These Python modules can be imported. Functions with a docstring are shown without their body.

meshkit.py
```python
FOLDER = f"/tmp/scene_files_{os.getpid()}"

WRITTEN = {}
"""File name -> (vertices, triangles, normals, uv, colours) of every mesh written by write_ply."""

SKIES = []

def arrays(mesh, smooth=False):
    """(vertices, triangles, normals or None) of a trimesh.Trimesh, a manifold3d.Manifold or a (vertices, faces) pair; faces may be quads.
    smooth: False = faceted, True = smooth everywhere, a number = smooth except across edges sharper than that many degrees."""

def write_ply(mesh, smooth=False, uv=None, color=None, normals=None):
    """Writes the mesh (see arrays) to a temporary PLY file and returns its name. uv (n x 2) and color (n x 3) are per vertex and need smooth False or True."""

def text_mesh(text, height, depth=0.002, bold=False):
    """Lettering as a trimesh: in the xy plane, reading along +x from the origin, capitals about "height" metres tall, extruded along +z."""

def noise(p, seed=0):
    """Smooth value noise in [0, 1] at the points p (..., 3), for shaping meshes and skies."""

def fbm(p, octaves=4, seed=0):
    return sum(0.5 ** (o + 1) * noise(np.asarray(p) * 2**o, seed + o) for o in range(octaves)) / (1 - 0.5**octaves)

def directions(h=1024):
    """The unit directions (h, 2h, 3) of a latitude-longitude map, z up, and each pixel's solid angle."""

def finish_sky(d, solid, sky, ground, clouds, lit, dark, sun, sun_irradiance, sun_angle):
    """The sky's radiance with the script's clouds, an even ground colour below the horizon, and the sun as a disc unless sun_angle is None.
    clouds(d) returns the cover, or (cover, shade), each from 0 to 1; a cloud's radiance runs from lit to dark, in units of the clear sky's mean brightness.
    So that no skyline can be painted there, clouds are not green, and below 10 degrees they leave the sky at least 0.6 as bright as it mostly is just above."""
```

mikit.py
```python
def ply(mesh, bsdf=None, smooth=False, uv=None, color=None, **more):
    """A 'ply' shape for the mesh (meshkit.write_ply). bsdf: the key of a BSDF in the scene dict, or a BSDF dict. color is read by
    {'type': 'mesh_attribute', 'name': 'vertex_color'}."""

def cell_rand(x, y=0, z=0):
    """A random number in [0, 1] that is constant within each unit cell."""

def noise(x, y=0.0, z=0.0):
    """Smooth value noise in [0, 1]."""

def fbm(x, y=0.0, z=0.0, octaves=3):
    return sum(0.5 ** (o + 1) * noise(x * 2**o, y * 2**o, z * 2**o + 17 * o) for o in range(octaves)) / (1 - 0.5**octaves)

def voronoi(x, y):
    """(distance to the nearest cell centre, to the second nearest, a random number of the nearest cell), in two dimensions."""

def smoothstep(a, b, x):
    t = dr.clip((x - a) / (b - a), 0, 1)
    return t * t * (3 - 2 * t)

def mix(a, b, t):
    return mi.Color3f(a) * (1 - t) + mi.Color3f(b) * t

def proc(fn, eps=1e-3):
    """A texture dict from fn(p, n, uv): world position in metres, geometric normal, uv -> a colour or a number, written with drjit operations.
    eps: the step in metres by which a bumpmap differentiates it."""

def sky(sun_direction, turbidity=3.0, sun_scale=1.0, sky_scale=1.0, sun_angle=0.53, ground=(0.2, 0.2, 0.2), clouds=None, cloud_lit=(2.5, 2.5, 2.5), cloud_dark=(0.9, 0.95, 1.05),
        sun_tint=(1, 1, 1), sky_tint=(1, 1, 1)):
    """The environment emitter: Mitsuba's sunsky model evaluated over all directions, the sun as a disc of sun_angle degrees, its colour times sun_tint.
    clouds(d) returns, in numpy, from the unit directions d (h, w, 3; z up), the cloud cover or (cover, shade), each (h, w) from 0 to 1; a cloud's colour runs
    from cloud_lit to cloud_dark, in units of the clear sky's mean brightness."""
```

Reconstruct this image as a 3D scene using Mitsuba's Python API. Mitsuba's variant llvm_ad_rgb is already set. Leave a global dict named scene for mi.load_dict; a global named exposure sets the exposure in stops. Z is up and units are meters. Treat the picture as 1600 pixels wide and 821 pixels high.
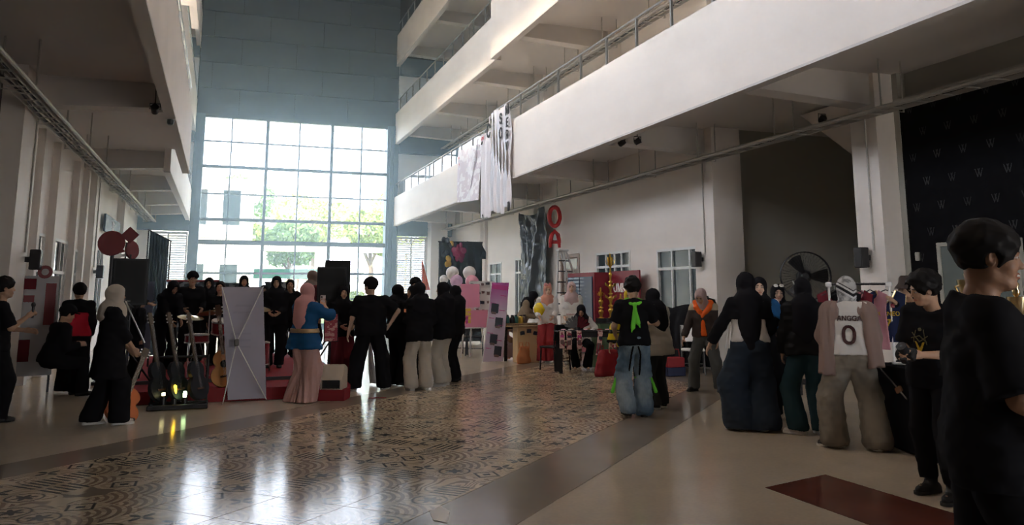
import math, random
import numpy as np
import drjit as dr
import trimesh
import manifold3d as m3
import mitsuba as mi
import mikit, meshkit
from mikit import proc, noise, fbm, cell_rand, smoothstep, mix
from shapely.geometry import Polygon, Point, LineString, box as sbox
from shapely import affinity

T = mi.ScalarTransform4f
scene, labels = {}, {}
rng = np.random.default_rng(7)

# ---------------------------------------------------------------- camera, sky, light, exposure
# the hall runs along +y, its cross direction is x, z is up; the photographer stands at the origin
YAW, PITCH, EYE = math.radians(19.83), math.radians(9.01), 1.48
fwd = np.array([math.sin(YAW) * math.cos(PITCH), math.cos(YAW) * math.cos(PITCH), math.sin(PITCH)])
up = np.array([-math.sin(YAW) * math.sin(PITCH), -math.cos(YAW) * math.sin(PITCH), math.cos(PITCH)])
scene['camera'] = {'type': 'perspective', 'fov': 2 * math.degrees(math.atan(800 / 1253.5)), 'fov_axis': 'x',
                   'principal_point_offset_x': 0.0, 'principal_point_offset_y': (410.5 - 257.9) / 821,
                   'near_clip': 0.05, 'far_clip': 600.0,
                   'to_world': T().look_at(origin=[0, 0, EYE], target=[float(fwd[0]), float(fwd[1]), float(EYE + fwd[2])], up=[float(x) for x in up])}
exposure = 5.3


def clouds(d):
    cover = meshkit.fbm(d * 2.5 + 4, 4, 3)
    return np.clip(cover * 1.6 - 0.2, 0, 1), np.clip(1.1 - cover * 1.5, 0, 1) * 0.3


scene['sky'] = mikit.sky([-0.55, -0.25, 0.8], turbidity=4.5, sun_scale=0.4, sky_scale=1.0, sun_angle=8.0, ground=(0.25, 0.25, 0.22),
                         clouds=clouds, cloud_lit=(2.1, 2.02, 1.95), cloud_dark=(1.45, 1.40, 1.36))


# ---------------------------------------------------------------- helpers
def mat(key, c, rough=0.6, metal=0.0, spec=0.5, bump=None, **kw):
    col = c if isinstance(c, dict) else {'type': 'rgb', 'value': [float(x) for x in c]}
    b = {'type': 'principled', 'base_color': col, 'roughness': float(rough) if not isinstance(rough, dict) else rough, 'metallic': float(metal), 'specular': float(spec), **kw}
    if bump is not None:
        b = {'type': 'bumpmap', 'arbitrary': bump[0], 'scale': float(bump[1]), 'bsdf': b}
    scene[key] = {'type': 'twosided', 'bsdf': b}
    return key


def add(key, mesh, m, smooth=False, color=None, **kw):
    scene[key] = mikit.ply(mesh, m, smooth=smooth, color=color, **kw)
    return key


def numbered(name):
    if name not in scene and name not in labels and not any(k.startswith(name + '__') for k in scene):
        return name
    i = 1
    while True:
        k = f'{name}_{i:03d}'
        if k not in scene and k not in labels and k not in USED:
            return k
        i += 1


USED = set()


def thing(name, label, cat, group=None, kind=None):
    k = name
    i = 1
    while k in USED:
        k = f'{name}_{i:03d}'
        i += 1
    USED.add(k)
    labels[k] = {'label': label}
    if cat:
        labels[k]['category'] = cat
    if group:
        labels[k]['group'] = group
    if kind:
        labels[k]['kind'] = kind
    return k


def part(root, name, mesh, m, smooth=False, label=None, color=None, kind=None):
    base = root + '__' + name
    k = base
    i = 1
    while k in scene:
        k = f'{base}_{i:03d}'
        i += 1
    add(k, mesh, m, smooth, color)
    if label or kind:
        labels[k] = {}
        if label:
            labels[k]['label'] = label
        if kind:
            labels[k]['kind'] = kind
    return k


def struct(name, label, mesh, m, smooth=False):
    k = thing(name, label, None, kind='structure')
    if mesh is not None:
        add(k, mesh, m, smooth)
    return k


def cat(*ms):
    ms = [m for m in ms if m is not None]
    out_v, out_f, n = [], [], 0
    for m in ms:
        if isinstance(m, (list, tuple)) and not isinstance(m[0], np.ndarray):
            m = cat(*m)
        v, f = (m.vertices, m.faces) if hasattr(m, 'vertices') else m
        out_v.append(np.asarray(v, float)); out_f.append(np.asarray(f, int) + n); n += len(v)
    return np.vstack(out_v), np.vstack(out_f)


def tr(m, M=None, loc=None, rz=0.0, rx=0.0, ry=0.0, sc=None):
    v, f = (m.vertices, m.faces) if hasattr(m, 'vertices') else m
    v = np.array(v, float)
    if sc is not None:
        v = v * sc
    for a, ang in ((0, rx), (1, ry), (2, rz)):
        if ang:
            c, s = math.cos(math.radians(ang)), math.sin(math.radians(ang))
            i, j = [(1, 2), (2, 0), (0, 1)][a]
            vi, vj = v[:, i].copy(), v[:, j].copy()
            v[:, i], v[:, j] = c * vi - s * vj, s * vi + c * vj
    if M is not None:
        v = v @ np.asarray(M, float)[:3, :3].T + np.asarray(M, float)[:3, 3]
    if loc is not None:
        v = v + np.asarray(loc, float)
    return v, np.asarray(f)


_BV = np.array([[x, y, z] for x in (0, 1) for y in (0, 1) for z in (0, 1)], float)
_BF = np.array([[0, 1, 3], [0, 3, 2], [4, 6, 7], [4, 7, 5], [0, 4, 5], [0, 5, 1], [2, 3, 7], [2, 7, 6], [0, 2, 6], [0, 6, 4], [1, 5, 7], [1, 7, 3]])


def bx(x0, x1, y0, y1, z0, z1):
    return np.array([x0, y0, z0]) + _BV * np.array([x1 - x0, y1 - y0, z1 - z0]), _BF


def cb(c, s, rz=0.0, rx=0.0, ry=0.0):
    """box by centre and size, turned about its centre"""
    s = np.asarray(s, float)
    return tr((_BV * s - s / 2, _BF), rx=rx, ry=ry, rz=rz, loc=c)


def rb(c, s, r=0.01, rz=0.0, rx=0.0, ry=0.0, n=12):
    """rounded box"""
    s = np.asarray(s, float) / 2 - r
    pts = [m3.Manifold.sphere(r, n).translate([sx * s[0], sy * s[1], sz * s[2]]) for sx in (-1, 1) for sy in (-1, 1) for sz in (-1, 1)]
    m = m3.Manifold.batch_hull(pts).to_mesh()
    return tr((m.vert_properties[:, :3], m.tri_verts), rx=rx, ry=ry, rz=rz, loc=c)


def tube(pts, r, n=8, closed=False):
    """round bar along a path; r a number or one per point"""
    p = np.asarray(pts, float)
    r = np.broadcast_to(np.asarray(r, float), (len(p),))
    t = np.gradient(p, axis=0) if not closed else np.roll(p, -1, 0) - np.roll(p, 1, 0)
    t /= np.linalg.norm(t, axis=1, keepdims=True) + 1e-12
    a = np.array([0, 0, 1.0]) if abs(t[0][2]) < 0.9 else np.array([1.0, 0, 0])
    V = []
    for i in range(len(p)):
        x = np.cross(a, t[i]); x /= np.linalg.norm(x) + 1e-12
        y = np.cross(t[i], x)
        a = y if abs(np.dot(y, t[min(i + 1, len(p) - 1)])) < 0.95 else a
        th = np.arange(n) * 2 * np.pi / n
        V.append(p[i] + r[i] * (np.cos(th)[:, None] * x + np.sin(th)[:, None] * y))
    V = np.vstack(V)
    F = []
    m = len(p)
    for i in range(m if closed else m - 1):
        j = (i + 1) % m
        for k in range(n):
            k2 = (k + 1) % n
            F += [[i * n + k, i * n + k2, j * n + k2], [i * n + k, j * n + k2, j * n + k]]
    if not closed:
        c0, c1 = len(V), len(V) + 1
        V = np.vstack([V, p[0], p[-1]])
        for k in range(n):
            k2 = (k + 1) % n
            F += [[c0, k2, k], [c1, (m - 1) * n + k, (m - 1) * n + k2]]
    return V, np.array(F)


def lathe(prof, n=20, loc=(0, 0, 0)):
    """turn (r, z) pairs about z"""
    prof = np.asarray(prof, float)
    th = np.arange(n) * 2 * np.pi / n
    V = np.vstack([np.stack([r * np.cos(th), r * np.sin(th), np.full(n, z)], 1) for r, z in prof])
    F = []
    for i in range(len(prof) - 1):
        for k in range(n):
            k2 = (k + 1) % n
            F += [[i * n + k, i * n + k2, (i + 1) * n + k2], [i * n + k, (i + 1) * n + k2, (i + 1) * n + k]]
    c0, c1 = len(V), len(V) + 1
    V = np.vstack([V, [0, 0, prof[0][1]], [0, 0, prof[-1][1]]])
    m = len(prof) - 1
    for k in range(n):
        k2 = (k + 1) % n
        F += [[c0, k2, k], [c1, m * n + k, m * n + k2]]
    return V + np.asarray(loc, float), np.array(F)


def ext(poly, h, z0=0.0):
    """a shapely polygon (or points) raised by h"""
    if not hasattr(poly, 'geom_type'):
        poly = Polygon(poly)
    gs = getattr(poly, 'geoms', [poly])
    return cat(*[tr(trimesh.creation.extrude_polygon(g, h, engine='earcut'), loc=(0, 0, z0)) for g in gs if g.area > 1e-9])


def frame(o, x, z):
    """4x4 that puts local x along x, local z along z, origin o"""
    x = np.asarray(x, float); x = x / np.linalg.norm(x)
    z = np.asarray(z, float); z = z - x * (x @ z); z = z / np.linalg.norm(z)
    M = np.eye(4)
    M[:3, 0], M[:3, 1], M[:3, 2], M[:3, 3] = x, np.cross(z, x), z, o
    return M


def sheet(fn, nu, nv, thick=0.004):
    """a thin cloth: fn(u, v) -> xyz arrays for u, v in 0..1, given a thickness"""
    u, v = np.meshgrid(np.linspace(0, 1, nu), np.linspace(0, 1, nv), indexing='ij')
    P = np.stack(fn(u, v), -1)
    du, dv = np.gradient(P, axis=0), np.gradient(P, axis=1)
    N = np.cross(du, dv); N /= np.linalg.norm(N, axis=-1, keepdims=True) + 1e-12
    A, B = (P + N * thick / 2).reshape(-1, 3), (P - N * thick / 2).reshape(-1, 3)
    idx = np.arange(nu * nv).reshape(nu, nv)
    q = np.stack([idx[:-1, :-1], idx[1:, :-1], idx[1:, 1:], idx[:-1, 1:]], -1).reshape(-1, 4)
    n = nu * nv
    ring = np.concatenate([idx[:, 0], idx[-1, 1:], idx[-2::-1, -1], idx[0, -2:0:-1]])
    r2 = np.roll(ring, -1)
    side = np.stack([ring, ring + n, r2 + n, r2], -1)
    Q = np.vstack([q, q[:, ::-1] + n, side])
    F = np.vstack([Q[:, [0, 1, 2]], Q[:, [0, 2, 3]]])
    return np.vstack([A, B]), F


def text(s, h, depth=0.004, bold=True):
    m = meshkit.text_mesh(s, h, depth, bold)
    v = np.array(m.vertices)
    v[:, 0] -= (v[:, 0].min() + v[:, 0].max()) / 2
    return v, np.array(m.faces)
# ---------------------------------------------------------------- materials
def wall_fn(base, amp=0.06, sc=1.3):
    b = np.asarray(base)
    def fn(p, n, uv):
        k = fbm(p.x * sc, p.y * sc, p.z * sc, 4) - 0.5
        s = noise(p.x * 0.5 + 9, p.y * 0.5, p.z * 6.0) - 0.5
        return mi.Color3f(float(b[0]), float(b[1]), float(b[2])) * (1 + amp * k * 2 + 0.03 * s)
    return fn


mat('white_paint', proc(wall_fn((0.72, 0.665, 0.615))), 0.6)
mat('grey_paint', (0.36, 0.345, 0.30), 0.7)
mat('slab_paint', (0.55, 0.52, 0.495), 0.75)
mat('blue_steel', (0.13, 0.19, 0.24), 0.5)
mat('panel_grey', proc(wall_fn((0.09, 0.12, 0.15), 0.10, 0.8)), 0.55)
mat('joint_dark', (0.06, 0.07, 0.08), 0.8)
mat('mullion', (0.10, 0.13, 0.15), 0.45, 0.3)
mat('rail_metal', (0.30, 0.31, 0.31), 0.35, 0.8)
mat('black_plastic', (0.012, 0.012, 0.014), 0.45)
mat('black_matte', (0.010, 0.010, 0.011), 0.85)
mat('dark_metal', (0.05, 0.05, 0.055), 0.4, 0.7)
mat('chrome', (0.75, 0.75, 0.75), 0.15, 1.0)
mat('white_plastic', (0.78, 0.77, 0.75), 0.4)
mat('window_frame', (0.68, 0.69, 0.68), 0.45)
scene['pane'] = {'type': 'thindielectric', 'int_ior': 1.5}
mat('dark_glass', (0.03, 0.045, 0.05), 0.08, spec=0.7)
mat('cable_grey', (0.16, 0.14, 0.12), 0.7)
mat('tray_metal', (0.42, 0.40, 0.37), 0.5, 0.4)

A45 = math.sqrt(0.5)


def floor_stone(p, n, uv):
    k = fbm(p.x * 1.7, p.y * 1.7, 0.0, 4)
    f = noise(p.x * 60, p.y * 60, 3.0)
    return mix((0.41, 0.345, 0.265), (0.49, 0.415, 0.325), k) * (0.96 + 0.08 * f)


def band_stone(p, n, uv):
    k = fbm(p.x * 2.3 + 5, p.y * 2.3, 0.0, 4)
    return mix((0.20, 0.163, 0.122), (0.25, 0.205, 0.16), k)


def brown_stone(p, n, uv):
    k = fbm(p.x * 3.0, p.y * 3.0, 2.0, 4)
    return mix((0.085, 0.028, 0.02), (0.13, 0.042, 0.03), k)


def patch_tile(p, n, uv):
    """printed patchwork: each 0.3 m square carries one of several dark, brown and cream motifs"""
    c, d = (p.x - p.y) * A45, (p.x + p.y) * A45
    S = 0.3
    ci, di = dr.floor((c + 2.97) / S), dr.floor(d / S)
    x, y = (c + 2.97) / S - ci - 0.5, d / S - di - 0.5
    r1, r2, r3 = cell_rand(ci, di, 1), cell_rand(ci, di, 2), cell_rand(ci, di, 3)
    sw = r2 > 0.5
    x, y = dr.select(sw, y, x), dr.select(sw, x, y)
    R = dr.sqrt(x * x + y * y)
    th = dr.atan2(y, x)
    soft = 0.03
    line = lambda v, w: 1 - smoothstep(w - soft, w + soft, dr.abs(v))
    # stripes
    st = smoothstep(-0.2, 0.2, dr.sin(x * 31.4)) * (1 - smoothstep(0.38, 0.42, dr.abs(y)))
    # eight-petal star
    petal = 1 - smoothstep(-0.03, 0.03, R - (0.2 + 0.16 * dr.cos(th * 4)))
    petal = petal * smoothstep(0.02, 0.06, R)
    # flower of dots and ring
    flower = dr.maximum(1 - smoothstep(-0.03, 0.03, R - (0.22 + 0.08 * dr.cos(th * 6))), line(R - 0.42, 0.03))
    # corner arcs
    Rc = dr.sqrt(dr.square(x + 0.5) + dr.square(y + 0.5))
    arcs = smoothstep(-0.3, 0.3, dr.sin(Rc * 30))
    # swirl of waving lines
    w = noise(c * 7 + 3, d * 7, 1.0) * 5.5
    swirl = smoothstep(0.0, 0.5, dr.sin(w * 6.28))
    # diamond lattice
    lat = dr.maximum(line(dr.abs(x) + dr.abs(y) - 0.38, 0.05), 1 - smoothstep(0.12, 0.16, dr.abs(x) + dr.abs(y)))
    dark = dr.select(r1 < 0.16, st, dr.select(r1 < 0.36, petal, dr.select(r1 < 0.5, flower, dr.select(r1 < 0.62, lat, 0.0))))
    brown = dr.select(r1 >= 0.62, dr.select(r1 < 0.82, arcs, swirl), 0.0)
    brown = dr.maximum(brown, 0.45 * swirl)
    base = mix((0.42, 0.33, 0.22), (0.56, 0.465, 0.34), r3)
    base = base * (0.9 + 0.2 * fbm(c * 4, d * 4, 5.0, 3))
    out = mix(base, mix((0.17, 0.090, 0.048), (0.12, 0.095, 0.07), r2), brown * 0.8)
    return mix(out, (0.022, 0.023, 0.024), dark * 0.95)


def rough_fn(a, b):
    def fn(p, n, uv):
        return a + (b - a) * fbm(p.x * 1.1, p.y * 1.1, 1.0, 3)
    return fn


mat('floor_beige', proc(floor_stone), 0.16, spec=0.5)
mat('floor_band', proc(band_stone), 0.13, spec=0.5)
mat('floor_brown', proc(brown_stone), 0.12, spec=0.5)
mat('floor_patch', proc(patch_tile), 0.15, spec=0.5)
# ---------------------------------------------------------------- the shell of the hall
UF, UFF, UW = 6.5, 6.65, 9.05          # right parapet near and far, right wall
LF, LFF, LW = -0.80, -1.2, -2.85       # left parapet near and far, left wall
VE, VN = 33.0, -5.0                    # end wall, wall behind the photographer
VS = 19.7                              # where the parapets step back
B = [4.2, 7.66, 11.06]                 # undersides of the three galleries
TOP = 14.6
SK0, SK1 = 0.9, 1.5                    # the roof light

fl = struct('floor', 'polished beige stone floor of the hall', bx(-6, 14, VN, VE + 0.3, -0.3, -0.004), 'floor_beige')
# the 45 degree strip of printed tiles with its darker stone bands
cdir, ddir = np.array([A45, -A45]), np.array([A45, A45])


def cdpoly(c0, c1, d0, d1):
    return Polygon([tuple(c * cdir + d * ddir) for c, d in ((c0, d0), (c1, d0), (c1, d1), (c0, d1))])


clip = sbox(-2.8, 0.5, 7.35, 30)
clip_b = sbox(-2.8, 0.2, 9.0, 30)
for nm, a, b in (('border_band', -2.97, -2.3), ('border_band', -7.1, -6.57)):
    part(fl, nm, ext(cdpoly(a + 0.002, b, -1, 20).intersection(clip_b), 0.006, -0.006), 'floor_band')
part(fl, 'bed', ext(cdpoly(-6.57, -2.97, -1, 20).intersection(clip_b), 0.003, -0.0055), 'floor_band')
for i in range(6):
    for j in range(0, 29):
        c0, d0 = -2.97 - 0.6 * (i + 1), 0.6 * j + 0.05
        g = cdpoly(c0 + 0.003, c0 + 0.597, d0 + 0.003, d0 + 0.597).intersection(clip)
        if g.area > 0.02:
            part(fl, 'tile', ext(g, 0.006, -0.005), 'floor_patch')
part(fl, 'inlay_stripe', ext([(4.02, 0.2), (4.76, 0.2), (4.76, 5.62), (4.02, 5.42)], 0.005, -0.005), 'floor_brown', label='dark red-brown stone stripe inlaid in the beige floor')


def gallery(side, lvl):
    """one storey's slab, beams and parapet on one side"""
    s = 1 if side == 'right' else -1
    wall = 9.6 if s > 0 else -3.6
    near, far = (UF, UFF) if s > 0 else (LF, LFF)
    b = B[lvl]
    t_near = [5.63, 9.26, 12.5][lvl]
    t_far = [5.37, 8.95, 12.4][lvl]
    th = 0.14
    def X(a, c, *r):
        return bx(min(a, c), max(a, c), *r)
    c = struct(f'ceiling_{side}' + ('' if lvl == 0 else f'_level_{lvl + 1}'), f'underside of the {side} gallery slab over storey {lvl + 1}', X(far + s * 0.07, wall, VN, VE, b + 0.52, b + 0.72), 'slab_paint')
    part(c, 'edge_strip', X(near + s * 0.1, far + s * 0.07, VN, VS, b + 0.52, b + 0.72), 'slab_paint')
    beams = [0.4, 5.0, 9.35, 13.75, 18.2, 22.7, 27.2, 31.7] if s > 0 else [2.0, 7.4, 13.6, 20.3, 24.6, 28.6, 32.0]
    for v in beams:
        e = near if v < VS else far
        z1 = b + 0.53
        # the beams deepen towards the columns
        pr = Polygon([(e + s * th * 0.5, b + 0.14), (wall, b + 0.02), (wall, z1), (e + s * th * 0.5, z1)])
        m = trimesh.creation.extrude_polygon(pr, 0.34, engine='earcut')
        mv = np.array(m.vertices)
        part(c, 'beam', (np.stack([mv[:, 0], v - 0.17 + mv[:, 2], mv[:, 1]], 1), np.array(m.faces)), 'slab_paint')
    for (e, v0, v1, t, tag_) in ((near, VN, VS, t_near, 'near'), (far, VS, VE, t_far, 'far')):
        k = struct(f'wall_parapet_{side}_{tag_}' + ('' if lvl == 0 else f'_level_{lvl + 1}'), f'white gallery parapet on the {side}, storey {lvl + 2}, {tag_} part', X(e, e + s * th, v0, v1, b, t), 'white_paint')
        # lip along the lower edge
        part(k, 'edge_lip', X(e - s * 0.012, e + s * th, v0, v1, b - 0.03, b + 0.005), 'slab_paint')
        # railing on top: glass between posts
        r = thing('balcony_railing', f'glass railing on top of the {["lowest", "middle", "highest"][lvl]} {side} gallery parapet, {tag_} stretch', 'railing')
        part(r, 'top_rail', tube([(e + s * 0.07, v0 + 0.05, t + 0.56), (e + s * 0.07, v1 - 0.05, t + 0.56)], 0.022, 8), 'rail_metal')
        vs = np.arange(max(v0, 1.5), v1 - 0.2, 1.15)
        for v in vs:
            part(r, 'post', X(e + s * 0.05, e + s * 0.09, v - 0.02, v + 0.02, t, t + 0.56), 'rail_metal')
            if v + 1.15 < v1:
                part(r, 'glass_panel', ([(e + s * 0.07, v + 0.05, t + 0.03), (e + s * 0.07, v + 1.10, t + 0.03), (e + s * 0.07, v + 1.10, t + 0.5), (e + s * 0.07, v + 0.05, t + 0.5)], [[0, 1, 2], [0, 2, 3]]), 'pane')
    return c


for lvl in (0, 1, 2):
    gallery('right', lvl)
    gallery('left', lvl)

# ----- right wall of the ground floor and of the galleries
def holes(x0, x1, z0, z1, hs):
    g = sbox(x0, z0, x1, z1)
    for h in hs:
        g = g.difference(sbox(*h))
    return g


def wall_y(u, thick, g):
    """wall in the plane x = u, its polygon in (y, z)"""
    m = trimesh.creation.extrude_polygon(g, thick, engine='earcut')
    v = np.array(m.vertices)
    return np.stack([u + v[:, 2], v[:, 0], v[:, 1]], 1), np.array(m.faces)[:, ::-1][:, ::-1]


RW = UW + 0.06
right_windows = [(14.15, 15.75, 0.9, 2.4), (17.0, 18.85, 0.9, 2.46), (19.95, 21.1, 0.0, 2.46), (26.3, 27.6, 0.9, 2.5), (24.3, 24.95, 0.6, 2.55)]
wr = struct('wall_right', 'white wall of the rooms under the right gallery', wall_y(RW, 0.2, holes(13.4, VE, 0, 4.75, [(a, z0, b_, z1) for a, b_, z0, z1 in right_windows])), 'white_paint')
for lvl in (1, 2):
    struct(f'wall_right_level_{lvl + 1}', f'rear wall of the right gallery, storey {lvl + 1}', bx(9.5, 9.7, VN, VE, B[lvl - 1] + 0.72, B[lvl] + 0.6), 'white_paint')
    struct(f'wall_left_far_level_{lvl + 1}', f'solid far part of the rear wall of the left gallery, storey {lvl + 1}', bx(-3.7, -3.5, 23.0, VE, B[lvl - 1] + 1.9, B[lvl] + 0.6), 'white_paint')
    struct(f'wall_left_near_level_{lvl + 1}', f'solid near part of the rear wall of the left gallery, storey {lvl + 1}', bx(-3.7, -3.5, VN, 0.5, B[lvl - 1] + 1.9, B[lvl] + 0.6), 'white_paint')
    # the left galleries are open to the daylight at their back, above a low wall
    struct(f'wall_left_level_{lvl + 1}', f'low rear wall of the open left gallery, storey {lvl + 1}', bx(-3.7, -3.5, VN, VE, B[lvl - 1] + 0.72, B[lvl - 1] + 1.9), 'white_paint')
    for q in range(6):
        struct(f'pillar_back_{lvl}_{q + 1}', f'slim pillar {q + 1} at the open back of the left gallery, storey {lvl + 1}', bx(-3.72, -3.48, -4.5 + 4.6 * q, -4.1 + 4.6 * q, B[lvl - 1] + 1.9, B[lvl] + 0.6), 'white_paint')


def wall_window(n, u, s, y0, y1, z0, z1, cols, transom, label, glass='dark_glass'):
    """white framed window in a wall in the plane x = u, seen from the side -s"""
    k = struct(f'window_{n}', label, None, None)
    f = 0.05
    def X(a, c, *r):
        return bx(min(a, c), max(a, c), *r)
    bars = [X(u - s * 0.02, u + s * 0.08, y0, y1, z1 - f, z1), X(u - s * 0.02, u + s * 0.08, y0, y0 + f, z0, z1), X(u - s * 0.02, u + s * 0.08, y1 - f, y1, z0, z1), X(u - s * 0.02, u + s * 0.08, y0, y1, z0, z0 + f)]
    part(k, 'frame', cat(*bars), 'window_frame')
    ys = [y0 + (y1 - y0) * c for c in cols]
    for y in ys:
        part(k, 'mullion', X(u - s * 0.01, u + s * 0.07, y - 0.025, y + 0.025, z0, z1), 'window_frame')
    part(k, 'transom', X(u - s * 0.012, u + s * 0.07, y0, y1, transom - 0.03, transom + 0.03), 'window_frame')
    e = [y0 + f] + ys + [y1 - f]
    for a, b_ in zip(e[:-1], e[1:]):
        for p0, p1 in ((z0 + f, transom - 0.03), (transom + 0.03, z1 - f)):
            part(k, 'pane', X(u + s * 0.03, u + s * 0.036, a + 0.025, b_ - 0.025, p0, p1), glass)
    return k


wall_window(1, RW, 1, 14.15, 15.75, 0.9, 2.4, (0.18, 0.62), 1.98, 'white framed window in the right wall beside the first pillar')
wall_window(2, RW, 1, 17.0, 18.85, 0.9, 2.46, (0.25, 0.45, 0.7), 2.1, 'white framed window in the right wall above the red board')
wall_window(3, RW, 1, 26.3, 27.6, 0.9, 2.5, (0.5,), 2.1, 'small bright window in the far right wall')
wall_window(4, RW, 1, 24.3, 24.95, 0.6, 2.55, (0.5,), 2.1, 'narrow window beside the black foil curtain')
dk = struct('door_1', 'brown wooden door behind the stepladder', bx(RW + 0.03, RW + 0.08, 19.95, 21.1, 0, 2.46), mat('door_wood', (0.16, 0.11, 0.085), 0.5))
part(dk, 'frame', cat(bx(RW - 0.02, RW + 0.1, 19.88, 19.97, 0, 2.5), bx(RW - 0.02, RW + 0.1, 21.08, 21.17, 0, 2.5), bx(RW - 0.02, RW + 0.1, 19.88, 21.17, 2.42, 2.52)), mat('door_trim', (0.30, 0.22, 0.18), 0.5))
part(dk, 'upper_pane', bx(RW + 0.02, RW + 0.05, 20.1, 20.95, 2.1, 2.38), 'dark_glass')
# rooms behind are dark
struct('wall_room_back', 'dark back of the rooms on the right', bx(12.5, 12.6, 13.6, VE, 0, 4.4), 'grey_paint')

# ----- pillars on the right
def pillar(n, u0, u1, v0, v1, z1, label, z0=0.0):
    g = ext(sbox(u0, v0, u1, v1).buffer(0.012, quad_segs=2).buffer(-0.012), z1 - z0, z0)
    return struct(f'pillar_{n}', label, g, 'white_paint')


pillar(1, UW - 0.05, UW + 0.62, 13.35, 14.05, 4.75, 'white square pillar between the window wall and the dark recess')
pillar(2, UW - 0.05, UW + 0.36, 9.1, 9.62, 4.75, 'white square pillar between the dark recess and the black curtain wall')
pillar(3, UW - 0.05, UW + 0.3, 22.5, 23.0, 4.75, 'white pillar beside the black foil curtain')
pillar(4, UW - 0.05, UW + 0.3, 27.9, 28.4, 4.75, 'white pillar behind the balloon backdrop')
pillar(5, 8.05, 8.75, 32.1, 32.7, 4.75, 'white pillar at the far end of the right side')
for i, v in enumerate((5.0, 9.35, 13.75, 18.2, 22.7, 27.2, 31.7)):
    for lv in (1, 2):
        pillar(f'upper_{lv}_{i + 1}', UW + 0.1, UW + 0.5, v - 0.22, v + 0.22, B[lv] + 0.55, f'pillar {i + 1} on the right gallery of storey {lv + 1}', B[lv - 1] + 0.7)
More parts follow.
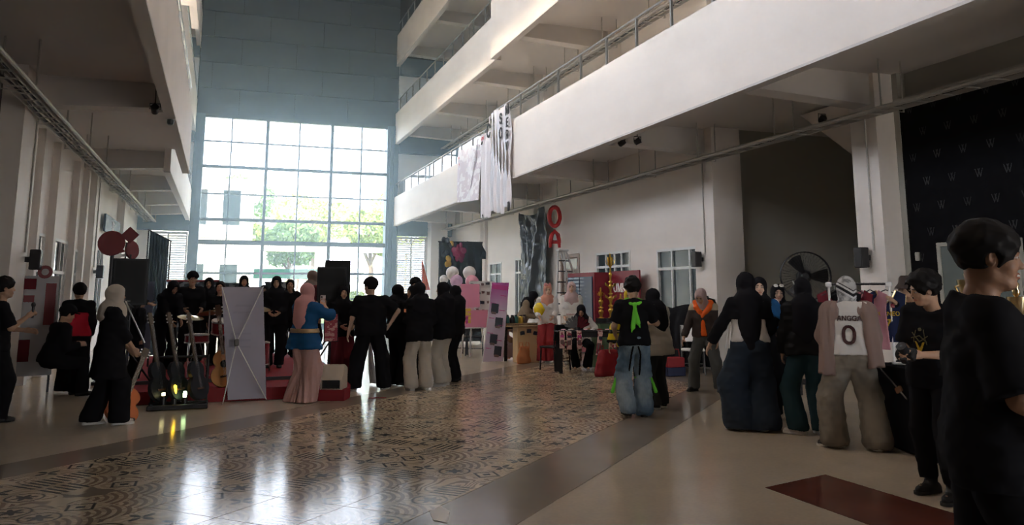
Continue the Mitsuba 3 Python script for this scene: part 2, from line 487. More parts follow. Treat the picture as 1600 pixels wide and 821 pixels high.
# recess with the underside of a staircase
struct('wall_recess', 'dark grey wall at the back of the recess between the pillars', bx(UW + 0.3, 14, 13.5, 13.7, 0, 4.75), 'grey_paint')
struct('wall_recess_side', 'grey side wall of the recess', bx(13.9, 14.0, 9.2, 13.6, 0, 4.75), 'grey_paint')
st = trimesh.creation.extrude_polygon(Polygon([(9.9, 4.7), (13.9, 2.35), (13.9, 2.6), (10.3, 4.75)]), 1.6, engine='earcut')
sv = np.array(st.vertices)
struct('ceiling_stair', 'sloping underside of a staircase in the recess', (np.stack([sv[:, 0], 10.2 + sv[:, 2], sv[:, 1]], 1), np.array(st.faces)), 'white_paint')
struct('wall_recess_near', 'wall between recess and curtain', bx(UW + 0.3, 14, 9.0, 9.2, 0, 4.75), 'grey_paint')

# ----- end wall with the tall window
zt, zb = 8.28, 0.25
uL, uR = -0.86, 6.33
ew = struct('wall_end', 'grey clad end wall above the tall window', bx(-4, 10, VE + 0.25, VE + 0.5, zt + 0.15, TOP), 'joint_dark')
rows = [9.5, 10.56, 11.62, 12.69, 13.75]
zprev = zt + 0.1
for r_, z in enumerate([9.5, 10.56, 11.62, 12.69, 13.75, 14.6]):
    off = 0.36 if r_ % 2 == 0 else 1.43
    us = [-1.2] + [off + 2.15 * q for q in range(-2, 5) if -1.1 < off + 2.15 * q < 6.6] + [6.8]
    for a, b_ in zip(us[:-1], us[1:]):
        part(ew, 'panel', bx(a + 0.008, b_ - 0.008, VE + 0.2 + 0.006 * rng.random(), VE + 0.26, zprev + 0.008, z - 0.008), 'panel_grey')
    zprev = z
for nm, a, b_ in (('wall_jamb_left', -1.22, uL), ('wall_jamb_right', uR, 6.8)):
    k = struct(nm, 'blue grey clad jamb beside the tall window', bx(a, b_, VE - 0.05, VE + 0.5, 0, zt + 0.12), 'blue_steel')
    w = (b_ - a) / 3
    for q in range(2):
        part(k, 'fin', bx(a + 0.1 + q * w, a + 0.16 + q * w, VE - 0.12, VE - 0.04, 0, zt + 0.1), 'blue_steel')
win = struct('window_5', 'tall gridded window wall at the end of the hall', None, None)
part(win, 'frame', cat(bx(uL, uR, VE, VE + 0.2, zt, zt + 0.14), bx(uL, uR, VE, VE + 0.2, zb - 0.25, zb)), 'mullion')
cols = [(-0.86, 0), (0.15, 0.045), (1.5, 0.11), (2.75, 0.045), (4.05, 0.11), (5.26, 0.045), (6.33, 0)]
zrows = [(8.28, 0), (7.33, 0.045), (6.33, 0.11), (5.26, 0.045), (4.26, 0.12), (3.38, 0.17), (2.2, 0.08), (1.2, 0.06), (0.25, 0)]
for x, w in cols:
    if w:
        part(win, 'mullion', bx(x - w / 2, x + w / 2, VE, VE + 0.12, zb, zt), 'mullion')
for z, w in zrows:
    if w:
        part(win, 'transom', bx(uL, uR, VE + 0.01, VE + 0.1, z - w / 2, z + w / 2), 'mullion')
for (xa, _), (xb, _) in zip(cols[:-1], cols[1:]):
    for (za, _), (zc, _) in zip(zrows[:-1], zrows[1:]):
        part(win, 'pane', ([(xa, VE + 0.06, zc), (xb, VE + 0.06, zc), (xb, VE + 0.06, za), (xa, VE + 0.06, za)], [[0, 1, 2], [0, 2, 3]]), 'pane')
# louvred doors left and right of the window
for n, (x0, x1) in enumerate(((6.82, 8.05), (-2.6, -1.24))):
    k = struct(f'door_{n + 2}', ('right' if n == 0 else 'left') + ' white louvred shutter beside the tall window', cat(bx(x0, x0 + 0.05, VE, VE + 0.08, 0, 3.72), bx(x1 - 0.05, x1, VE, VE + 0.08, 0, 3.72), bx((x0 + x1) / 2 - 0.03, (x0 + x1) / 2 + 0.03, VE, VE + 0.08, 0, 3.72), bx(x0, x1, VE, VE + 0.08, 3.66, 3.74)), 'window_frame')
    for q in range(40):
        z = 0.08 + q * 0.09
        part(k, 'slat', cb(((x0 + x1) / 2, VE + 0.04, z), (x1 - x0 - 0.1, 0.075, 0.012), rx=40), mat('louvre_white', (0.7, 0.74, 0.76), 0.5) if 'louvre_white' not in scene else 'louvre_white')
for lvl in (0, 1, 2):
    zz = B[lvl]
    for n, (x0, x1) in enumerate(((6.8, 9.4), (-3.6, -1.22))):
        struct(f'trim_{lvl * 2 + n + 1}', ('right' if n == 0 else 'left') + f' blue grey clad beam at the end of the gallery, storey {lvl + 1}', bx(x0, x1, VE - 0.3, VE + 0.2, zz - 0.42, zz + 0.3), 'blue_steel')
        if lvl:
            struct(f'wall_end_{"right" if n == 0 else "left"}_level_{lvl + 1}', f'white end wall of the gallery, storey {lvl + 1}', bx(x0, x1, VE + 0.02, VE + 0.2, B[lvl - 1] + 0.3, zz), 'louvre_white')
struct('wall_end_right', 'end wall right of the shutters', bx(8.05, 12.6, VE, VE + 0.2, 0, 4.5), 'white_paint')
struct('wall_end_left', 'end wall left of the shutters', bx(-3.6, -2.6, VE, VE + 0.2, 0, 4.5), 'white_paint')

mat('paving_pale', (0.45, 0.43, 0.40), 0.8)
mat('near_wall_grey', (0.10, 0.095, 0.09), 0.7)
# ----- left wall
left_windows = [(14.3, 15.0, 0.7, 2.5), (15.4, 16.4, 0.7, 2.5), (16.8, 18.7, 0.7, 2.5), (19.3, 20.0, 0.7, 2.4), (22.4, 24.2, 0.9, 2.6)]
wl = struct('wall_left', 'white wall under the left gallery with strip pilasters', wall_y(LW - 0.35, 0.2, holes(13.4, VE, 0, 4.75, [(a, z0, b_, z1) for a, b_, z0, z1 in left_windows])), 'white_paint')
for i, v in enumerate((14.15, 15.2, 16.6, 18.85, 20.1)):
    part(wl, 'pilaster', bx(LW - 0.2, LW - 0.02, v - 0.1, v + 0.1, 0, 4.2), 'white_paint')
for i, (a, b_, z0, z1) in enumerate(left_windows):
    wall_window(6 + i, LW - 0.15, -1, a, b_, z0, z1, (0.33, 0.66) if b_ - a > 1.2 else (0.5,), 1.86, ['narrow window at the near end of the left wall', 'second window of the left wall', 'wide window with pale yellow bars in the left wall', 'small window before the second left pillar', 'window behind the maroon paper discs'][i])
pillar('left_1', LW - 0.6, LW + 0.1, 12.9, 13.9, 4.75, 'dark wide pillar at the left edge')
pillar('left_2', LW - 0.6, LW + 0.05, 20.7, 21.6, 4.75, 'white pillar on the left behind the red and black dress')
pillar('left_3', LW - 0.6, LW + 0.05, 26.6, 27.3, 4.75, 'white pillar on the left beside the dark curtain')
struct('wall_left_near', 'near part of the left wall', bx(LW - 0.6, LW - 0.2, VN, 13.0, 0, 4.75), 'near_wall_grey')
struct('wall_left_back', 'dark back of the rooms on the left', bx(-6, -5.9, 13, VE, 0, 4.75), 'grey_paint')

# ----- near end and roof
gate = ext(sbox(-6, 0, 14, TOP).difference(sbox(5.6, 0, 9.2, 3.7)), 0.2)
struct('wall_near', 'wall behind the photographer with the wide open entrance', (np.stack([gate[0][:, 0], VN - gate[0][:, 2], gate[0][:, 1]], 1), gate[1]), 'near_wall_grey')
struct('ground_forecourt', 'paved forecourt in front of the entrance', bx(-30, 40, VN - 30, VN, -0.4, -0.01), 'paving_pale')
struct('wall_right_near', 'solid wall behind the black patterned covering', bx(9.5, 9.7, VN, 9.15, 0, 4.75), 'grey_paint')
rf = struct('ceiling_roof', 'roof of the hall around its long skylight', ext(sbox(-3.7, VN, 9.7, VE + 0.5).difference(sbox(SK0, 9.0, SK1, 24.0)), 0.25, TOP), 'slab_paint')
for v in np.arange(9.0, 24.1, 3.0):
    part(rf, 'skylight_bar', bx(SK0, SK1, v - 0.05, v + 0.05, TOP, TOP + 0.2), 'mullion')
for v in np.arange(9.0, 23.9, 3.0):
    part(rf, 'skylight_pane', ([(SK0, v, TOP + 0.22), (SK1, v, TOP + 0.22), (SK1, v + 3, TOP + 0.22), (SK0, v + 3, TOP + 0.22)], [[0, 1, 2], [0, 2, 3]]), 'pane')
for n, (x0, x1) in enumerate(((9.5, 9.7), (-3.7, -3.5))):
    struct(f'wall_top_{"right" if n == 0 else "left"}', 'upper wall below the roof', bx(x0, x1, VN, VE, B[2] + 0.5, TOP + 0.1), 'white_paint')
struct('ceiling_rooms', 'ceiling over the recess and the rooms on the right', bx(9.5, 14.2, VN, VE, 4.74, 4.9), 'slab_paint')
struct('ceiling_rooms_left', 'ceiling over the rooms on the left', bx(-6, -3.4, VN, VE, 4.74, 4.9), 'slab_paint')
# thin haze in the far half of the hall, lit by the window
hz = thing('haze', 'thin bluish haze in the air in front of the tall window', None, kind='structure')
scene[hz] = mikit.ply(bx(-3.3, 9.0, 18.0, VE - 0.15, 0.02, 10.0), {'type': 'null'}, interior={'type': 'homogeneous', 'sigma_t': 0.017, 'albedo': {'type': 'rgb', 'value': [0.66, 0.86, 0.99]}, 'phase': {'type': 'hg', 'g': 0.75}})
# ---------------------------------------------------------------- modelling figures: smooth distance fields turned into meshes
def nets(V, lo, h):
    """surface nets: the mesh of the zero level of a field sampled on a grid"""
    S = V < 0
    nx, ny, nz = V.shape
    acc = np.zeros((nx - 1, ny - 1, nz - 1, 3)); cnt = np.zeros((nx - 1, ny - 1, nz - 1))
    corner = [np.s_[i:nx - 1 + i] for i in (0, 1)]
    cornery = [np.s_[i:ny - 1 + i] for i in (0, 1)]
    cornerz = [np.s_[i:nz - 1 + i] for i in (0, 1)]
    tot = sum(S[corner[a], cornery[b], cornerz[c]].astype(np.int8) for a in (0, 1) for b in (0, 1) for c in (0, 1))
    act = (tot > 0) & (tot < 8)
    I = np.argwhere(act)
    if not len(I):
        return np.zeros((0, 3)), np.zeros((0, 3), int)
    val = {(a, b, c): V[I[:, 0] + a, I[:, 1] + b, I[:, 2] + c] for a in (0, 1) for b in (0, 1) for c in (0, 1)}
    P = np.zeros((len(I), 3)); C = np.zeros(len(I))
    for ax in range(3):
        for p in (0, 1):
            for q in (0, 1):
                k0, k1 = [0, 0, 0], [0, 0, 0]
                o = [i for i in range(3) if i != ax]
                k0[o[0]] = k1[o[0]] = p; k0[o[1]] = k1[o[1]] = q; k1[ax] = 1
                v0, v1 = val[tuple(k0)], val[tuple(k1)]
                cr = (v0 < 0) != (v1 < 0)
                t = np.where(cr, v0 / np.where(cr, v0 - v1, 1), 0)
                pt = np.tile(np.array(k0, float), (len(I), 1)); pt[:, ax] = t
                P += pt * cr[:, None]; C += cr
    P = (P / C[:, None] + I) * h + lo
    idx = -np.ones(act.shape, np.int64); idx[tuple(I.T)] = np.arange(len(I))
    F = []
    for ax in range(3):
        o1, o2 = [(1, 2), (2, 0), (0, 1)][ax]
        n = [slice(1, -1)] * 3; n[ax] = slice(0, -1)
        m = [slice(1, -1)] * 3; m[ax] = slice(1, None)
        a, b = S[tuple(n)], S[tuple(m)]
        E = np.argwhere(a != b)
        if not len(E):
            continue
        inside = a[tuple(E.T)]
        E = E.copy(); E[:, o1] += 1; E[:, o2] += 1
        def cell(d1, d2):
            c = E.copy(); c[:, o1] += d1; c[:, o2] += d2
            return idx[tuple(c.T)]
        q = np.stack([cell(-1, -1), cell(0, -1), cell(0, 0), cell(-1, 0)], 1)
        q[~inside] = q[~inside][:, ::-1]
        F.append(q)
    q = np.vstack(F)
    q = q[(q >= 0).all(1)]
    return P, np.vstack([q[:, [0, 1, 2]], q[:, [0, 2, 3]]])


class SDF:
    """a list of round cones, ellipsoids and cuts, blended in order"""
    def __init__(s, k=0.02):
        s.ops, s.k = [], k
        s.lo, s.hi = np.full(3, 9e9), np.full(3, -9e9)

    def grow(s, p, r):
        s.lo = np.minimum(s.lo, np.asarray(p) - r); s.hi = np.maximum(s.hi, np.asarray(p) + r)

    def cone(s, a, b, ra, rb=None, k=None, op='+'):
        rb = ra if rb is None else rb
        a, b = np.asarray(a, float), np.asarray(b, float)
        s.ops.append((op, 'c', (a, b, ra, rb), s.k if k is None else k))
        if op == '+':
            s.grow(a, ra); s.grow(b, rb)
        return s

    def ell(s, c, r, k=None, op='+', M=None):
        c, r = np.asarray(c, float), np.asarray(r, float)
        s.ops.append((op, 'e', (c, r, M), s.k if k is None else k))
        if op == '+':
            s.grow(c, r if M is None else r.max())
        return s

    def plane(s, p, n, op='&', k=0.0):
        """keeps the side the normal points away from"""
        n = np.asarray(n, float); n = n / np.linalg.norm(n)
        s.ops.append((op, 'p', (np.asarray(p, float), n), k))
        return s

    def fn(s, f, op='d', k=0.0):
        s.ops.append((op, 'f', (f,), k))
        return s

    def sub(s, o, k=0.02):
        """blends in another field"""
        s.lo = np.minimum(s.lo, o.lo); s.hi = np.maximum(s.hi, o.hi)
        return s.fn(o, '+', k)

    def __call__(s, P):
        d = np.full(len(P), 9.0)
        for op, kind, a, k in s.ops:
            if kind == 'c':
                A, Bp, ra, rb = a
                w = Bp - A; L = max(w @ w, 1e-12)
                t = np.clip((P - A) @ w / L, 0, 1)
                e = np.linalg.norm(P - A - t[:, None] * w, axis=1) - (ra + (rb - ra) * t)
            elif kind == 'e':
                c, r, M = a
                q = P - c
                if M is not None:
                    q = q @ M
                l = np.linalg.norm(q / r, axis=1)
                e = l * (l - 1.0) / np.maximum(np.linalg.norm(q / (r * r), axis=1), 1e-9)
            elif kind == 'p':
                e = (P - a[0]) @ a[1]
            else:
                e = a[0](P)
            if op == '+':
                if k > 0:
                    hh = np.clip(0.5 + 0.5 * (d - e) / k, 0, 1)
                    d = d + (e - d) * hh - k * hh * (1 - hh)
                else:
                    d = np.minimum(d, e)
            elif op == '-':
                e = -e
                if k > 0:
                    hh = np.clip(0.5 - 0.5 * (d - e) / k, 0, 1)
                    d = d + (e - d) * hh + k * hh * (1 - hh)
                else:
                    d = np.maximum(d, e)
            elif op == '&':
                d = np.maximum(d, e)
            else:
                d = d + e
        return d

    def mesh(s, h, pad=0.02):
        lo, hi = s.lo - pad - h, s.hi + pad + h
        n = np.maximum(np.ceil((hi - lo) / h).astype(int) + 1, 4)
        # two passes: coarse cells far from the surface are not sampled finely
        g = np.stack(np.meshgrid(*[lo[i] + h * np.arange(n[i]) for i in range(3)], indexing='ij'), -1)
        st = 4
        gc = g[::st, ::st, ::st]
        dc = s(gc.reshape(-1, 3)).reshape(gc.shape[:3])
        near = np.abs(dc) < h * st * 1.8
        nb = near.repeat(st, 0).repeat(st, 1).repeat(st, 2)[:n[0], :n[1], :n[2]]
        V = dc.repeat(st, 0).repeat(st, 1).repeat(st, 2)[:n[0], :n[1], :n[2]].copy()
        V[nb] = s(g[nb])
        return nets(V, lo, h)


def taubin(m, it=6):
    v, f = m
    if not len(v):
        return m
    import scipy.sparse as sp
    e = np.vstack([f[:, [0, 1]], f[:, [1, 2]], f[:, [2, 0]]])
    A = sp.coo_matrix((np.ones(len(e)), (e[:, 0], e[:, 1])), shape=(len(v), len(v))).tocsr()
    A = ((A + A.T) > 0).astype(float)
    D = sp.diags(1 / np.maximum(np.asarray(A.sum(1)).ravel(), 1))
    W = D @ A
    for i in range(it):
        v = v + (0.5 if i % 2 == 0 else -0.52) * (W @ v - v)
    return v, f


def smooth_noise(P, f, seed):
    return meshkit.noise(P * f + 31.7 * seed, seed) - 0.5


def unit(v):
    v = np.asarray(v, float)
    return v / (np.linalg.norm(v) + 1e-12)


def rot(axis, deg):
    a = unit(axis); t = math.radians(deg)
    K = np.array([[0, -a[2], a[1]], [a[2], 0, -a[0]], [-a[1], a[0], 0]])
    return np.eye(3) + math.sin(t) * K + (1 - math.cos(t)) * K @ K


# ---- heads and hands are made once per kind and reused
_heads = {}


def head_mesh(kind, h):
    """a head with its face, centre between the ears, looking along +y; returns mesh and colour class per vertex"""
    if (kind, h) in _heads:
        return _heads[(kind, h)]
    f = kind.startswith('f')
    smile = kind.endswith('s')
    s = SDF(0.02)
    s.ell((0, -0.012, 0.028), (0.073, 0.092, 0.083))
    s.ell((0, 0.022, -0.03), (0.060 if f else 0.063, 0.064, 0.080), k=0.03)
    s.ell((0, 0.058, -0.094), (0.024 if f else 0.03, 0.026, 0.02), k=0.03)          # chin
    for x in (-1, 1):
        s.ell((x * 0.036, 0.05, -0.035), (0.026, 0.026, 0.024), k=0.02)                # cheek
        s.cone((x * 0.05, 0.0, -0.062), (x * 0.02, 0.05, -0.095), 0.018, 0.016, k=0.02)   # jaw
        s.ell((x * 0.031, 0.088, 0.002), (0.019, 0.012, 0.011), k=0.012, op='-')       # eye socket
        s.cone((x * 0.016, 0.083, 0.020), (x * 0.045, 0.074, 0.021), 0.008, 0.007, k=0.012)  # brow ridge
        s.ell((x * 0.031, 0.072, 0.001), (0.0135, 0.0135, 0.0125), k=0.003)            # eyeball
        s.ell((x * 0.076, -0.008, -0.008), (0.010, 0.019, 0.031), k=0.008, M=rot((0, 0, 1), -x * 20))  # ear
        s.ell((x * 0.084, 0.0, -0.004), (0.008, 0.010, 0.018), k=0.004, op='-')
    s.cone((0, 0.080, 0.006), (0, 0.0985, -0.028), 0.007, 0.0112, k=0.014)            # nose
    for x in (-1, 1):
        s.ell((x * 0.0115, 0.089, -0.032), (0.0085, 0.010, 0.0075), k=0.006)
    w = 0.026 if smile else 0.022
    z = -0.062
    for x in (-1, 1):
        zc = z + (0.006 if smile else 0.0)
        s.cone((0, 0.087, z + 0.004), (x * w, 0.074, zc), 0.0062, 0.003, k=0.005)
        s.cone((0, 0.086, z - 0.006), (x * w * 0.9, 0.073, zc - 0.003), 0.0068, 0.003, k=0.005)
    s.cone((0, -0.03, -0.06), (0, -0.018, -0.16), 0.052, 0.050, k=0.03)                # neck
    m = taubin(s.mesh(h, 0.005), 4)
    v = m[0]
    cls = np.zeros(len(v), int)
    for x in (-1, 1):
        e = ((v[:, 0] - x * 0.031) / 0.015) ** 2 + ((v[:, 2] - 0.001) / 0.0048) ** 2
        cls[(e < 1) & (v[:, 1] > 0.06)] = 3
        e2 = ((v[:, 0] - x * 0.031) / 0.0072) ** 2 + ((v[:, 2] - 0.001) / 0.0060) ** 2
        cls[(e2 < 1) & (v[:, 1] > 0.06)] = 2
        b = (np.abs(v[:, 0] - x * 0.032) < 0.021) & (np.abs(v[:, 2] - 0.0235 + 0.12 * (np.abs(v[:, 0]) - 0.032) ** 2 * 10) < 0.0042) & (v[:, 1] > 0.05)
        cls[b] = 2
    li = ((v[:, 0] / (w + 0.003)) ** 2 + ((v[:, 2] - z) / 0.011) ** 2 < 1) & (v[:, 1] > 0.065)
    cls[li] = 1
    if smile:
        te = (np.abs(v[:, 0]) < 0.017) & (np.abs(v[:, 2] - (z - 0.001) - 12 * v[:, 0] ** 2) < 0.003) & (v[:, 1] > 0.068)
        cls[te] = 4
    _heads[(kind, h)] = (m, cls)
    return m, cls


_hands = {}


def hand_mesh(kind, h):
    """right hand: wrist at the origin, fingers along -z, palm facing -x (towards the thigh), thumb forward (+y)"""
    if (kind, h) in _hands:
        return _hands[(kind, h)]
    curl = {'relaxed': 22, 'grip': 68, 'flat': 5, 'hold': 42}[kind]
    s = SDF(0.008)
    s.cone((0, 0, 0.03), (0, 0.0, -0.02), 0.024, 0.024)
    for y in (-0.024, -0.008, 0.008, 0.024):
        s.cone((0, y * 0.6, -0.012), (0, y, -0.082), 0.016, 0.0125, k=0.014)
    for y, L in ((-0.030, 0.062), (-0.0105, 0.076), (0.0095, 0.082), (0.029, 0.073)):
        p, a = np.array([0, y, -0.086]), math.radians(curl * 0.5)
        seg = [L * 0.45, L * 0.32, L * 0.25]
        r = 0.0092 if y > -0.02 else 0.0082
        spread = y * 0.9
        for q, l in enumerate(seg):
            d = np.array([-math.sin(a), spread * 0.6, -math.cos(a)])
            b = p + unit(d) * l
            s.cone(p, b, r, r * 0.92, k=0.003)
            p, r = b, r * 0.92
            a += math.radians(curl * 0.85)
    p = np.array([-0.004, 0.026, -0.026])
    t = unit((-0.35 - curl / 110, 0.72 - curl / 160, -0.72))
    b = p + t * 0.042
    s.cone(p, b, 0.0145, 0.0105, k=0.01)
    t2 = unit(t + np.array([-0.25 - curl / 150, -0.25 - curl / 120, -0.25]))
    c = b + t2 * 0.03
    s.cone(b, c, 0.0103, 0.009, k=0.004)
    s.cone(c, c + t2 * 0.018, 0.009, 0.0078, k=0.004)
    m = taubin(s.mesh(h, 0.004), 2)
    _hands[(kind, h)] = m
    return m


def ik(S, Tg, l1, l2, hint):
    d = Tg - S
    L = np.linalg.norm(d)
    if L > (l1 + l2) * 0.995:
        Tg = S + d / L * (l1 + l2) * 0.995; L = (l1 + l2) * 0.995
    d = (Tg - S) / L
    a = (l1 * l1 - l2 * l2 + L * L) / (2 * L)
    hgt = math.sqrt(max(l1 * l1 - a * a, 1e-9))
    n = np.asarray(hint, float); n = unit(n - d * (n @ d))
    return S + d * a + n * hgt, Tg


class Fig:
    """the joints of one figure, in its own frame: facing +y, its right hand on +x, feet on z = 0"""
    def __init__(f, H=1.62, sex='f', lean=0, side=0, twist=0, build=1.0, nod=0, turn=0, tilt=0, sit=None, hr=None, hl=None, er=None, el=None,
                 fr=(0.10, 0.0), fl=(-0.10, 0.0), tr_=8, tl=8, liftr=0, liftl=0, kr=None, kl=None, handr='relaxed', handl='relaxed', wr=None, wl=None, hipdrop=0.0):
        s = H / 1.65
        f.s, f.sex, f.build = s, sex, build
        man = sex == 'm'
        hz = (0.885 - hipdrop) * s if sit is None else sit + 0.09 * s
        py = 0.0
        if sit is None:
            fm = (np.array(fr) + np.array(fl)) / 2
            px, py = fm[0] * s, fm[1] * s - math.sin(math.radians(lean)) * 0.08 * s
        else:
            px = 0.0
        f.hip = np.array([px, py, hz])
        Rb = rot((1, 0, 0), -lean) @ rot((0, 1, 0), side)
        Rc = Rb @ rot((0, 0, 1), twist)
        f.Rb, f.Rc = Rb, Rc
        f.up = Rb @ np.array([0, 0, 1.0])
        P = lambda x, y, z, R=Rb: f.hip + R @ (np.array([x, y, z]) * s)
        f.waist = P(0, 0, 0.13)
        f.chest = P(0, 0.005, 0.33, Rc)
        f.neck0 = P(0, -0.012, 0.50, Rc)
        sw = (0.170 if man else 0.150) * (0.5 + 0.5 * build)
        f.sh = {1: P(sw, -0.01, 0.455, Rc), -1: P(-sw, -0.01, 0.455, Rc)}
        Rh = Rc @ rot((0, 0, 1), -turn) @ rot((1, 0, 0), -nod) @ rot((0, 1, 0), tilt)
        f.Rh = Rh
        f.neck1 = f.neck0 + Rc @ np.array([0, 0.012 + 0.0006 * nod, 0.075]) * s
        f.head = f.neck1 + Rh @ np.array([0, 0.028, 0.095]) * s
        f.hj = {1: P(0.085, 0, -0.02), -1: P(-0.085, 0, -0.02)}
        f.an, f.kn, f.toe, f.el, f.ha = {}, {}, {}, {}, {}
        for q, fp, yaw, lift, kh in ((1, fr, tr_, liftr, kr), (-1, fl, tl, liftl, kl)):
            a = math.radians(yaw) * q
            fw = np.array([math.sin(a), math.cos(a), 0])
            f.an[q] = np.array([fp[0] * s, fp[1] * s, (0.085 + lift) * s])
            f.toe[q] = fw * 1.0
            f.kn[q], f.an[q] = ik(f.hj[q], f.an[q], 0.405 * s, 0.40 * s, kh if kh is not None else fw + np.array([q * 0.12, 0, 0.0]))
        f.hand, f.wv = {1: handr, -1: handl}, {1: wr, -1: wl}
        for q, hp, eh in ((1, hr, er), (-1, hl, el)):
            if hp is None:
                hp = f.sh[q] + f.Rb @ np.array([q * 0.055, 0.035, -0.50]) * s
            else:
                hp = f.hip * [1, 1, 0] + np.asarray(hp, float) * s
            f.el[q], f.ha[q] = ik(f.sh[q], hp, 0.275 * s, 0.245 * s, np.asarray(eh, float) if eh is not None else f.Rc @ np.array([q * 0.45, -1.0, -0.25]))

    def torso(f, s, e=0.0, k=None):
        q, b = f.s, f.build
        R = f.Rb
        m = f.sex == 'm'
        def two(c, R, w, y, r):
            s.cone(c + R @ np.array([-w * q, y * q, 0]), c + R @ np.array([w * q, y * q, 0]), r * q + e, k=k)
        two(f.hip, R, 0.072 * b, -0.012, 0.100 * (0.6 + 0.4 * b))
        two(f.waist, R, 0.058 * b, 0, 0.084 * b)
        two(f.waist + (f.chest - f.waist) * 0.5, f.Rc, 0.062 * b, 0.003, 0.085 * b)
        two(f.chest, f.Rc, 0.078 * b, 0.004, 0.092 * b)
        if not m:
            for x in (-1, 1):
                s.ell(f.chest + f.Rc @ np.array([x * 0.062, 0.072, -0.005]) * q, np.array([0.05, 0.042, 0.05]) * q + e, k=0.03)
        s.cone(f.sh[-1], f.sh[1], 0.050 * q + e, k=0.05)
        s.cone(f.neck0 + f.Rc @ np.array([0, -0.01, -0.03]) * q, f.neck1, 0.055 * q + e, 0.047 * q + e, k=0.04)

    def arm(f, s, q, e=0.0, e2=None, upto=1.0, k=0.02):
        z = f.s
        e2 = e if e2 is None else e2
        u = min(1.0, upto * 2)
        s.cone(f.sh[q], f.sh[q] + (f.el[q] - f.sh[q]) * u, 0.047 * z * (0.7 + 0.3 * f.build) + e, 0.038 * z + e + (e2 - e) * (0.5 if upto > 0.5 else 1.0), k=k)
        if upto > 0.5:
            s.cone(f.el[q], f.el[q] + (f.ha[q] - f.el[q]) * (upto - 0.5) * 2, 0.037 * z + (e + e2) / 2, (0.037 - 0.022 * (upto - 0.5)) * z + e2 * 1.0, k=k)

    def leg(f, s, q, e=0.0, rk=None, rh=None, k=0.02):
        z = f.s
        b = 0.6 + 0.4 * f.build
        s.cone(f.hj[q], f.kn[q], 0.088 * z * b + e, (0.058 * z + e) if rk is None else rk * z, k=k)
        s.cone(f.kn[q], f.an[q], (0.055 * z + e) if rk is None else rk * z, (0.037 * z + e) if rh is None else rh * z, k=k)


def handframe(f, q):
    """rotation of the hand: its -z along the forearm"""
    d = unit(f.ha[q] - f.el[q])
    if f.wv[q] is not None:
        d = unit(np.asarray(f.wv[q], float))
    z = -d
    y = f.Rc @ np.array([0, 1, 0.35])
    if abs(y @ z) > 0.85:
        y = f.Rc @ np.array([-q * 0.6, 0, 1.0])
    y = unit(y - z * (y @ z))
    x = np.cross(y, z)
    return np.stack([x, y, z], 1)


SKINS = {'tan': (0.48, 0.285, 0.185), 'light': (0.64, 0.43, 0.32), 'brown': (0.33, 0.18, 0.11), 'pale': (0.62, 0.41, 0.30)}
scene['skin'] = {'type': 'twosided', 'bsdf': {'type': 'principled', 'base_color': {'type': 'mesh_attribute', 'name': 'vertex_color'}, 'roughness': 0.48, 'specular': 0.4}}


def person(label, at_, face, fig, wear, skin='tan', headkind=None, hb=0.017, hh=0.0075, hw=0.0125, hand_h=0.006, z=0.0, group=None, legs=True, name='person'):
    """builds one figure standing at at_ = (x, y), facing `face` degrees clockwise from +y; wear is a list of (part name, maker, args)"""
    key = thing(name, label, 'person', group)
    R = rot((0, 0, 1), -face)
    loc = np.array([at_[0], at_[1], z])
    place = lambda m: (np.asarray(m[0]) @ R.T + loc, m[1])
    s = SDF(0.02)
    fig.torso(s)
    for q in (1, -1):
        fig.arm(s, q)
        if legs:
            fig.leg(s, q)
            t = fig.an[q] + fig.toe[q] * 0.13 * fig.s - [0, 0, 0.045 * fig.s]
            s.cone(fig.an[q] - [0, 0, 0.045 * fig.s], t, 0.034 * fig.s, 0.026 * fig.s, k=0.02)
    body = s.mesh(hb)
    hm, cls = head_mesh(headkind or fig.sex, hh)
    head = (hm[0] @ fig.Rh.T * fig.s + fig.head, hm[1])
    ms, cl = [body, head], [np.zeros(len(body[0]), int), cls]
    for q in (1, -1):
        v, fc = hand_mesh(fig.hand[q], hand_h)
        v = v * [1, 1, 1] if q == 1 else v * [-1, 1, 1]
        fc = fc if q == 1 else fc[:, ::-1]
        M = handframe(fig, q)
        ms.append((v @ M.T * fig.s * (1.0 if fig.sex == 'm' else 0.93) + fig.ha[q], fc)); cl.append(np.zeros(len(v), int))
    m = cat(*ms)
    sk = np.array(SKINS[skin])
    pal = np.array([sk, sk * [0.86, 0.60, 0.58], (0.02, 0.014, 0.012), (0.42, 0.38, 0.35), (0.75, 0.72, 0.66)])
    col = pal[np.concatenate(cl)]
    part(key, 'body', place(m), 'skin', smooth=True, color=col)
    for w in wear:
        nm, mk, m_ = w[0], w[1], w[2]
        kw = dict(w[3]) if len(w) > 3 else {}
        lab, sm = kw.pop('label', None), kw.pop('smooth', True)
        for qs in (((1,), (-1,)) if nm in ('shoe', 'knee_band', 'strap', 'bag_strap') else (None,)):
            ex = {'sides': qs} if qs else {}
            k = part(key, nm, place(mk(fig, hw, **kw, **ex)), m_, smooth=sm, label=lab)
            for sub in (w[4] if len(w) > 4 else []):
                part(k, sub[0], place(sub[1](fig, hw, **(sub[3] if len(sub) > 3 else {}), **ex)), sub[2], smooth=40)
    return key, place


# ---- clothes
def folds(amp, fr, seed, zstretch=0.35):
    st = np.array([1, 1, zstretch])
    return lambda P: amp * 2 * (smooth_noise(P * st, fr, seed) + 0.55 * smooth_noise(P * np.array([1, 1, 1.3]), fr * 2.1, seed + 3)) - 0.6 * amp


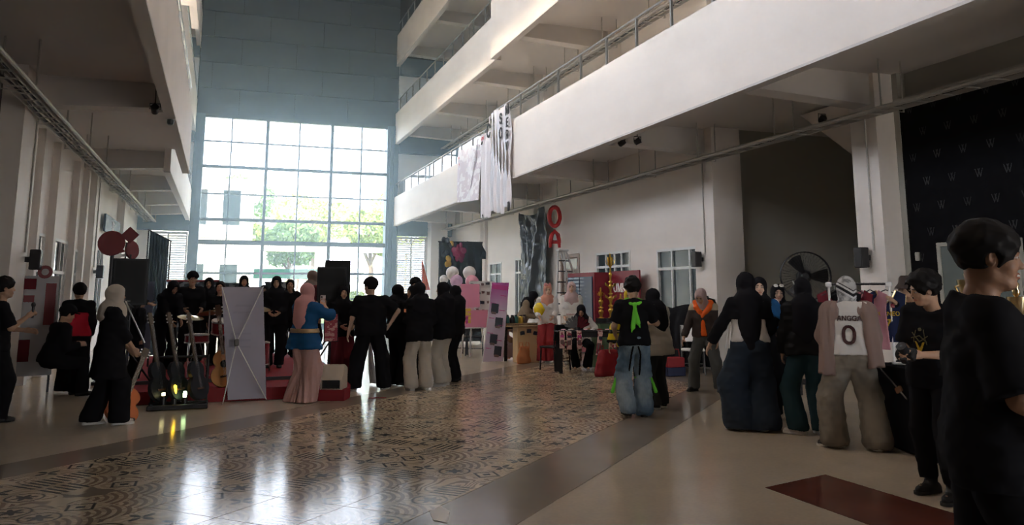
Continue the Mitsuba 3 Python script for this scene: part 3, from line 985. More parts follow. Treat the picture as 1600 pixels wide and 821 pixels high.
def top(fig, h, e=0.014, sleeve=0.9, cuff=0.016, hem=-0.06, flare=0.0, neck=0.0, wr=0.010, seed=1, only=None, belly=0.0, field=False):
    """shirt or jacket: hem is measured from the hips along the body"""
    s = SDF(0.03)
    fig.torso(s, e, k=0.05)
    q = fig.s
    c = fig.hip + fig.up * hem * q
    for x in (-1, 1):
        s.cone(fig.waist + fig.Rb @ np.array([x * 0.065 * fig.build, 0, 0]) * q, c + fig.Rb @ np.array([x * (0.085 + flare) * fig.build, 0, 0]) * q, 0.09 * q + e + belly, 0.098 * q + e + flare, k=0.05)
    s.plane(c, -fig.up)
    s.plane(fig.neck0 + fig.Rc @ np.array([0, 0, 0.012 + neck]) * q, fig.Rc @ np.array([0, 0.35, 1.0]))
    if sleeve > 0:
        for a in (1, -1):
            w = SDF(0.02)
            fig.arm(w, a, e, cuff, sleeve)
            if sleeve < 0.98:
                p = fig.sh[a] + (fig.el[a] - fig.sh[a]) * min(1, sleeve * 2)
                d = fig.el[a] - fig.sh[a]
                if sleeve > 0.5:
                    p = fig.el[a] + (fig.ha[a] - fig.el[a]) * (sleeve - 0.5) * 2; d = fig.ha[a] - fig.el[a]
                d = unit(d)
                w.fn(lambda P, p=p, d=d: np.where(np.linalg.norm(P - p, axis=1) < 0.15, (P - p) @ d, -0.05), op='&')
            s.sub(w, 0.03)
    s.fn(folds(wr, 9, seed))
    if only is not None:
        s.fn(only(fig), op='&')
    if field:
        return s
    return taubin(s.mesh(h), 4)


def pants(fig, h, rk=0.075, rh=0.085, hem=0.055, e=0.012, wr=0.010, seed=2, rise=0.1, flat=1.0):
    s = SDF(0.025)
    q = fig.s
    for x in (-1, 1):
        s.cone(fig.hip + fig.Rb @ np.array([x * 0.072 * fig.build, -0.012, 0]) * q, fig.waist + fig.Rb @ np.array([x * 0.06 * fig.build, 0, 0]) * q, 0.100 * (0.6 + 0.4 * fig.build) * q + e, 0.088 * q + e, k=0.04)
        w = SDF(0.03)
        fig.leg(w, x, e, rk, rh, k=0.03)
        p = fig.an[x] + np.array([0, 0, (hem - 0.085) * q])
        w.fn(lambda P, p=p: np.where(np.linalg.norm((P - p)[:, :2], axis=1) < 0.2, p[2] - P[:, 2], -0.05), op='&')
        s.sub(w, 0.025)
    s.plane(fig.waist + fig.up * (rise - 0.13) * q, fig.up)
    s.fn(folds(wr, 8, seed, 0.6))
    return taubin(s.mesh(h), 4)


def skirt(fig, h, hem=0.03, r=0.2, nf=11, amp=0.012, e=0.012, rise=0.0, seed=3, sx=1.0, waist=0.0, dx=0.0):
    """long skirt falling from the hips, with standing folds"""
    s = SDF(0.04)
    q = fig.s
    for x in (-1, 1):
        s.cone(fig.hip + fig.Rb @ np.array([x * 0.075 * fig.build, -0.012, 0]) * q, fig.waist + fig.Rb @ np.array([x * 0.058 * fig.build, 0, 0]) * q, 0.102 * q + e, 0.088 * q + e)
    mid = (fig.an[1] + fig.an[-1]) / 2
    mid = np.array([mid[0] + dx, mid[1], hem * q])
    km = (fig.kn[1] + fig.kn[-1]) / 2
    for x in (-1, 1):
        t = mid + np.array([x * r * 0.45 * sx, 0, -0.03])
        kk = np.array([km[0] + x * (0.07 + 0.25 * (r - 0.1)) * q, km[1], km[2]])
        s.cone(fig.hip + fig.Rb @ np.array([x * 0.075, -0.012, 0]) * q, kk, 0.104 * q + e, 0.102 * q + e, k=0.05)
        s.cone(fig.hj[x], fig.kn[x], 0.098 * q + e, 0.09 * q + e, k=0.04)
        s.cone(kk, t, 0.102 * q + e, max(r * 0.72, 0.1), k=0.05)
    c0 = fig.hip

    def fold(P):
        t = np.clip((c0[2] - P[:, 2]) / max(c0[2] - hem, 0.1), 0, 1)
        c = c0[:2] + (mid[:2] - c0[:2]) * t[:, None]
        a = np.arctan2(P[:, 1] - c[:, 1], P[:, 0] - c[:, 0])
        return amp * t * (np.sin(a * nf + seed + 1.5 * np.sin(a * 3 + seed)) + 0.5 * np.sin(a * (nf * 2 + 1) + 2 * seed))
    s.fn(fold)
    s.plane(mid, (0, 0, -1))
    s.plane(fig.waist + fig.up * rise * q, fig.up)
    return taubin(s.mesh(h), 4)


def shoes(fig, h, e=0.010, high=0.0, L=0.135, sides=(1, -1)):
    s = SDF(0.02)
    q = fig.s
    for x in sides:
        a, t = fig.an[x], fig.toe[x]
        g = np.array([a[0], a[1], a[2] - 0.085 * q])
        s.cone(g - t * 0.045 * q + [0, 0, 0.035 * q], g + t * 0.02 * q + [0, 0, 0.05 * q], 0.036 * q + e * 0.6, 0.040 * q + e * 0.6)
        s.cone(g + t * 0.02 * q + [0, 0, 0.042 * q], g + t * L * q + [0, 0, 0.03 * q], 0.036 * q + e * 0.5, 0.028 * q + e * 0.5)
        sd = np.cross(t, [0, 0, 1.0])
        s.cone(g + t * 0.09 * q + sd * 0.016 * q + [0, 0, 0.028 * q], g + t * 0.09 * q - sd * 0.016 * q + [0, 0, 0.028 * q], 0.03 * q + e * 0.4)
        if high:
            s.cone(g + [0, 0, 0.06 * q], g + [0, 0, (0.08 + high) * q], 0.04 * q + e * 0.4, 0.036 * q + e)
        s.fn(lambda P, g=g: np.where(np.linalg.norm((P - g)[:, :2], axis=1) < 0.26, g[2] + 0.004 - P[:, 2], -9.0), op='&')
    return s.mesh(min(h, 0.009))


def soles(fig, h, e=0.012, L=0.135, th=0.022, sides=(1, -1)):
    s = SDF(0.012)
    q = fig.s
    out = []
    for x in sides:
        a, t = fig.an[x], fig.toe[x]
        g = np.array([a[0], a[1], a[2] - 0.085 * q])
        ang = math.atan2(t[1], t[0])
        pts = LineString([(-0.045 * q, 0), (L * q, 0)]).buffer(0.036 * q + e * 0.6, quad_segs=4)
        pts = pts.union(Point(0.085 * q, 0).buffer(0.047 * q + e * 0.4, quad_segs=4))
        m = ext(affinity.scale(pts, 1, 1), th)
        out.append(tr(m, rz=math.degrees(ang), loc=g + [0, 0, 0.001]))
    return cat(*out)


def hijab(fig, h, drape=0.2, e=0.013, back=None, wide=1.0, seed=5, wr=0.006, crown=0.0, open_=1.0, pointed=0.0):
    """head scarf: cap round the face, wrapped neck, cape over chest and back"""
    s = SDF(0.03)
    q = fig.s
    H = lambda x, y, z: fig.head + fig.Rh @ np.array([x, y, z]) * q
    back = drape if back is None else back
    s.ell(H(0, -0.014, 0.03 + crown), np.array([0.076, 0.097, 0.087]) * q + e, M=fig.Rh)
    s.ell(H(0, 0.012, -0.035), np.array([0.068, 0.068, 0.085]) * q + e, k=0.04, M=fig.Rh)
    s.cone(H(0, -0.005, -0.085), fig.neck0 + fig.Rc @ np.array([0, 0.01, 0.0]) * q, 0.062 * q + e, 0.085 * q + e, k=0.04)
    if drape > 0:
        c1 = fig.neck0 + fig.Rc @ np.array([0, 0.075, -0.03]) * q
        c2 = fig.neck0 + fig.Rc @ np.array([0, 0.085, -0.03 - drape]) * q
        for x in (-1, 0, 1):
            o = fig.Rc @ np.array([x * 0.075 * wide, -abs(x) * 0.02, 0]) * q
            s.cone(c1 + o * 0.5, c2 + o * (1 - pointed) + fig.Rc @ np.array([0, 0, abs(x) * drape * 0.35]), 0.060 * q + e, 0.050 * q + e, k=0.06)
    if back > 0:
        c1 = fig.neck0 + fig.Rc @ np.array([0, -0.05, 0.0]) * q
        c2 = fig.neck0 + fig.Rc @ np.array([0, -0.075, -0.03 - back]) * q
        for x in (-1, 0, 1):
            o = fig.Rc @ np.array([x * 0.085 * wide, 0, 0]) * q
            s.cone(c1 + o * 0.5, c2 + o * (1 - pointed) + fig.Rc @ np.array([0, 0, abs(x) * back * 0.25]), (0.045 + 0.03 * min(1, back * 5)) * q + e, 0.050 * q + e, k=0.06)
    if max(drape, back) > 0.08:
        for x in (-1, 1):
            s.cone(fig.neck0, fig.sh[x] * 0.85 + fig.neck0 * 0.15 - [0, 0, 0.01], 0.07 * q + e, 0.055 * q + e, k=0.05)
    s.fn(folds(wr, 13, seed, 0.5))
    s.ell(H(0, 0.108, -0.022), np.array([0.056 * open_, 0.075, 0.083 * open_]) * q, op='-', k=0.008, M=fig.Rh)
    return taubin(s.mesh(h), 3)


def hair(fig, h, e=0.016, length=0.0, fringe=0.0, curl=0.006, fr=28, seed=7, volume=0.0, nape=0.0, width=1.0):
    """hair as one mass cut free of the face; length falls down the back"""
    s = SDF(0.025)
    q = fig.s
    H = lambda x, y, z: fig.head + fig.Rh @ np.array([x, y, z]) * q
    s.ell(H(0, -0.016, 0.034 + volume * 0.5), np.array([0.076, 0.095, 0.083]) * q + e + volume, M=fig.Rh)
    if length > 0:
        p = fig.neck0 + fig.Rc @ np.array([0, -0.075, -0.02]) * q
        s.cone(H(0, -0.05, -0.02), p, (0.07 * width) * q + e, 0.075 * width * q + e, k=0.04)
        for x in (-1, 1):
            o = fig.Rc @ np.array([x * 0.05 * width, 0, 0]) * q
            s.cone(p + o, p + o * 1.2 + fig.Rb @ np.array([0, -0.02, -length]) * q, 0.06 * q + e, 0.035 * q + e, k=0.05)
    s.fn(lambda P: 2 * curl * smooth_noise(P, fr, seed) + curl * smooth_noise(P, fr * 2.3, seed + 1))
    n = fig.Rh @ unit((0, 0.62, -1.0))
    if length <= 0:
        s.plane(H(0, -0.02, -0.045 - nape), n)
    else:
        s.plane(H(0, 0.02, -0.03), fig.Rh @ unit((0, 1.0, -0.55)))
    s.ell(H(0, 0.118, -0.03 - fringe), np.array([0.068, 0.068, 0.092]) * q, op='-', k=0.006, M=fig.Rh)
    for x in (-1, 1):
        if length <= 0:
            s.ell(H(x * 0.085, 0.0, -0.022), np.array([0.026, 0.024, 0.036]) * q, op='-', k=0.006, M=fig.Rh)
    return taubin(s.mesh(h), 2)


def cap(fig, h, e=0.032, brim=0.075, turn=0):
    s = SDF(0.02)
    q = fig.s
    R = fig.Rh @ rot((0, 0, 1), turn)
    H = lambda x, y, z: fig.head + R @ np.array([x, y, z]) * q
    s.ell(H(0, -0.012, 0.04), np.array([0.078, 0.097, 0.085]) * q + e, M=R)
    s.plane(H(0, 0, 0.028), R @ np.array([0, 0.15, -1.0]))
    m1 = s.mesh(h)
    b = ext(affinity.scale(Point(0, 0).buffer(1, quad_segs=8), 0.085 * q, (0.09 + brim) * q).intersection(sbox(-1, 0.05 * q, 1, 1)), 0.012)
    b = (b[0] @ R.T + H(0, 0.0, 0.035), b[1])
    return cat(m1, b)


def neckerchief(fig, h, tail=0.22, tail_y=-1, e=0.03, w=0.05, fall=0.0, th=0.016, ring=1.0):
    """scarf knotted round the neck with hanging tails in front (+1) or behind (-1)"""
    s = SDF(0.012)
    q = fig.s
    n = 14
    c = fig.neck0 + fig.Rc @ np.array([0, 0.0, -0.005]) * q
    pts = []
    for i in range(n + 1):
        a = 2 * np.pi * i / n
        pts.append(c + fig.Rc @ np.array([0.10 * ring * math.sin(a), 0.085 * ring * math.cos(a) + 0.0, 0.012 - (0.04 if tail_y > 0 else -0.03) * math.cos(a)]) * q)
    for a, b in zip(pts[:-1], pts[1:]):
        s.cone(a, b, th + 0.006)
    k = c + fig.Rc @ np.array([0, tail_y * 0.115, -0.03]) * q
    s.cone(k, k, 0.026)
    for x, L in ((-0.03, tail), (0.035, tail * 0.8)):
        b = k + fig.Rc @ np.array([x, tail_y * 0.015 + fall, -L]) * q
        s.cone(k, b, 0.016, w * 0.55)
        s.cone(k + (b - k) * 0.8, b + fig.Rc @ np.array([x * 0.6, 0, -0.06]) * q, w * 0.5, 0.008)
    return taubin(s.mesh(min(h, 0.009)), 2)


def belt(fig, h, up=0.0, w=0.022, tkw=None):
    kw = dict(tkw or {})
    kw['e'] = kw.get('e', 0.014) + 0.012
    kw['sleeve'] = 0
    s = top(fig, h, field=True, **kw)
    c = fig.waist + fig.up * up * fig.s
    s.plane(c + fig.up * w, fig.up).plane(c - fig.up * w, -fig.up)
    return s.mesh(min(h, 0.010))


def only_side(sign, x0=0.0):
    return lambda fig: (lambda P: -sign * ((P - fig.hip) @ (fig.Rc @ np.array([1.0, 0, 0])) - x0))


def stuck(fig, field, m, base, R, off=0.004, back=False):
    """lays flat lettering m (x right, y up) on the surface of a field, seen from behind (back) or in front"""
    v = np.array(m[0])
    sgn = -1 if back else 1
    out = np.zeros_like(v)
    d = R @ np.array([0, sgn * 1.0, 0])
    xr = R @ np.array([-sgn * 1.0, 0, 0])
    o = base + xr * v[:, :1] + (R @ np.array([0, 0, 1.0])) * v[:, 1:2] + d * 0.4
    t = np.zeros(len(v))
    for _ in range(40):
        t += np.clip(field(o - d * t[:, None]), -0.02, 0.2) * 0.8
    return o - d * (t - off - v[:, 2] * 1.0)[:, None], m[1]


def shawl(fig, h, drop=0.62, e=0.03, seed=4, spread=0.10):
    """a loose wrap hanging from both shoulders, open over the back"""
    s = SDF(0.04)
    q = fig.s
    for a in (1, -1):
        o = fig.Rc @ np.array([a, 0, 0])
        w = SDF(0.05)
        w.cone(fig.sh[a] - o * 0.015 * q, fig.sh[a] + o * 0.02, 0.058 * q + e)
        w.cone(fig.sh[a], fig.el[a], 0.05 * q + e, 0.05 * q + e)
        d = drop * q * (1.12 if a < 0 else 0.95)
        for y in (-0.05, 0.05):
            w.cone(fig.sh[a] + o * 0.02 + [0, y, -0.03], fig.sh[a] + o * (0.02 + spread * q * 0.6) + np.array([0, y * 1.2, -d]), 0.05 * q + e, 0.052 * q + e, k=0.05)
        b = fig.sh[a][2] - d
        w.plane((0, 0, b + 0.02), (a * 0.15, 0, -1))
        s.sub(w, 0.01)
    s.fn(lambda P: 0.009 * np.sin(np.arctan2(P[:, 1] - fig.hip[1], np.abs(P[:, 0] - fig.hip[0]) - 0.12) * 11 + 3 * smooth_noise(P * [1, 1, 0.3], 6, seed)))
    return taubin(s.mesh(min(h, 0.01)), 3)


def kneeband(fig, h, sides=(1, -1), tail=0.16):
    s = SDF(0.006)
    for x in sides:
        c = fig.kn[x] + [0, 0, -0.02]
        r = 0.098 * fig.s
        p = [c + np.array([r * math.cos(t), r * math.sin(t), 0.0]) for t in np.linspace(0, 2 * np.pi, 15)]
        for a, b in zip(p[:-1], p[1:]):
            s.cone(a, b, 0.013)
        k = c + np.array([x * 0.09, -0.05, 0]) * fig.s
        s.cone(k, k + np.array([x * 0.05, -0.02, -tail]), 0.014, 0.024)
    return s.mesh(0.009)


def crown_mesh(fig, h):
    pr = [(0.062, 0.0), (0.066, 0.03), (0.064, 0.035)]
    ms = []
    for i in range(9):
        a = 2 * np.pi * i / 9
        c = np.array([0.066 * math.cos(a), 0.075 * math.sin(a) - 0.01, 0.10])
        m = m3.Manifold.cylinder(0.075 if i % 2 else 0.05, 0.026, 0.003, 6).to_mesh()
        ms.append(tr((m.vert_properties[:, :3], m.tri_verts), loc=c))
    p = [(0.068 * math.cos(a), 0.078 * math.sin(a) - 0.01, 0.105) for a in np.linspace(0, 2 * np.pi, 24, endpoint=False)]
    ms.append(tube(p, 0.011, 6, closed=True))
    v, f = cat(*ms)
    return v @ fig.Rh.T * fig.s + fig.head, f


def lettering(fig, h, s='A', height=0.08, z=1.2, back=True, x=0.0, tkw=None, bold=True):
    fld = top(fig, h, field=True, **(tkw or {}))
    m = text(s, height, 0.004, bold)
    m = subdiv(m, 0.03)
    base = fig.hip * [1, 1, 0] + np.array([0, 0, z * fig.s]) + fig.Rc @ np.array([x * (-1 if not back else 1), 0, 0])
    return stuck(fig, fld, m, base, fig.Rc, 0.008, back)


def subdiv(m, mx):
    v, f = trimesh.remesh.subdivide_to_size(np.asarray(m[0], float), np.asarray(m[1]), mx, max_iter=12)
    return v, f


def patch_on(fig, h, poly=None, z=1.2, x=0.0, back=False, tkw=None, off=0.006):
    """a flat print of the given outline laid on the front or back of the shirt"""
    fld = top(fig, h, field=True, **(tkw or {}))
    m = subdiv(ext(poly, 0.002), 0.03)
    base = fig.hip * [1, 1, 0] + np.array([0, 0, z * fig.s]) + fig.Rc @ np.array([x, 0, 0])
    return stuck(fig, fld, m, base, fig.Rc, off, back)


def scout_scarf(fig, h, tail=0.30, th=0.026, knot=0.16):
    """neckerchief lying in a V over the chest, knotted, with long tails"""
    s = SDF(0.014)
    q = fig.s
    P = lambda x, y, z: fig.neck0 + fig.Rc @ np.array([x, y, z]) * q
    k = P(0, 0.125, -knot)
    for x in (-1, 1):
        a = [P(0, -0.105, 0.0), P(x * 0.085, -0.065, 0.03), P(x * 0.125, 0.01, 0.035), P(x * 0.105, 0.085, -0.03), P(x * 0.05, 0.12, -knot * 0.6), k]
        for u, v in zip(a[:-1], a[1:]):
            s.cone(u, v, th + 0.004, th)
        e = k + fig.Rc @ np.array([x * 0.022, 0.0, -tail]) * q
        s.cone(k, e, 0.018, 0.026)
    s.cone(k, k, 0.03)
    s.cone(P(0, -0.11, -0.02), P(0, -0.12, -0.12), 0.03, 0.012)
    s.fn(folds(0.006, 16, 5))
    return taubin(s.mesh(min(h, 0.009)), 2)
# fabrics
def weave(c, amp=0.10):
    c = np.asarray(c)
    def fn(p, n, uv):
        k = fbm(p.x * 14, p.y * 14, p.z * 14, 3)
        return mi.Color3f(float(c[0]), float(c[1]), float(c[2])) * (1 - amp + 2 * amp * k)
    return fn


def cloth(key, c, rough=0.85, sheen=None, tex=False):
    sheen = (0.0 if max(c) < 0.02 else 0.25) if sheen is None else sheen
    scene[key] = {'type': 'twosided', 'bsdf': {'type': 'principled', 'base_color': proc(weave(c)) if tex else {'type': 'rgb', 'value': [float(x) for x in c]}, 'roughness': float(rough), 'specular': 0.08 if 0 < max(c) < 0.02 else 0.25, 'sheen': float(sheen)}}
    return key


cloth('black_cloth', (0.011, 0.011, 0.013))
cloth('black_hijab', (0.013, 0.013, 0.016), 0.8)
cloth('charcoal', (0.035, 0.036, 0.036))
cloth('grey_trousers', (0.075, 0.075, 0.068))
cloth('white_cloth', (0.66, 0.63, 0.60))
cloth('cream_cloth', (0.52, 0.46, 0.38))
cloth('cream_hijab', (0.50, 0.43, 0.36))
cloth('navy_denim', (0.028, 0.040, 0.058))
cloth('teal_denim', (0.018, 0.042, 0.050))
def faded(p, n, uv):
    k = fbm(p.x * 5, p.y * 5, p.z * 3, 4)
    w = noise(p.x * 90, p.y * 90, p.z * 30)
    return mix((0.10, 0.17, 0.24), (0.33, 0.40, 0.44), smoothstep(0.3, 0.75, k)) * (0.92 + 0.16 * w)
def mud(p, n, uv):
    k = fbm(p.x * 6, p.y * 6, p.z * 3, 4)
    return mix((0.155, 0.13, 0.10), (0.29, 0.255, 0.205), smoothstep(0.25, 0.75, k))
cloth('blue_denim', (0, 0, 0)); scene['blue_denim']['bsdf']['base_color'] = proc(faded)
cloth('khaki_denim', (0, 0, 0)); scene['khaki_denim']['bsdf']['base_color'] = proc(mud)
cloth('satin_pink', (0.56, 0.33, 0.29), 0.35, 0.5)
cloth('pink_hijab', (0.60, 0.30, 0.29))
cloth('blue_cloth', (0.012, 0.075, 0.20), 0.7)
cloth('lime', (0.16, 0.62, 0.05), 0.6)
cloth('orange', (0.80, 0.13, 0.02), 0.6)
cloth('rose_hijab', (0.48, 0.34, 0.32))
cloth('peach_hijab', (0.62, 0.30, 0.22))
cloth('dusty_hijab', (0.50, 0.36, 0.35))
cloth('brown_top', (0.055, 0.040, 0.036))
cloth('red_dress', (0.45, 0.02, 0.035))
cloth('red_skirt', (0.30, 0.035, 0.04), tex=True)
cloth('maroon', (0.12, 0.018, 0.025))
cloth('khaki', (0.33, 0.26, 0.18))
cloth('yellow_cloth', (0.60, 0.42, 0.02))
cloth('shawl', (0.27, 0.19, 0.165), 0.9)
cloth('leather', (0.012, 0.012, 0.012), 0.38, 0)
mat('hair_black', (0.009, 0.008, 0.008), 0.6, spec=0.18)
mat('shoe_white', (0.60, 0.56, 0.50), 0.6)
mat('shoe_black', (0.015, 0.015, 0.015), 0.5)
mat('sole_white', (0.66, 0.63, 0.58), 0.7)
mat('sole_dark', (0.03, 0.028, 0.026), 0.8)
mat('maroon_print', (0.045, 0.012, 0.012), 0.6)
def chev(p, n, uv):
    # grey printed head scarf with pale and dark chevrons
    a = dr.abs((p.x - 5.85) * 0.766 - (p.y - 6.36) * 0.643)
    t = (p.z - 1.46) - a * 0.62
    k = fbm(p.x * 22, p.y * 22, p.z * 22, 3)
    base = mix((0.20, 0.20, 0.20), (0.50, 0.50, 0.50), smoothstep(0.35, 0.65, k))
    s = smoothstep(0.0, 0.4, dr.sin(t * 120))
    on = smoothstep(-0.055, -0.045, t) * (1 - smoothstep(0.03, 0.04, t))
    return mix(base, mix((0.02, 0.02, 0.022), (0.62, 0.62, 0.62), s), on)
cloth('scarf_grey', (0, 0, 0)); scene['scarf_grey']['bsdf']['base_color'] = proc(chev)
cloth('batik', (0, 0, 0))
def batik(p, n, uv):
    a, b, r = mikit.voronoi((p.x + p.y) * 16, p.z * 16)
    return mix((0.10, 0.06, 0.04), (0.42, 0.33, 0.25), smoothstep(0.25, 0.45, a))
scene['batik']['bsdf']['base_color'] = proc(batik)
cloth('yellow_bands', (0, 0, 0))
scene['yellow_bands']['bsdf']['base_color'] = proc(lambda p, n, uv: mix((0.62, 0.45, 0.02), (0.02, 0.02, 0.02), smoothstep(-0.1, 0.1, dr.sin(p.z * 48) - 0.35)))
cloth('scout_top', (0, 0, 0))
scene['scout_top']['bsdf']['base_color'] = proc(lambda p, n, uv: mix((0.052, 0.038, 0.034), (0.46, 0.38, 0.27), smoothstep(1.20, 1.215, p.z)))
cloth('hat_brown', (0.06, 0.045, 0.04))
cloth('taupe_hijab', (0.25, 0.20, 0.17))
mat('pink_gold', (0.75, 0.35, 0.32), 0.3, 0.6)
mat('belt_gold', (0.45, 0.30, 0.16), 0.4, 0.5)
mat('badge_orange', (0.7, 0.25, 0.12), 0.6)
mat('shoe_grey', (0.22, 0.21, 0.20), 0.7)
# ---------------------------------------------------------------- people, from the right to the left of the picture
def at_hand(fig, place, q, off=(0, 0, 0)):
    M = handframe(fig, q)
    return place((np.array([fig.ha[q] + M @ (np.array([0, 0, -0.07]) * fig.s) + np.asarray(off, float)]), []))[0][0]


held = {}
# the man close on the right
f = Fig(H=1.71, sex='m', build=1.04, lean=2, fr=(0.09, 0.16), fl=(-0.10, -0.14), hr=(0.22, 0.26, 0.94), hl=(-0.26, -0.02, 0.78), turn=2, nod=2)
person('smiling young man in black T-shirt close to the camera at the right edge, walking right', (2.655, 2.275), 130, f, [
    ('trousers', pants, 'black_cloth', dict(rk=0.095, rh=0.095, e=0.016)), ('tshirt', top, 'black_cloth', dict(sleeve=0.44, cuff=0.038, e=0.026, hem=-0.10, neck=-0.005, wr=0.016)),
    ('hair', hair, 'hair_black', dict(volume=0.006, curl=0.010, nape=0.02, fringe=0.0)), ('shoe', shoes, 'shoe_black', dict(), [('sole', soles, 'sole_dark')])],
    skin='brown', headkind='ms', hb=0.011, hh=0.0035, hw=0.010, hand_h=0.004)
# the boy with the camera
f = Fig(H=1.62, sex='m', build=0.92, lean=8, side=-7, hr=(0.06, 0.30, 1.06), hl=(-0.08, 0.30, 1.05), fr=(0.13, -0.10), fl=(-0.12, 0.06), turn=38, nod=14, handr='hold', handl='hold')
tk = dict(sleeve=0.42, cuff=0.034, e=0.022, hem=-0.08)
emb = [Polygon([(-0.035, 0.03), (-0.022, 0.03), (0, -0.02), (0.022, 0.03), (0.035, 0.03), (0.008, -0.055), (-0.008, -0.055)])]
lines = LineString([(-0.055, 0.09), (0, 0.03), (0.06, 0.08)]).buffer(0.004).union(LineString([(-0.06, 0.05), (0.0, 0.075), (0.05, 0.035)]).buffer(0.004)).union(Point(0, 0.12).buffer(0.013)).union(LineString([(-0.045, 0.02), (-0.03, 0.11)]).buffer(0.003)).union(LineString([(0.05, 0.015), (0.028, 0.12)]).buffer(0.003))
mat('print_gold', (0.50, 0.33, 0.03), 0.5)
mat('print_dim', (0.10, 0.085, 0.04), 0.6)
boy, pl = person('boy in black T-shirt with a gold print holding a camera in both hands', (5.03, 4.72), 256, f, [
    ('trousers', pants, 'black_cloth', dict(rk=0.066, rh=0.058, hem=0.12)), ('tshirt', top, 'black_cloth', tk),
    ('print', patch_on, 'print_gold', dict(poly=emb[0], z=1.13, tkw=tk)), ('print', patch_on, 'print_dim', dict(poly=lines, z=1.13, tkw=tk)),
    ('hair', hair, 'hair_black', dict(volume=0.014, curl=0.014, nape=0.03, fringe=-0.012)), ('shoe', shoes, 'shoe_black', dict(high=0.05), [('sole', soles, 'sole_dark')])],
    headkind='m', hb=0.013, hh=0.005, hw=0.011, hand_h=0.0045)
held['camera'] = at_hand(f, pl, 1), at_hand(f, pl, -1)
# the woman in the numbered jersey
f = Fig(H=1.60, fr=(0.13, -0.04), fl=(-0.26, 0.0), tl=75, tr_=10, hr=(0.20, 0.26, 1.0), hl=(-0.22, 0.24, 0.98), twist=-3)
tk = dict(sleeve=0.30, cuff=0.03, e=0.034, hem=0.03)
person('woman seen from behind in white numbered jersey, taupe shawl and baggy khaki jeans', (5.87, 6.38), 40, f, [
    ('jeans', pants, 'khaki_denim', dict(rk=0.105, rh=0.132, hem=0.025, e=0.026, rise=0.12, wr=0.016)), ('jersey', top, 'white_cloth', tk),
    ('lettering', lettering, 'maroon_print', dict(s='ANGGA', height=0.045, x=0.012, z=1.245, tkw=tk)), ('number', lettering, 'maroon_print', dict(s='0', height=0.17, z=1.02, tkw=tk)),
    ('shawl', shawl, 'shawl', dict()), ('head_scarf', hijab, 'scarf_grey', dict(drape=0.0, back=0.0, e=0.014)),
    ('shoe', shoes, 'shoe_black', dict(), [('sole', soles, 'sole_white')])], hb=0.014, hw=0.011)
# black leather jacket
f = Fig(H=1.60, fr=(0.13, 0.02), fl=(-0.12, 0.0), tl=60, tr_=-20, hr=(0.2, 0.25, 1.1), hl=(-0.24, 0.12, 0.86), build=1.05)
person('woman seen from behind in black leather jacket, black headscarf and dark teal jeans', (5.92, 7.18), 34, f, [
    ('jeans', pants, 'teal_denim', dict(rk=0.088, rh=0.108, hem=0.05)), ('jacket', top, 'leather', dict(sleeve=0.97, e=0.026, cuff=0.024, hem=-0.03, wr=0.014)),
    ('hijab', hijab, 'black_hijab', dict(drape=0.10, back=0.33, wide=0.9)), ('hair_clip', lambda fig, h: rb(fig.head + fig.Rh @ np.array([-0.085, -0.03, 0.06]), (0.012, 0.02, 0.07), 0.005, ry=-25), 'white_plastic', dict(smooth=False)),
    ('shoe', shoes, 'shoe_white', dict(), [('sole', soles, 'sole_white')])], hb=0.014)
# long black scarf, white shirt, very wide denim
f = Fig(H=1.66, fr=(0.12, -0.02), fl=(-0.11, 0.02), tl=70, tr_=15, hr=(0.16, 0.25, 1.05), hl=(-0.40, 0.12, 0.90), turn=-10)
person('woman seen from behind with waist-long black headscarf, white shirt and very wide navy trousers', (5.52, 7.62), 26, f, [
    ('trousers', pants, 'navy_denim', dict(rk=0.135, rh=0.175, hem=0.03, e=0.03, rise=0.13, wr=0.018)), ('shirt', top, 'white_cloth', dict(sleeve=0.0, e=0.024, hem=0.06, wr=0.012)),
    ('sleeve', lambda fig, h: top(fig, h, sleeve=0.95, e=0.028, cuff=0.026, hem=0.30, neck=0.0), 'black_cloth'),
    ('hijab', hijab, 'black_hijab', dict(drape=0.12, back=0.46, wide=0.95, pointed=0.45, e=0.02)),
    ('bag_strap', lambda fig, h, sides: tube([fig.hip + [-0.21 - 0.015 * sides[0], -0.06, 0.22], fig.hip + [-0.25 - 0.018 * sides[0], -0.10, -0.02]], 0.006, 5), 'white_plastic'),
    ('shoe', shoes, 'shoe_white', dict(), [('sole', soles, 'sole_white')])], hb=0.014)
f = Fig(H=1.63, fr=(0.1, 0), fl=(-0.1, 0), hl=(-0.16, 0.04, 0.98), el=(-1, -0.2, -0.1))
person('woman in black headscarf with royal blue sleeves looking out behind the long black scarf', (6.19, 8.29), 212, f, [
    ('skirt', skirt, 'black_cloth', dict(r=0.17, hem=0.05)), ('top', top, 'black_cloth', dict(sleeve=0.0, e=0.018)), ('sleeve', lambda fig, h: top(fig, h, sleeve=0.95, e=0.02, hem=0.32), 'blue_cloth'), ('hijab', hijab, 'black_hijab', dict(drape=0.36)), ('shoe', shoes, 'shoe_black')], skin='light', hh=0.006)
f = Fig(H=1.55, fr=(0.1, 0), fl=(-0.1, 0), hr=(0.10, 0.24, 1.34), handr='grip', turn=-8)
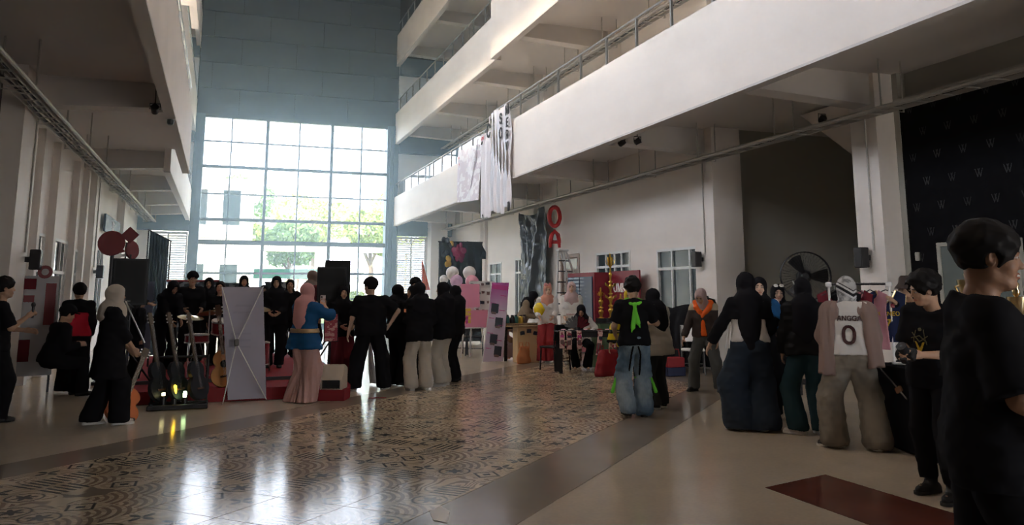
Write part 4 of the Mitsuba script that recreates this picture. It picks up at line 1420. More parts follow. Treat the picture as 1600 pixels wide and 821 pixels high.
k, pl = person('woman in black with white sunglasses on her headscarf holding up a small round mirror', (6.80, 8.73), 214, f, [
    ('skirt', skirt, 'black_cloth', dict(r=0.16, hem=0.07)), ('top', top, 'black_cloth', dict(sleeve=0.95, e=0.018)), ('hijab', hijab, 'black_hijab', dict(drape=0.22)),
    ('sunglasses', lambda fig, h: cat(*[tr(lathe([(0.024, 0), (0.03, 0.004), (0.024, 0.008)], 12), M=frame(fig.head + fig.Rh @ np.array([x * 0.036, 0.078, 0.098]), fig.Rh @ np.array([1, 0, 0]), fig.Rh @ np.array([0, 0.7, 0.7]))) for x in (-1, 1)]), 'white_plastic'),
    ('shoe', shoes, 'shoe_white')], skin='light', hh=0.006)
held['mirror'] = at_hand(f, pl, 1, (0, 0.02, 0.05))
f = Fig(H=1.62, fr=(0.1, 0), fl=(-0.1, 0), hl=(-0.02, 0.24, 1.40), turn=30)
person('person in dark brown bucket hat behind the clothes rack, hand at the mouth', (7.30, 7.05), 280, f, [
    ('trousers', pants, 'black_cloth'), ('top', top, 'black_cloth', dict(sleeve=0.9)), ('hair', hair, 'hair_black', dict(length=0.1)),
    ('bucket_hat', lambda fig, h: tr(lathe([(0.14, -0.02), (0.145, -0.018), (0.098, 0.045), (0.09, 0.10), (0.07, 0.125), (0.0, 0.13)], 20), M=frame(fig.head + [0, 0, 0.01], fig.Rh @ np.array([1, 0, 0]), (0, 0, 1))), 'hat_brown')], hh=0.006)
# scout with the orange neckerchief
f = Fig(H=1.54, lean=9, nod=26, turn=14, fr=(0.22, 0.05), fl=(-0.18, -0.02), tr_=25, tl=10, hr=(0.36, 0.22, 0.72), hl=(-0.22, 0.12, 0.68))
person('girl in brown scout uniform with bright orange neckerchief bending beside the white chair', (7.03, 10.75), 222, f, [
    ('trousers', pants, 'grey_trousers', dict(rk=0.082, rh=0.088, hem=0.05)), ('shirt', top, 'scout_top', dict(sleeve=0.96, e=0.018, hem=0.0)),
    ('hijab', hijab, 'rose_hijab', dict(drape=0.0, back=0.0)), ('neckerchief', scout_scarf, 'orange', dict(tail=0.30, th=0.032)), ('shoe', shoes, 'shoe_black', dict(), [('sole', soles, 'sole_dark')])], hh=0.006)
# the pair with lime green scarves
f = Fig(H=1.62, sex='m', build=0.9, fr=(0.11, 0.05), fl=(-0.11, -0.06), liftl=0.03, hr=(0.24, 0.32, 1.12), hl=(-0.20, 0.26, 0.98), turn=4, nod=6)
person('young man seen from behind in black T-shirt, faded blue jeans and lime green neckerchief', (4.78, 8.88), 20, f, [
    ('jeans', pants, 'blue_denim', dict(rk=0.088, rh=0.098, hem=0.03, wr=0.018)), ('tshirt', top, 'black_cloth', dict(sleeve=0.38, cuff=0.034, e=0.022, hem=-0.02)),
    ('hair', hair, 'hair_black', dict(volume=0.016, curl=0.016, nape=0.035)), ('neckerchief', neckerchief, 'lime', dict(tail=0.27)), ('knee_band', kneeband, 'lime'),
    ('strap', lambda fig, h, sides: cat(*[tube([fig.hip + np.array([x * 0.03, -0.130, -0.03]), fig.hip + np.array([x * 0.055, -0.135, -0.13]), fig.kn[x] + np.array([-x * 0.06, -0.085, 0.02])], 0.011, 6) for x in sides]), 'black_cloth'),
    ('shoe', shoes, 'shoe_black', dict(), [('sole', soles, 'sole_dark')])], hb=0.014)
f = Fig(H=1.50, fr=(0.12, 0.02), fl=(-0.10, -0.06), hl=(-0.24, 0.22, 1.06), hr=(0.2, 0.2, 0.8), lean=4, turn=-10)
person('girl in long pale shirt, black headscarf and lime green neckerchief leaning on the young man', (5.40, 9.45), 345, f, [
    ('trousers', pants, 'charcoal', dict(rk=0.088, rh=0.09, hem=0.06)), ('shirt', top, 'cream_cloth', dict(sleeve=0.95, e=0.03, cuff=0.028, hem=-0.14, flare=0.03, wr=0.016)),
    ('hijab', hijab, 'black_hijab', dict(drape=0.1, back=0.26)), ('neckerchief', scout_scarf, 'lime', dict(tail=0.28, th=0.03)), ('shoe', shoes, 'shoe_black', dict(), [('sole', soles, 'sole_white')])])
f = Fig(H=1.50, fr=(0.1, 0), fl=(-0.1, 0), hr=(0.3, 0.15, 0.85))
person('child in yellow and black banded costume behind the young man in jeans', (5.32, 9.95), 214, f, [
    ('trousers', pants, 'black_cloth'), ('costume', top, 'yellow_bands', dict(sleeve=0.95, e=0.03, cuff=0.028)), ('hood', hijab, 'yellow_cloth', dict(drape=0.05))])
# behind the paper-strip table
f = Fig(H=1.55, sit=0.44, lean=16, fr=(0.12, 0.38), fl=(-0.12, 0.38), hr=(0.24, 0.34, 0.80), hl=(-0.22, 0.32, 0.80), nod=10)
person('girl in white top and black headscarf sitting behind the table with paper strips', (6.80, 14.80), 205, f, [
    ('trousers', pants, 'black_cloth'), ('top', top, 'white_cloth', dict(sleeve=0.95)), ('hijab', hijab, 'black_hijab', dict(drape=0.2))], hh=0.006)
f = Fig(H=1.61, fr=(0.1, 0), fl=(-0.1, 0), turn=-12, hr=(0.16, 0.26, 0.98), hl=(-0.14, 0.28, 0.98))
person('woman in white top, long red skirt and peach headscarf with a small pink crown', (6.62, 16.12), 208, f, [
    ('skirt', skirt, 'red_skirt', dict(r=0.19, hem=0.05, sx=1.1)), ('top', top, 'white_cloth', dict(sleeve=0.93, e=0.022, hem=-0.08)),
    ('hijab', hijab, 'peach_hijab', dict(drape=0.16)), ('crown', crown_mesh, 'pink_gold'), ('shoe', shoes, 'shoe_white')], skin='light', hh=0.006)
f = Fig(H=1.66, fr=(0.1, 0), fl=(-0.1, 0), hr=(0.14, 0.25, 0.95), hl=(-0.24, 0.1, 0.82))
person('woman in white top and dusty pink headscarf standing right of the pink crown', (6.96, 15.62), 204, f, [
    ('skirt', skirt, 'batik', dict(r=0.16, hem=0.06)), ('top', top, 'white_cloth', dict(sleeve=0.93, e=0.018, hem=-0.05)), ('belt', belt, 'dusty_hijab', dict(up=0.0, w=0.016, tkw=dict(e=0.018, hem=-0.05))),
    ('hijab', hijab, 'dusty_hijab', dict(drape=0.13, wide=1.15)), ('shoe', shoes, 'shoe_white')], skin='light', hh=0.006)
f = Fig(H=1.58, lean=22, nod=15, fr=(0.1, 0), fl=(-0.1, 0), hr=(0.1, 0.4, 0.95), hl=(-0.12, 0.42, 0.95), hipdrop=0.04)
person('woman in khaki shirt and black headscarf bending forward left of the peach headscarf', (6.62, 17.65), 125, f, [
    ('trousers', pants, 'black_cloth'), ('shirt', top, 'khaki', dict(sleeve=0.93, e=0.024)), ('hijab', hijab, 'black_hijab', dict(drape=0.1))])
f = Fig(H=1.5, sit=0.38, lean=28, nod=20, fr=(0.12, 0.36), fl=(-0.12, 0.36), hr=(0.16, 0.4, 0.7), hl=(-0.16, 0.4, 0.7))
person('person in grey pink headscarf stooping low behind the yellow balloon', (6.08, 17.6), 190, f, [
    ('skirt', pants, 'dusty_hijab', dict(rk=0.12, rh=0.12)), ('top', top, 'dusty_hijab', dict(sleeve=0.93)), ('hijab', hijab, 'dusty_hijab', dict(drape=0.12))])
# the group in black in the middle
f = Fig(H=1.66, sex='m', build=1.24, fr=(0.24, 0.03), fl=(-0.22, -0.02), hr=(0.30, 0.02, 0.98), er=(1, -0.35, -0.05), hl=(-0.32, 0.12, 0.86), turn=-40, tr_=25)
person('broad man in black T-shirt and black cap seen from behind, one hand on his hip', (2.22, 12.63), 6, f, [
    ('trousers', pants, 'black_cloth', dict(rk=0.105, rh=0.11, hem=0.04)), ('tshirt', top, 'black_cloth', dict(sleeve=0.44, cuff=0.036, e=0.026, hem=-0.06, belly=0.02)),
    ('hair', hair, 'hair_black'), ('cap', cap, 'black_cloth'), ('shoe', shoes, 'shoe_grey', dict(), [('sole', soles, 'sole_white')])], skin='light')
f = Fig(H=1.57, fr=(0.1, 0.06), fl=(-0.1, -0.06), hr=(0.12, 0.26, 1.1), hl=(-0.12, 0.26, 1.08), turn=10)
person('woman all in black with headscarf standing right of the broad man', (2.74, 13.14), 75, f, [
    ('trousers', pants, 'black_cloth', dict(rk=0.09, rh=0.1)), ('top', top, 'black_cloth', dict(sleeve=0.95, e=0.03, hem=-0.1)), ('hijab', hijab, 'black_hijab', dict(drape=0.28)), ('shoe', shoes, 'shoe_black')])
f = Fig(H=1.56, fr=(0.1, 0), fl=(-0.1, 0), hr=(0.06, 0.22, 1.30), handr='grip', hl=(-0.14, 0.24, 1.0))
k, pl = person('woman in black with a white tote raising a cup to her mouth', (3.20, 13.95), 250, f, [
    ('trousers', pants, 'black_cloth'), ('top', top, 'black_cloth', dict(sleeve=0.95)), ('hijab', hijab, 'black_hijab', dict(drape=0.1)), ('shoe', shoes, 'shoe_black')], hh=0.006)
held['cup'] = at_hand(f, pl, 1, (0, 0, 0.03))
f = Fig(H=1.60, fr=(0.12, 0.0), fl=(-0.13, -0.05), hr=(0.14, 0.26, 1.05), hl=(-0.1, 0.26, 1.1), turn=-15)
person('woman in black jacket and cream trousers seen from behind, left one of the two', (2.95, 12.42), 358, f, [
    ('trousers', pants, 'cream_cloth', dict(rk=0.092, rh=0.108, hem=0.04)), ('jacket', top, 'black_cloth', dict(sleeve=0.95, e=0.032, hem=-0.12, wr=0.014)), ('hijab', hijab, 'black_hijab', dict(drape=0.1, back=0.12)),
    ('arm_badge', lambda fig, h: cb(fig.sh[-1] * 0.6 + fig.el[-1] * 0.4 + np.array([-0.072, -0.02, 0]), (0.02, 0.05, 0.05)), 'badge_orange', dict(smooth=False)), ('shoe', shoes, 'shoe_white', dict(), [('sole', soles, 'sole_white')])])
f = Fig(H=1.61, fr=(0.1, 0.02), fl=(-0.1, -0.02), hr=(0.14, 0.26, 1.06), hl=(-0.14, 0.24, 1.02), turn=-20)
person('woman in black jacket and cream trousers beside the pink board, right one of the two', (3.45, 12.83), 315, f, [
    ('trousers', pants, 'cream_cloth', dict(rk=0.094, rh=0.10, hem=0.05)), ('jacket', top, 'black_cloth', dict(sleeve=0.95, e=0.034, hem=-0.12, wr=0.014)), ('hijab', hijab, 'black_hijab', dict(drape=0.2, back=0.2)),
    ('arm_badge', lambda fig, h: cb(fig.sh[1] * 0.6 + fig.el[1] * 0.4 + np.array([0.072, -0.02, 0]), (0.02, 0.05, 0.05)), 'badge_orange', dict(smooth=False)), ('shoe', shoes, 'shoe_white', dict(), [('sole', soles, 'sole_white')])])
f = Fig(H=1.56, fr=(0.1, 0), fl=(-0.1, 0))
person('person all in black hidden behind the right pair of cream trousers', (3.80, 13.35), 300, f, [
    ('trousers', pants, 'black_cloth'), ('top', top, 'black_cloth', dict(sleeve=0.95, e=0.03)), ('hijab', hijab, 'black_hijab', dict(drape=0.3)), ('shoe', shoes, 'shoe_black')])
f = Fig(H=1.70, sex='m', fr=(0.1, 0), fl=(-0.1, 0))
person('tall person in black bucket hat behind the women in black jackets', (3.42, 14.75), 200, f, [
    ('trousers', pants, 'black_cloth'), ('top', top, 'black_cloth', dict(sleeve=0.95)), ('hair', hair, 'hair_black'), ('cap', cap, 'black_cloth')])
f = Fig(H=1.55, fr=(0.1, 0), fl=(-0.1, 0), hr=(0.1, 0.28, 1.0), hl=(-0.1, 0.28, 1.0), turn=10)
person('person in black top and dark maroon skirt behind the broad man', (1.90, 13.35), 170, f, [
    ('skirt', skirt, 'maroon', dict(r=0.17)), ('top', top, 'black_cloth', dict(sleeve=0.95, e=0.025)), ('hijab', hijab, 'black_hijab', dict(drape=0.15))])
# the woman in the blue and pink gown
f = Fig(H=1.57, fr=(0.08, 0), fl=(-0.08, 0), hr=(0.10, 0.27, 1.36), hl=(-0.12, 0.24, 1.30), turn=10, handr='grip', handl='hold', build=1.06)
k, pl = person('woman in pink headscarf, blue blouse and long pink satin skirt holding up a phone', (1.14, 11.57), 52, f, [
    ('skirt', skirt, 'satin_pink', dict(r=0.21, hem=0.005, nf=13, amp=0.018, e=0.014, dx=-0.05)), ('blouse', top, 'blue_cloth', dict(sleeve=0.55, e=0.024, cuff=0.04, hem=-0.13, flare=0.035, wr=0.014)),
    ('belt', belt, 'belt_gold', dict(up=-0.01, w=0.03, tkw=dict(e=0.024, hem=-0.13, flare=0.035, wr=0.014))), ('hijab', hijab, 'pink_hijab', dict(drape=0.26, back=0.30, wide=0.8))], hb=0.014, hw=0.011, hh=0.006)
held['phone'] = at_hand(f, pl, 1, (0, 0, 0.03))
# the singer and the people at the dark left
f = Fig(H=1.53, fr=(0.11, 0.13), fl=(-0.10, -0.16), hr=(0.10, 0.30, 0.82), handr='hold', hl=(-0.1, 0.22, 0.9), build=1.08, tr_=0, tl=0)
person('singer in cream headscarf and black outfit with white shoes at the microphone stand', (-1.13, 10.42), 76, f, [
    ('trousers', pants, 'black_cloth', dict(rk=0.10, rh=0.12, hem=0.04)), ('tunic', top, 'black_cloth', dict(sleeve=0.72, e=0.03, cuff=0.03, hem=-0.32, flare=0.05, wr=0.014)), ('hijab', hijab, 'cream_hijab', dict(drape=0.04, back=0.06, e=0.02)),
    ('shoe', shoes, 'shoe_white', dict(), [('sole', soles, 'sole_white')])], hb=0.014, hh=0.006)
f = Fig(H=1.58, fr=(0.1, 0), fl=(-0.1, 0))
person('girl with dark bun seen from behind in strapless red dress with black shoulders', (-2.0, 13.9), 345, f, [
    ('dress', top, 'red_dress', dict(sleeve=0.0, e=0.022, hem=-0.02, neck=-0.12)), ('shoulders', lambda fig, h: top(fig, h, sleeve=0.95, e=0.028, hem=0.35), 'black_cloth'),
    ('skirt', skirt, 'black_cloth', dict(r=0.2)), ('hair', hair, 'hair_black', dict(volume=0.01, nape=0.03))])
f = Fig(H=1.6, sex='m', sit=0.45, lean=14, fr=(0.12, 0.42), fl=(-0.12, 0.42), hr=(0.1, 0.35, 0.75), hl=(-0.1, 0.35, 0.75))
person('man in black jacket and black cap sitting at the left below the red display board', (-2.2, 13.2), 60, f, [
    ('trousers', pants, 'black_cloth'), ('jacket', top, 'black_cloth', dict(sleeve=0.93, e=0.03)), ('hair', hair, 'hair_black'), ('cap', cap, 'black_cloth'), ('shoe', shoes, 'shoe_black')])
f = Fig(H=1.62, sex='m', fr=(0.1, 0.1), fl=(-0.1, -0.05), hr=(0.08, 0.28, 1.22), handr='grip', hl=(-0.05, 0.28, 1.05))
k, pl = person('young man in black at the left edge of the picture holding a microphone', (-2.42, 11.0), 70, f, [
    ('trousers', pants, 'black_cloth'), ('top', top, 'black_cloth', dict(sleeve=0.44, cuff=0.03)), ('hair', hair, 'hair_black', dict(volume=0.01)), ('shoe', shoes, 'shoe_black')], hh=0.006)
held['mic'] = at_hand(f, pl, 1, (0, 0, 0.04))
# musicians and singers on the red stage
SZ = 0.22
stage = [((-0.80, 14.6), 150, 1.46, 'hijab', 'musician in black headscarf bending over the guitars at the left of the stage', dict(lean=16, nod=12, hr=(0.1, 0.4, 0.9), hl=(-0.1, 0.4, 0.9))),
         ((-0.46, 15.6), 170, 1.58, 'cap', 'musician in black cap standing behind the cymbal', dict(hr=(0.15, 0.3, 1.0), hl=(-0.15, 0.3, 1.0))),
         ((-0.18, 16.3), 185, 1.5, 'hijab', 'musician in black headscarf behind the drum, left of the white banner', {}),
         ((0.02, 15.2), 190, 1.42, 'hair', 'musician with loose black hair close behind the top of the white banner', {}),
         ((0.92, 14.4), 188, 1.50, 'hijab', 'woman in black headscarf facing the hall right of the white banner', dict(hr=(0.08, 0.26, 1.0), hl=(-0.08, 0.26, 1.0))),
         ((0.78, 15.6), 180, 1.36, 'hijab', 'short singer in black headscarf at the right edge of the white banner', {}),
         ((1.32, 16.6), 185, 1.48, 'hair', 'singer with black hair below the green signboard', {}),
         ((1.60, 15.3), 60, 1.62, 'taupe', 'tall woman in taupe headscarf and maroon blouse on the stage beside the loudspeaker', {}),
         ((1.12, 17.2), 190, 1.5, 'cream', 'singer in cream headscarf in the back row of the stage', {}),
         ((0.45, 16.8), 178, 1.55, 'hijab', 'singer in black headscarf hidden behind the white banner', {}),
         ((-1.15, 13.4), 60, 1.25, 'hair', 'seated musician raising one hand in front of the left loudspeaker', dict(hl=(-0.1, 0.3, 1.5), lean=5))]
for (p, fc, H, hd, lab, kw) in stage:
    f = Fig(H=H, fr=(0.1, 0), fl=(-0.1, 0), **kw)
    w = [('trousers', pants, 'black_cloth'), ('top', top, 'maroon' if hd == 'taupe' else 'black_cloth', dict(sleeve=0.93, e=0.024, hem=-0.1))]
    if hd in ('hijab', 'taupe', 'cream'):
        w.append(('hijab', hijab, {'hijab': 'black_hijab', 'taupe': 'taupe_hijab', 'cream': 'cream_hijab'}[hd], dict(drape=0.2)))
    else:
        w.append(('hair', hair, 'hair_black', dict(length=0.2 if hd == 'hair' else 0)))
        if hd == 'cap':
            w.append(('cap', cap, 'black_cloth'))
    w.append(('shoe', shoes, 'shoe_black'))
    person(lab, p, fc, f, w, z=SZ if p[1] > 13.5 else 0.17, hw=0.015, hb=0.02)
# ---------------------------------------------------------------- the red stage and what stands on it
mat('stage_red', (0.22, 0.018, 0.024), 0.75)
mat('stage_grey', (0.10, 0.11, 0.12), 0.8)
st1 = thing('stage_platform', 'low red stage platform with a grey step behind the white banner stand', 'stage', kind='thing')
part(st1, 'lower_step', bx(-1.3, 1.85, 11.98, 17.8, 0.002, 0.17), 'stage_red')
part(st1, 'upper_step', bx(-1.3, 1.85, 12.9, 17.8, 0.17, 0.22), 'stage_grey')
part(st1, 'carpet', bx(-1.28, 1.83, 12.93, 17.75, 0.2195, 0.2205), 'stage_red')


def speaker(name, label, c, w, d, h, rz=0, stand=True, foot=0.0):
    k = thing(name, label, 'loudspeaker')
    M = rot((0, 0, 1), rz)
    def P(m):
        return (np.asarray(m[0]) @ M.T + np.asarray(c), m[1])
    b = ext(Polygon([(-w / 2, -d / 2), (w / 2, -d / 2), (w * 0.36, d / 2), (-w * 0.36, d / 2)]).buffer(0.02, quad_segs=3).buffer(0.0), h)
    part(k, 'cabinet', P(b), 'speaker_black', smooth=35)
    part(k, 'grille', P(bx(-w / 2 + 0.02, w / 2 - 0.02, -d / 2 - 0.035, -d / 2 - 0.018, 0.03, h - 0.03)), 'grille_dark')
    part(k, 'badge', P(bx(-0.02, 0.02, -d / 2 - 0.039, -d / 2 - 0.034, 0.05, 0.065)), 'chrome')
    for s in (-1, 1):
        part(k, 'handle', P(tube([(s * (w * 0.46), 0, h * 0.4), (s * (w * 0.50 + 0.01), 0, h * 0.45), (s * (w * 0.50 + 0.01), 0, h * 0.55), (s * w * 0.46, 0, h * 0.6)], 0.012, 6)), 'black_plastic')
    if stand:
        z = c[2] - foot
        t = thing('speaker_stand', 'black tripod stand under the ' + label.split(' on ')[0].split(' beside ')[0], 'speaker stand')
        part(t, 'pole', tube([(c[0], c[1], foot + 0.15), (c[0], c[1], c[2])], 0.02, 8), 'black_plastic')
        for a in range(3):
            an = math.radians(a * 120 + 20)
            part(t, 'leg', tube([(c[0], c[1], foot + 0.6), (c[0] + 0.42 * math.cos(an), c[1] + 0.42 * math.sin(an), foot + 0.015)], 0.013, 6), 'black_plastic')
        part(t, 'collar', tr(lathe([(0.035, 0), (0.035, 0.09)], 10), loc=(c[0], c[1], foot + 0.56)), 'black_plastic')
    return k


mat('speaker_black', (0.016, 0.02, 0.024), 0.55)
mat('grille_dark', (0.010, 0.012, 0.014), 0.7)
speaker('loudspeaker', 'large black loudspeaker on the stage right of the green signboard', (1.76, 13.75, 1.05), 0.44, 0.4, 0.84, rz=-6, foot=0.2)
speaker('loudspeaker', 'tall black loudspeaker standing behind the other one on the stage', (1.98, 14.6, 1.05), 0.40, 0.38, 0.98, rz=-12, foot=0.2)
speaker('loudspeaker', 'black loudspeaker on a stand at the left, behind the singer', (-1.20, 12.6, 1.30), 0.42, 0.38, 0.64, rz=8, foot=0.15)

# white banner stand seen from behind
xb = thing('banner_stand', 'white x-shaped banner stand seen from behind at the front of the stage', 'banner stand')
mat('banner_back', (0.44, 0.42, 0.50), 0.7)
mat('banner_ghost', (0.40, 0.385, 0.465), 0.7)
def xsheet(u, v):
    w0, w1 = (0.03, 0.58), (0.19, 0.69)
    x = (w1[0] + (w0[0] - w1[0]) * v) + u * ((w1[1] - w1[0]) + ((w0[1] - w0[0]) - (w1[1] - w1[0])) * v)
    return x, 11.90 + 0.02 * np.sin(u * 3.1) + 0.012 * np.sin(v * 7 + u * 2), 0.03 + 1.52 * v
part(xb, 'banner', sheet(xsheet, 12, 24, 0.004), 'banner_back', smooth=True)
part(xb, 'pole', tube([(0.035, 11.86, 1.55), (0.26, 11.76, 0.80), (0.69, 11.84, 0.02)], 0.008, 6), 'white_plastic')
part(xb, 'pole', tube([(0.575, 11.86, 1.55), (0.26, 11.76, 0.80), (0.12, 11.55, 0.012)], 0.008, 6), 'white_plastic')
part(xb, 'hub', rb((0.26, 11.75, 0.80), (0.06, 0.05, 0.09), 0.015), 'grey_plastic')
mat('grey_plastic', (0.12, 0.12, 0.12), 0.5)
for q in range(5):
    part(xb, 'ghost_print', bx(0.14 + 0.02 * q, 0.45, 11.882, 11.884, 0.72 + 0.09 * q + (0.2 if q > 2 else 0), 0.745 + 0.09 * q + (0.2 if q > 2 else 0)), 'banner_ghost')

# guitars
def guitar_poly(s=1.0, cut=False):
    t = np.linspace(0, 2 * np.pi, 60, endpoint=False)
    y = -np.cos(t)
    w = np.where(y < 0.05, 0.20 - 0.02 * (y + 0.45) ** 2 * 3, 0.145)
    prof = 0.19 * np.sqrt(np.clip(1 - ((y + 0.38) / 0.64) ** 2, 0, 1)) 
    prof2 = 0.142 * np.sqrt(np.clip(1 - ((y - 0.52) / 0.50) ** 2, 0, 1))
    wd = np.maximum(np.maximum(prof, prof2), np.where(np.abs(y - 0.15) < 0.2, 0.115, 0))
    return Polygon([(s * wd[i] * np.sign(np.sin(t[i]) + 1e-9), s * 0.25 * y[i]) for i in range(60)]).buffer(0.012 * s).buffer(-0.008 * s)


mat('guitar_top', (0.58, 0.27, 0.09), 0.3, clearcoat=0.6)
mat('guitar_side', (0.16, 0.06, 0.025), 0.35)
mat('neck_wood', (0.10, 0.05, 0.03), 0.4)
mat('neck_pale', (0.12, 0.09, 0.06), 0.45)
mat('body_orange', (0.62, 0.16, 0.04), 0.3)


def guitar(label, o, xdir, zdir, top_m, side_m, acoustic=True, group=None):
    """body centre at o, face along zdir, neck along y"""
    M = frame(o, xdir, zdir)
    k = thing('guitar', label, 'guitar', group)
    P = lambda m: tr(m, M=M)
    th = 0.10 if acoustic else 0.045
    g = guitar_poly()
    part(k, 'body', P(ext(g, th, -th)), side_m, smooth=35)
    part(k, 'soundboard', P(ext(g.buffer(-0.004), 0.006, 0.0)), top_m)
    if acoustic:
        part(k, 'rosette', P(tr(lathe([(0.052, 0.006), (0.052, 0.0075), (0.0, 0.0075)], 20), loc=(0, 0.06, 0))), 'black_matte')
    part(k, 'bridge', P(rb((0, -0.11, 0.012), (0.14, 0.028, 0.014), 0.005)), 'neck_wood')
    part(k, 'neck', P(rb((0, 0.46, -0.006), (0.052, 0.54, 0.03), 0.01)), 'neck_wood' if acoustic else 'neck_pale')
    part(k, 'headstock', P(ext(Polygon([(-0.028, 0.72), (0.028, 0.72), (0.042, 0.79), (0.034, 0.90), (-0.034, 0.90), (-0.042, 0.79)]), 0.018, -0.014)), 'neck_wood' if acoustic else 'neck_pale')
    for i in range(6):
        s = -1 if i < 3 else 1
        part(k, 'tuning_peg', P(rb((s * 0.052, 0.77 + 0.045 * (i % 3), -0.005), (0.022, 0.018, 0.014), 0.005)), 'chrome')
    part(k, 'strings', P(cat(*[bx(x - 0.0008, x + 0.0008, -0.11, 0.74, 0.018, 0.0195) for x in np.linspace(-0.02, 0.02, 6)])), 'chrome', kind='stuff')
    return k


guitar('natural wood acoustic guitar leaning behind the white banner stand', (0.13, 12.18, 0.17 + 0.26), (1, 0.0, 0.16), (0.0, -1, 0.22), 'guitar_top', 'guitar_side')
rk = thing('guitar_rack', 'black floor rack holding guitars at the left front of the stage', 'guitar rack')
for (x0, x1, z) in ((-0.75, -0.08, 0.62),):
    part(rk, 'cross_bar', tube([(x0, 11.88, z), (x1, 11.88, z)], 0.018, 8), 'black_plastic')
part(rk, 'base_bar', rb((-0.42, 11.70, 0.035), (0.72, 0.07, 0.06), 0.012), 'black_plastic')
part(rk, 'base_bar', rb((-0.42, 11.36, 0.035), (0.72, 0.07, 0.06), 0.012), 'black_plastic')
for x in (-0.75, -0.09):
    part(rk, 'upright', tube([(x, 11.88, 0.64), (x, 11.70, 0.05)], 0.018, 8), 'black_plastic')
    part(rk, 'side_foot', tube([(x, 11.72, 0.03), (x, 11.34, 0.03)], 0.02, 8), 'black_plastic')
for i, x in enumerate((-0.66, -0.43, -0.19)):
    guitar(['dark electric guitar with pale neck at the left of the floor rack', 'dark electric guitar with pale neck second from the left in the floor rack', 'black electric guitar at the right of the floor rack'][i], (x, 11.60, 0.34), (0.55, 0.83, 0), (0.83, -0.55, 0.25), 'speaker_black', 'speaker_black', False)
guitar('orange electric guitar lying at the feet of the singer', (-0.98, 10.78, 0.17), (0.55, 0.1, -0.25), (0.3, -0.75, 0.75), 'body_orange', 'body_orange', False)
mat('lamp_yellow', (0.8, 0.5, 0.02), 0.4)
for i, (x, z, e, hgt) in enumerate(((-0.47, 0.20, (2.2, 1.25, 0.05), 0.16), (-0.345, 0.19, (0.7, 1.1, 0.5), 0.09), (-0.60, 0.22, (0.9, 0.8, 0.35), 0.05))):
    k = thing('stage_light', ['tall yellow stage light glowing between the racked guitars', 'small pale green stage light right of the yellow one', 'tiny warm stage light left of the yellow one'][i], 'stage light')
    m = lathe([(0.0, -hgt * 0.5), (0.022, -hgt * 0.42), (0.026, 0), (0.022, hgt * 0.42), (0.0, hgt * 0.5)], 12, (x, 11.50, z + hgt * 0.5 - 0.06))
    kk = part(k, 'lens', m, 'lamp_yellow', smooth=True)
    scene[kk]['emitter'] = {'type': 'area', 'radiance': {'type': 'rgb', 'value': [float(c * 0.12) for c in e]}}
    part(k, 'housing', lathe([(0.04, 0.0), (0.045, 0.02), (0.03, max(z - 0.055, 0.03))], 12, (x, 11.50, 0.002)), 'black_plastic')

# drum kit
mat('drum_red', (0.24, 0.02, 0.03), 0.25, clearcoat=0.7)
mat('brass', (0.70, 0.52, 0.24), 0.25, 1.0)
mat('drum_skin', (0.60, 0.58, 0.54), 0.5)
dk = thing('drum_kit', 'red drum kit with cymbals on the stage behind the banner stand', 'drum kit')
def drum(nm, c, r, h, rx=0, rz=0):
    a = part(dk, nm, tr(lathe([(r, 0), (r, h)], 24), rx=rx, rz=rz, loc=c), 'drum_red', smooth=40)
    part(a, 'skin', tr(lathe([(r * 0.97, h), (r * 0.97, h + 0.004)], 24), rx=rx, rz=rz, loc=c), 'drum_skin')
    for z in (0.0, h - 0.02):
        part(a, 'hoop', tr(lathe([(r + 0.008, z), (r + 0.008, z + 0.02), (r - 0.005, z + 0.02)], 24), rx=rx, rz=rz, loc=c), 'chrome', smooth=40)
drum('bass_drum', (0.30, 13.7, 0.50), 0.28, 0.40, rx=90)
drum('tom', (0.06, 13.25, 0.86), 0.14, 0.20, rx=14)
drum('tom', (0.46, 13.25, 0.86), 0.15, 0.21, rx=14)
drum('snare', (-0.28, 13.3, 0.72), 0.17, 0.13)
drum('floor_tom', (0.62, 13.9, 0.32), 0.2, 0.36)
for (x, y, z, t) in ((-0.38, 13.15, 1.10, 10), (-0.12, 13.5, 1.16, -12), (0.6, 13.5, 1.22, 12)):
    c = part(dk, 'cymbal', tr(lathe([(0.0, 0.03), (0.03, 0.026), (0.05, 0.012), (0.19, 0.0), (0.19, -0.002), (0.05, 0.009), (0.0, 0.02)], 28), rx=t, ry=t * 0.6, loc=(x, y, z)), 'brass', smooth=40)
    part(dk, 'cymbal_stand', tube([(x, y, z + 0.05), (x, y, 0.23)], 0.01, 8), 'chrome')
for x, y, z0 in ((0.06, 13.3, 0.88), (0.46, 13.3, 0.88)):
    part(dk, 'tom_arm', tube([(x, y, z0), (0.26, 13.6, 0.76)], 0.012, 6), 'chrome')
for a in range(3):
    part(dk, 'snare_leg', tube([(-0.28 + 0.05 * math.cos(a * 2.1), 13.3 + 0.05 * math.sin(a * 2.1), 0.72), (-0.28 + 0.2 * math.cos(a * 2.1), 13.3 + 0.2 * math.sin(a * 2.1), 0.225)], 0.009, 6), 'chrome')
    part(dk, 'floor_tom_leg', tube([(0.62 + 0.2 * math.cos(a * 2.1), 13.9 + 0.2 * math.sin(a * 2.1), 0.6), (0.62 + 0.21 * math.cos(a * 2.1), 13.9 + 0.21 * math.sin(a * 2.1), 0.225)], 0.009, 6), 'chrome')

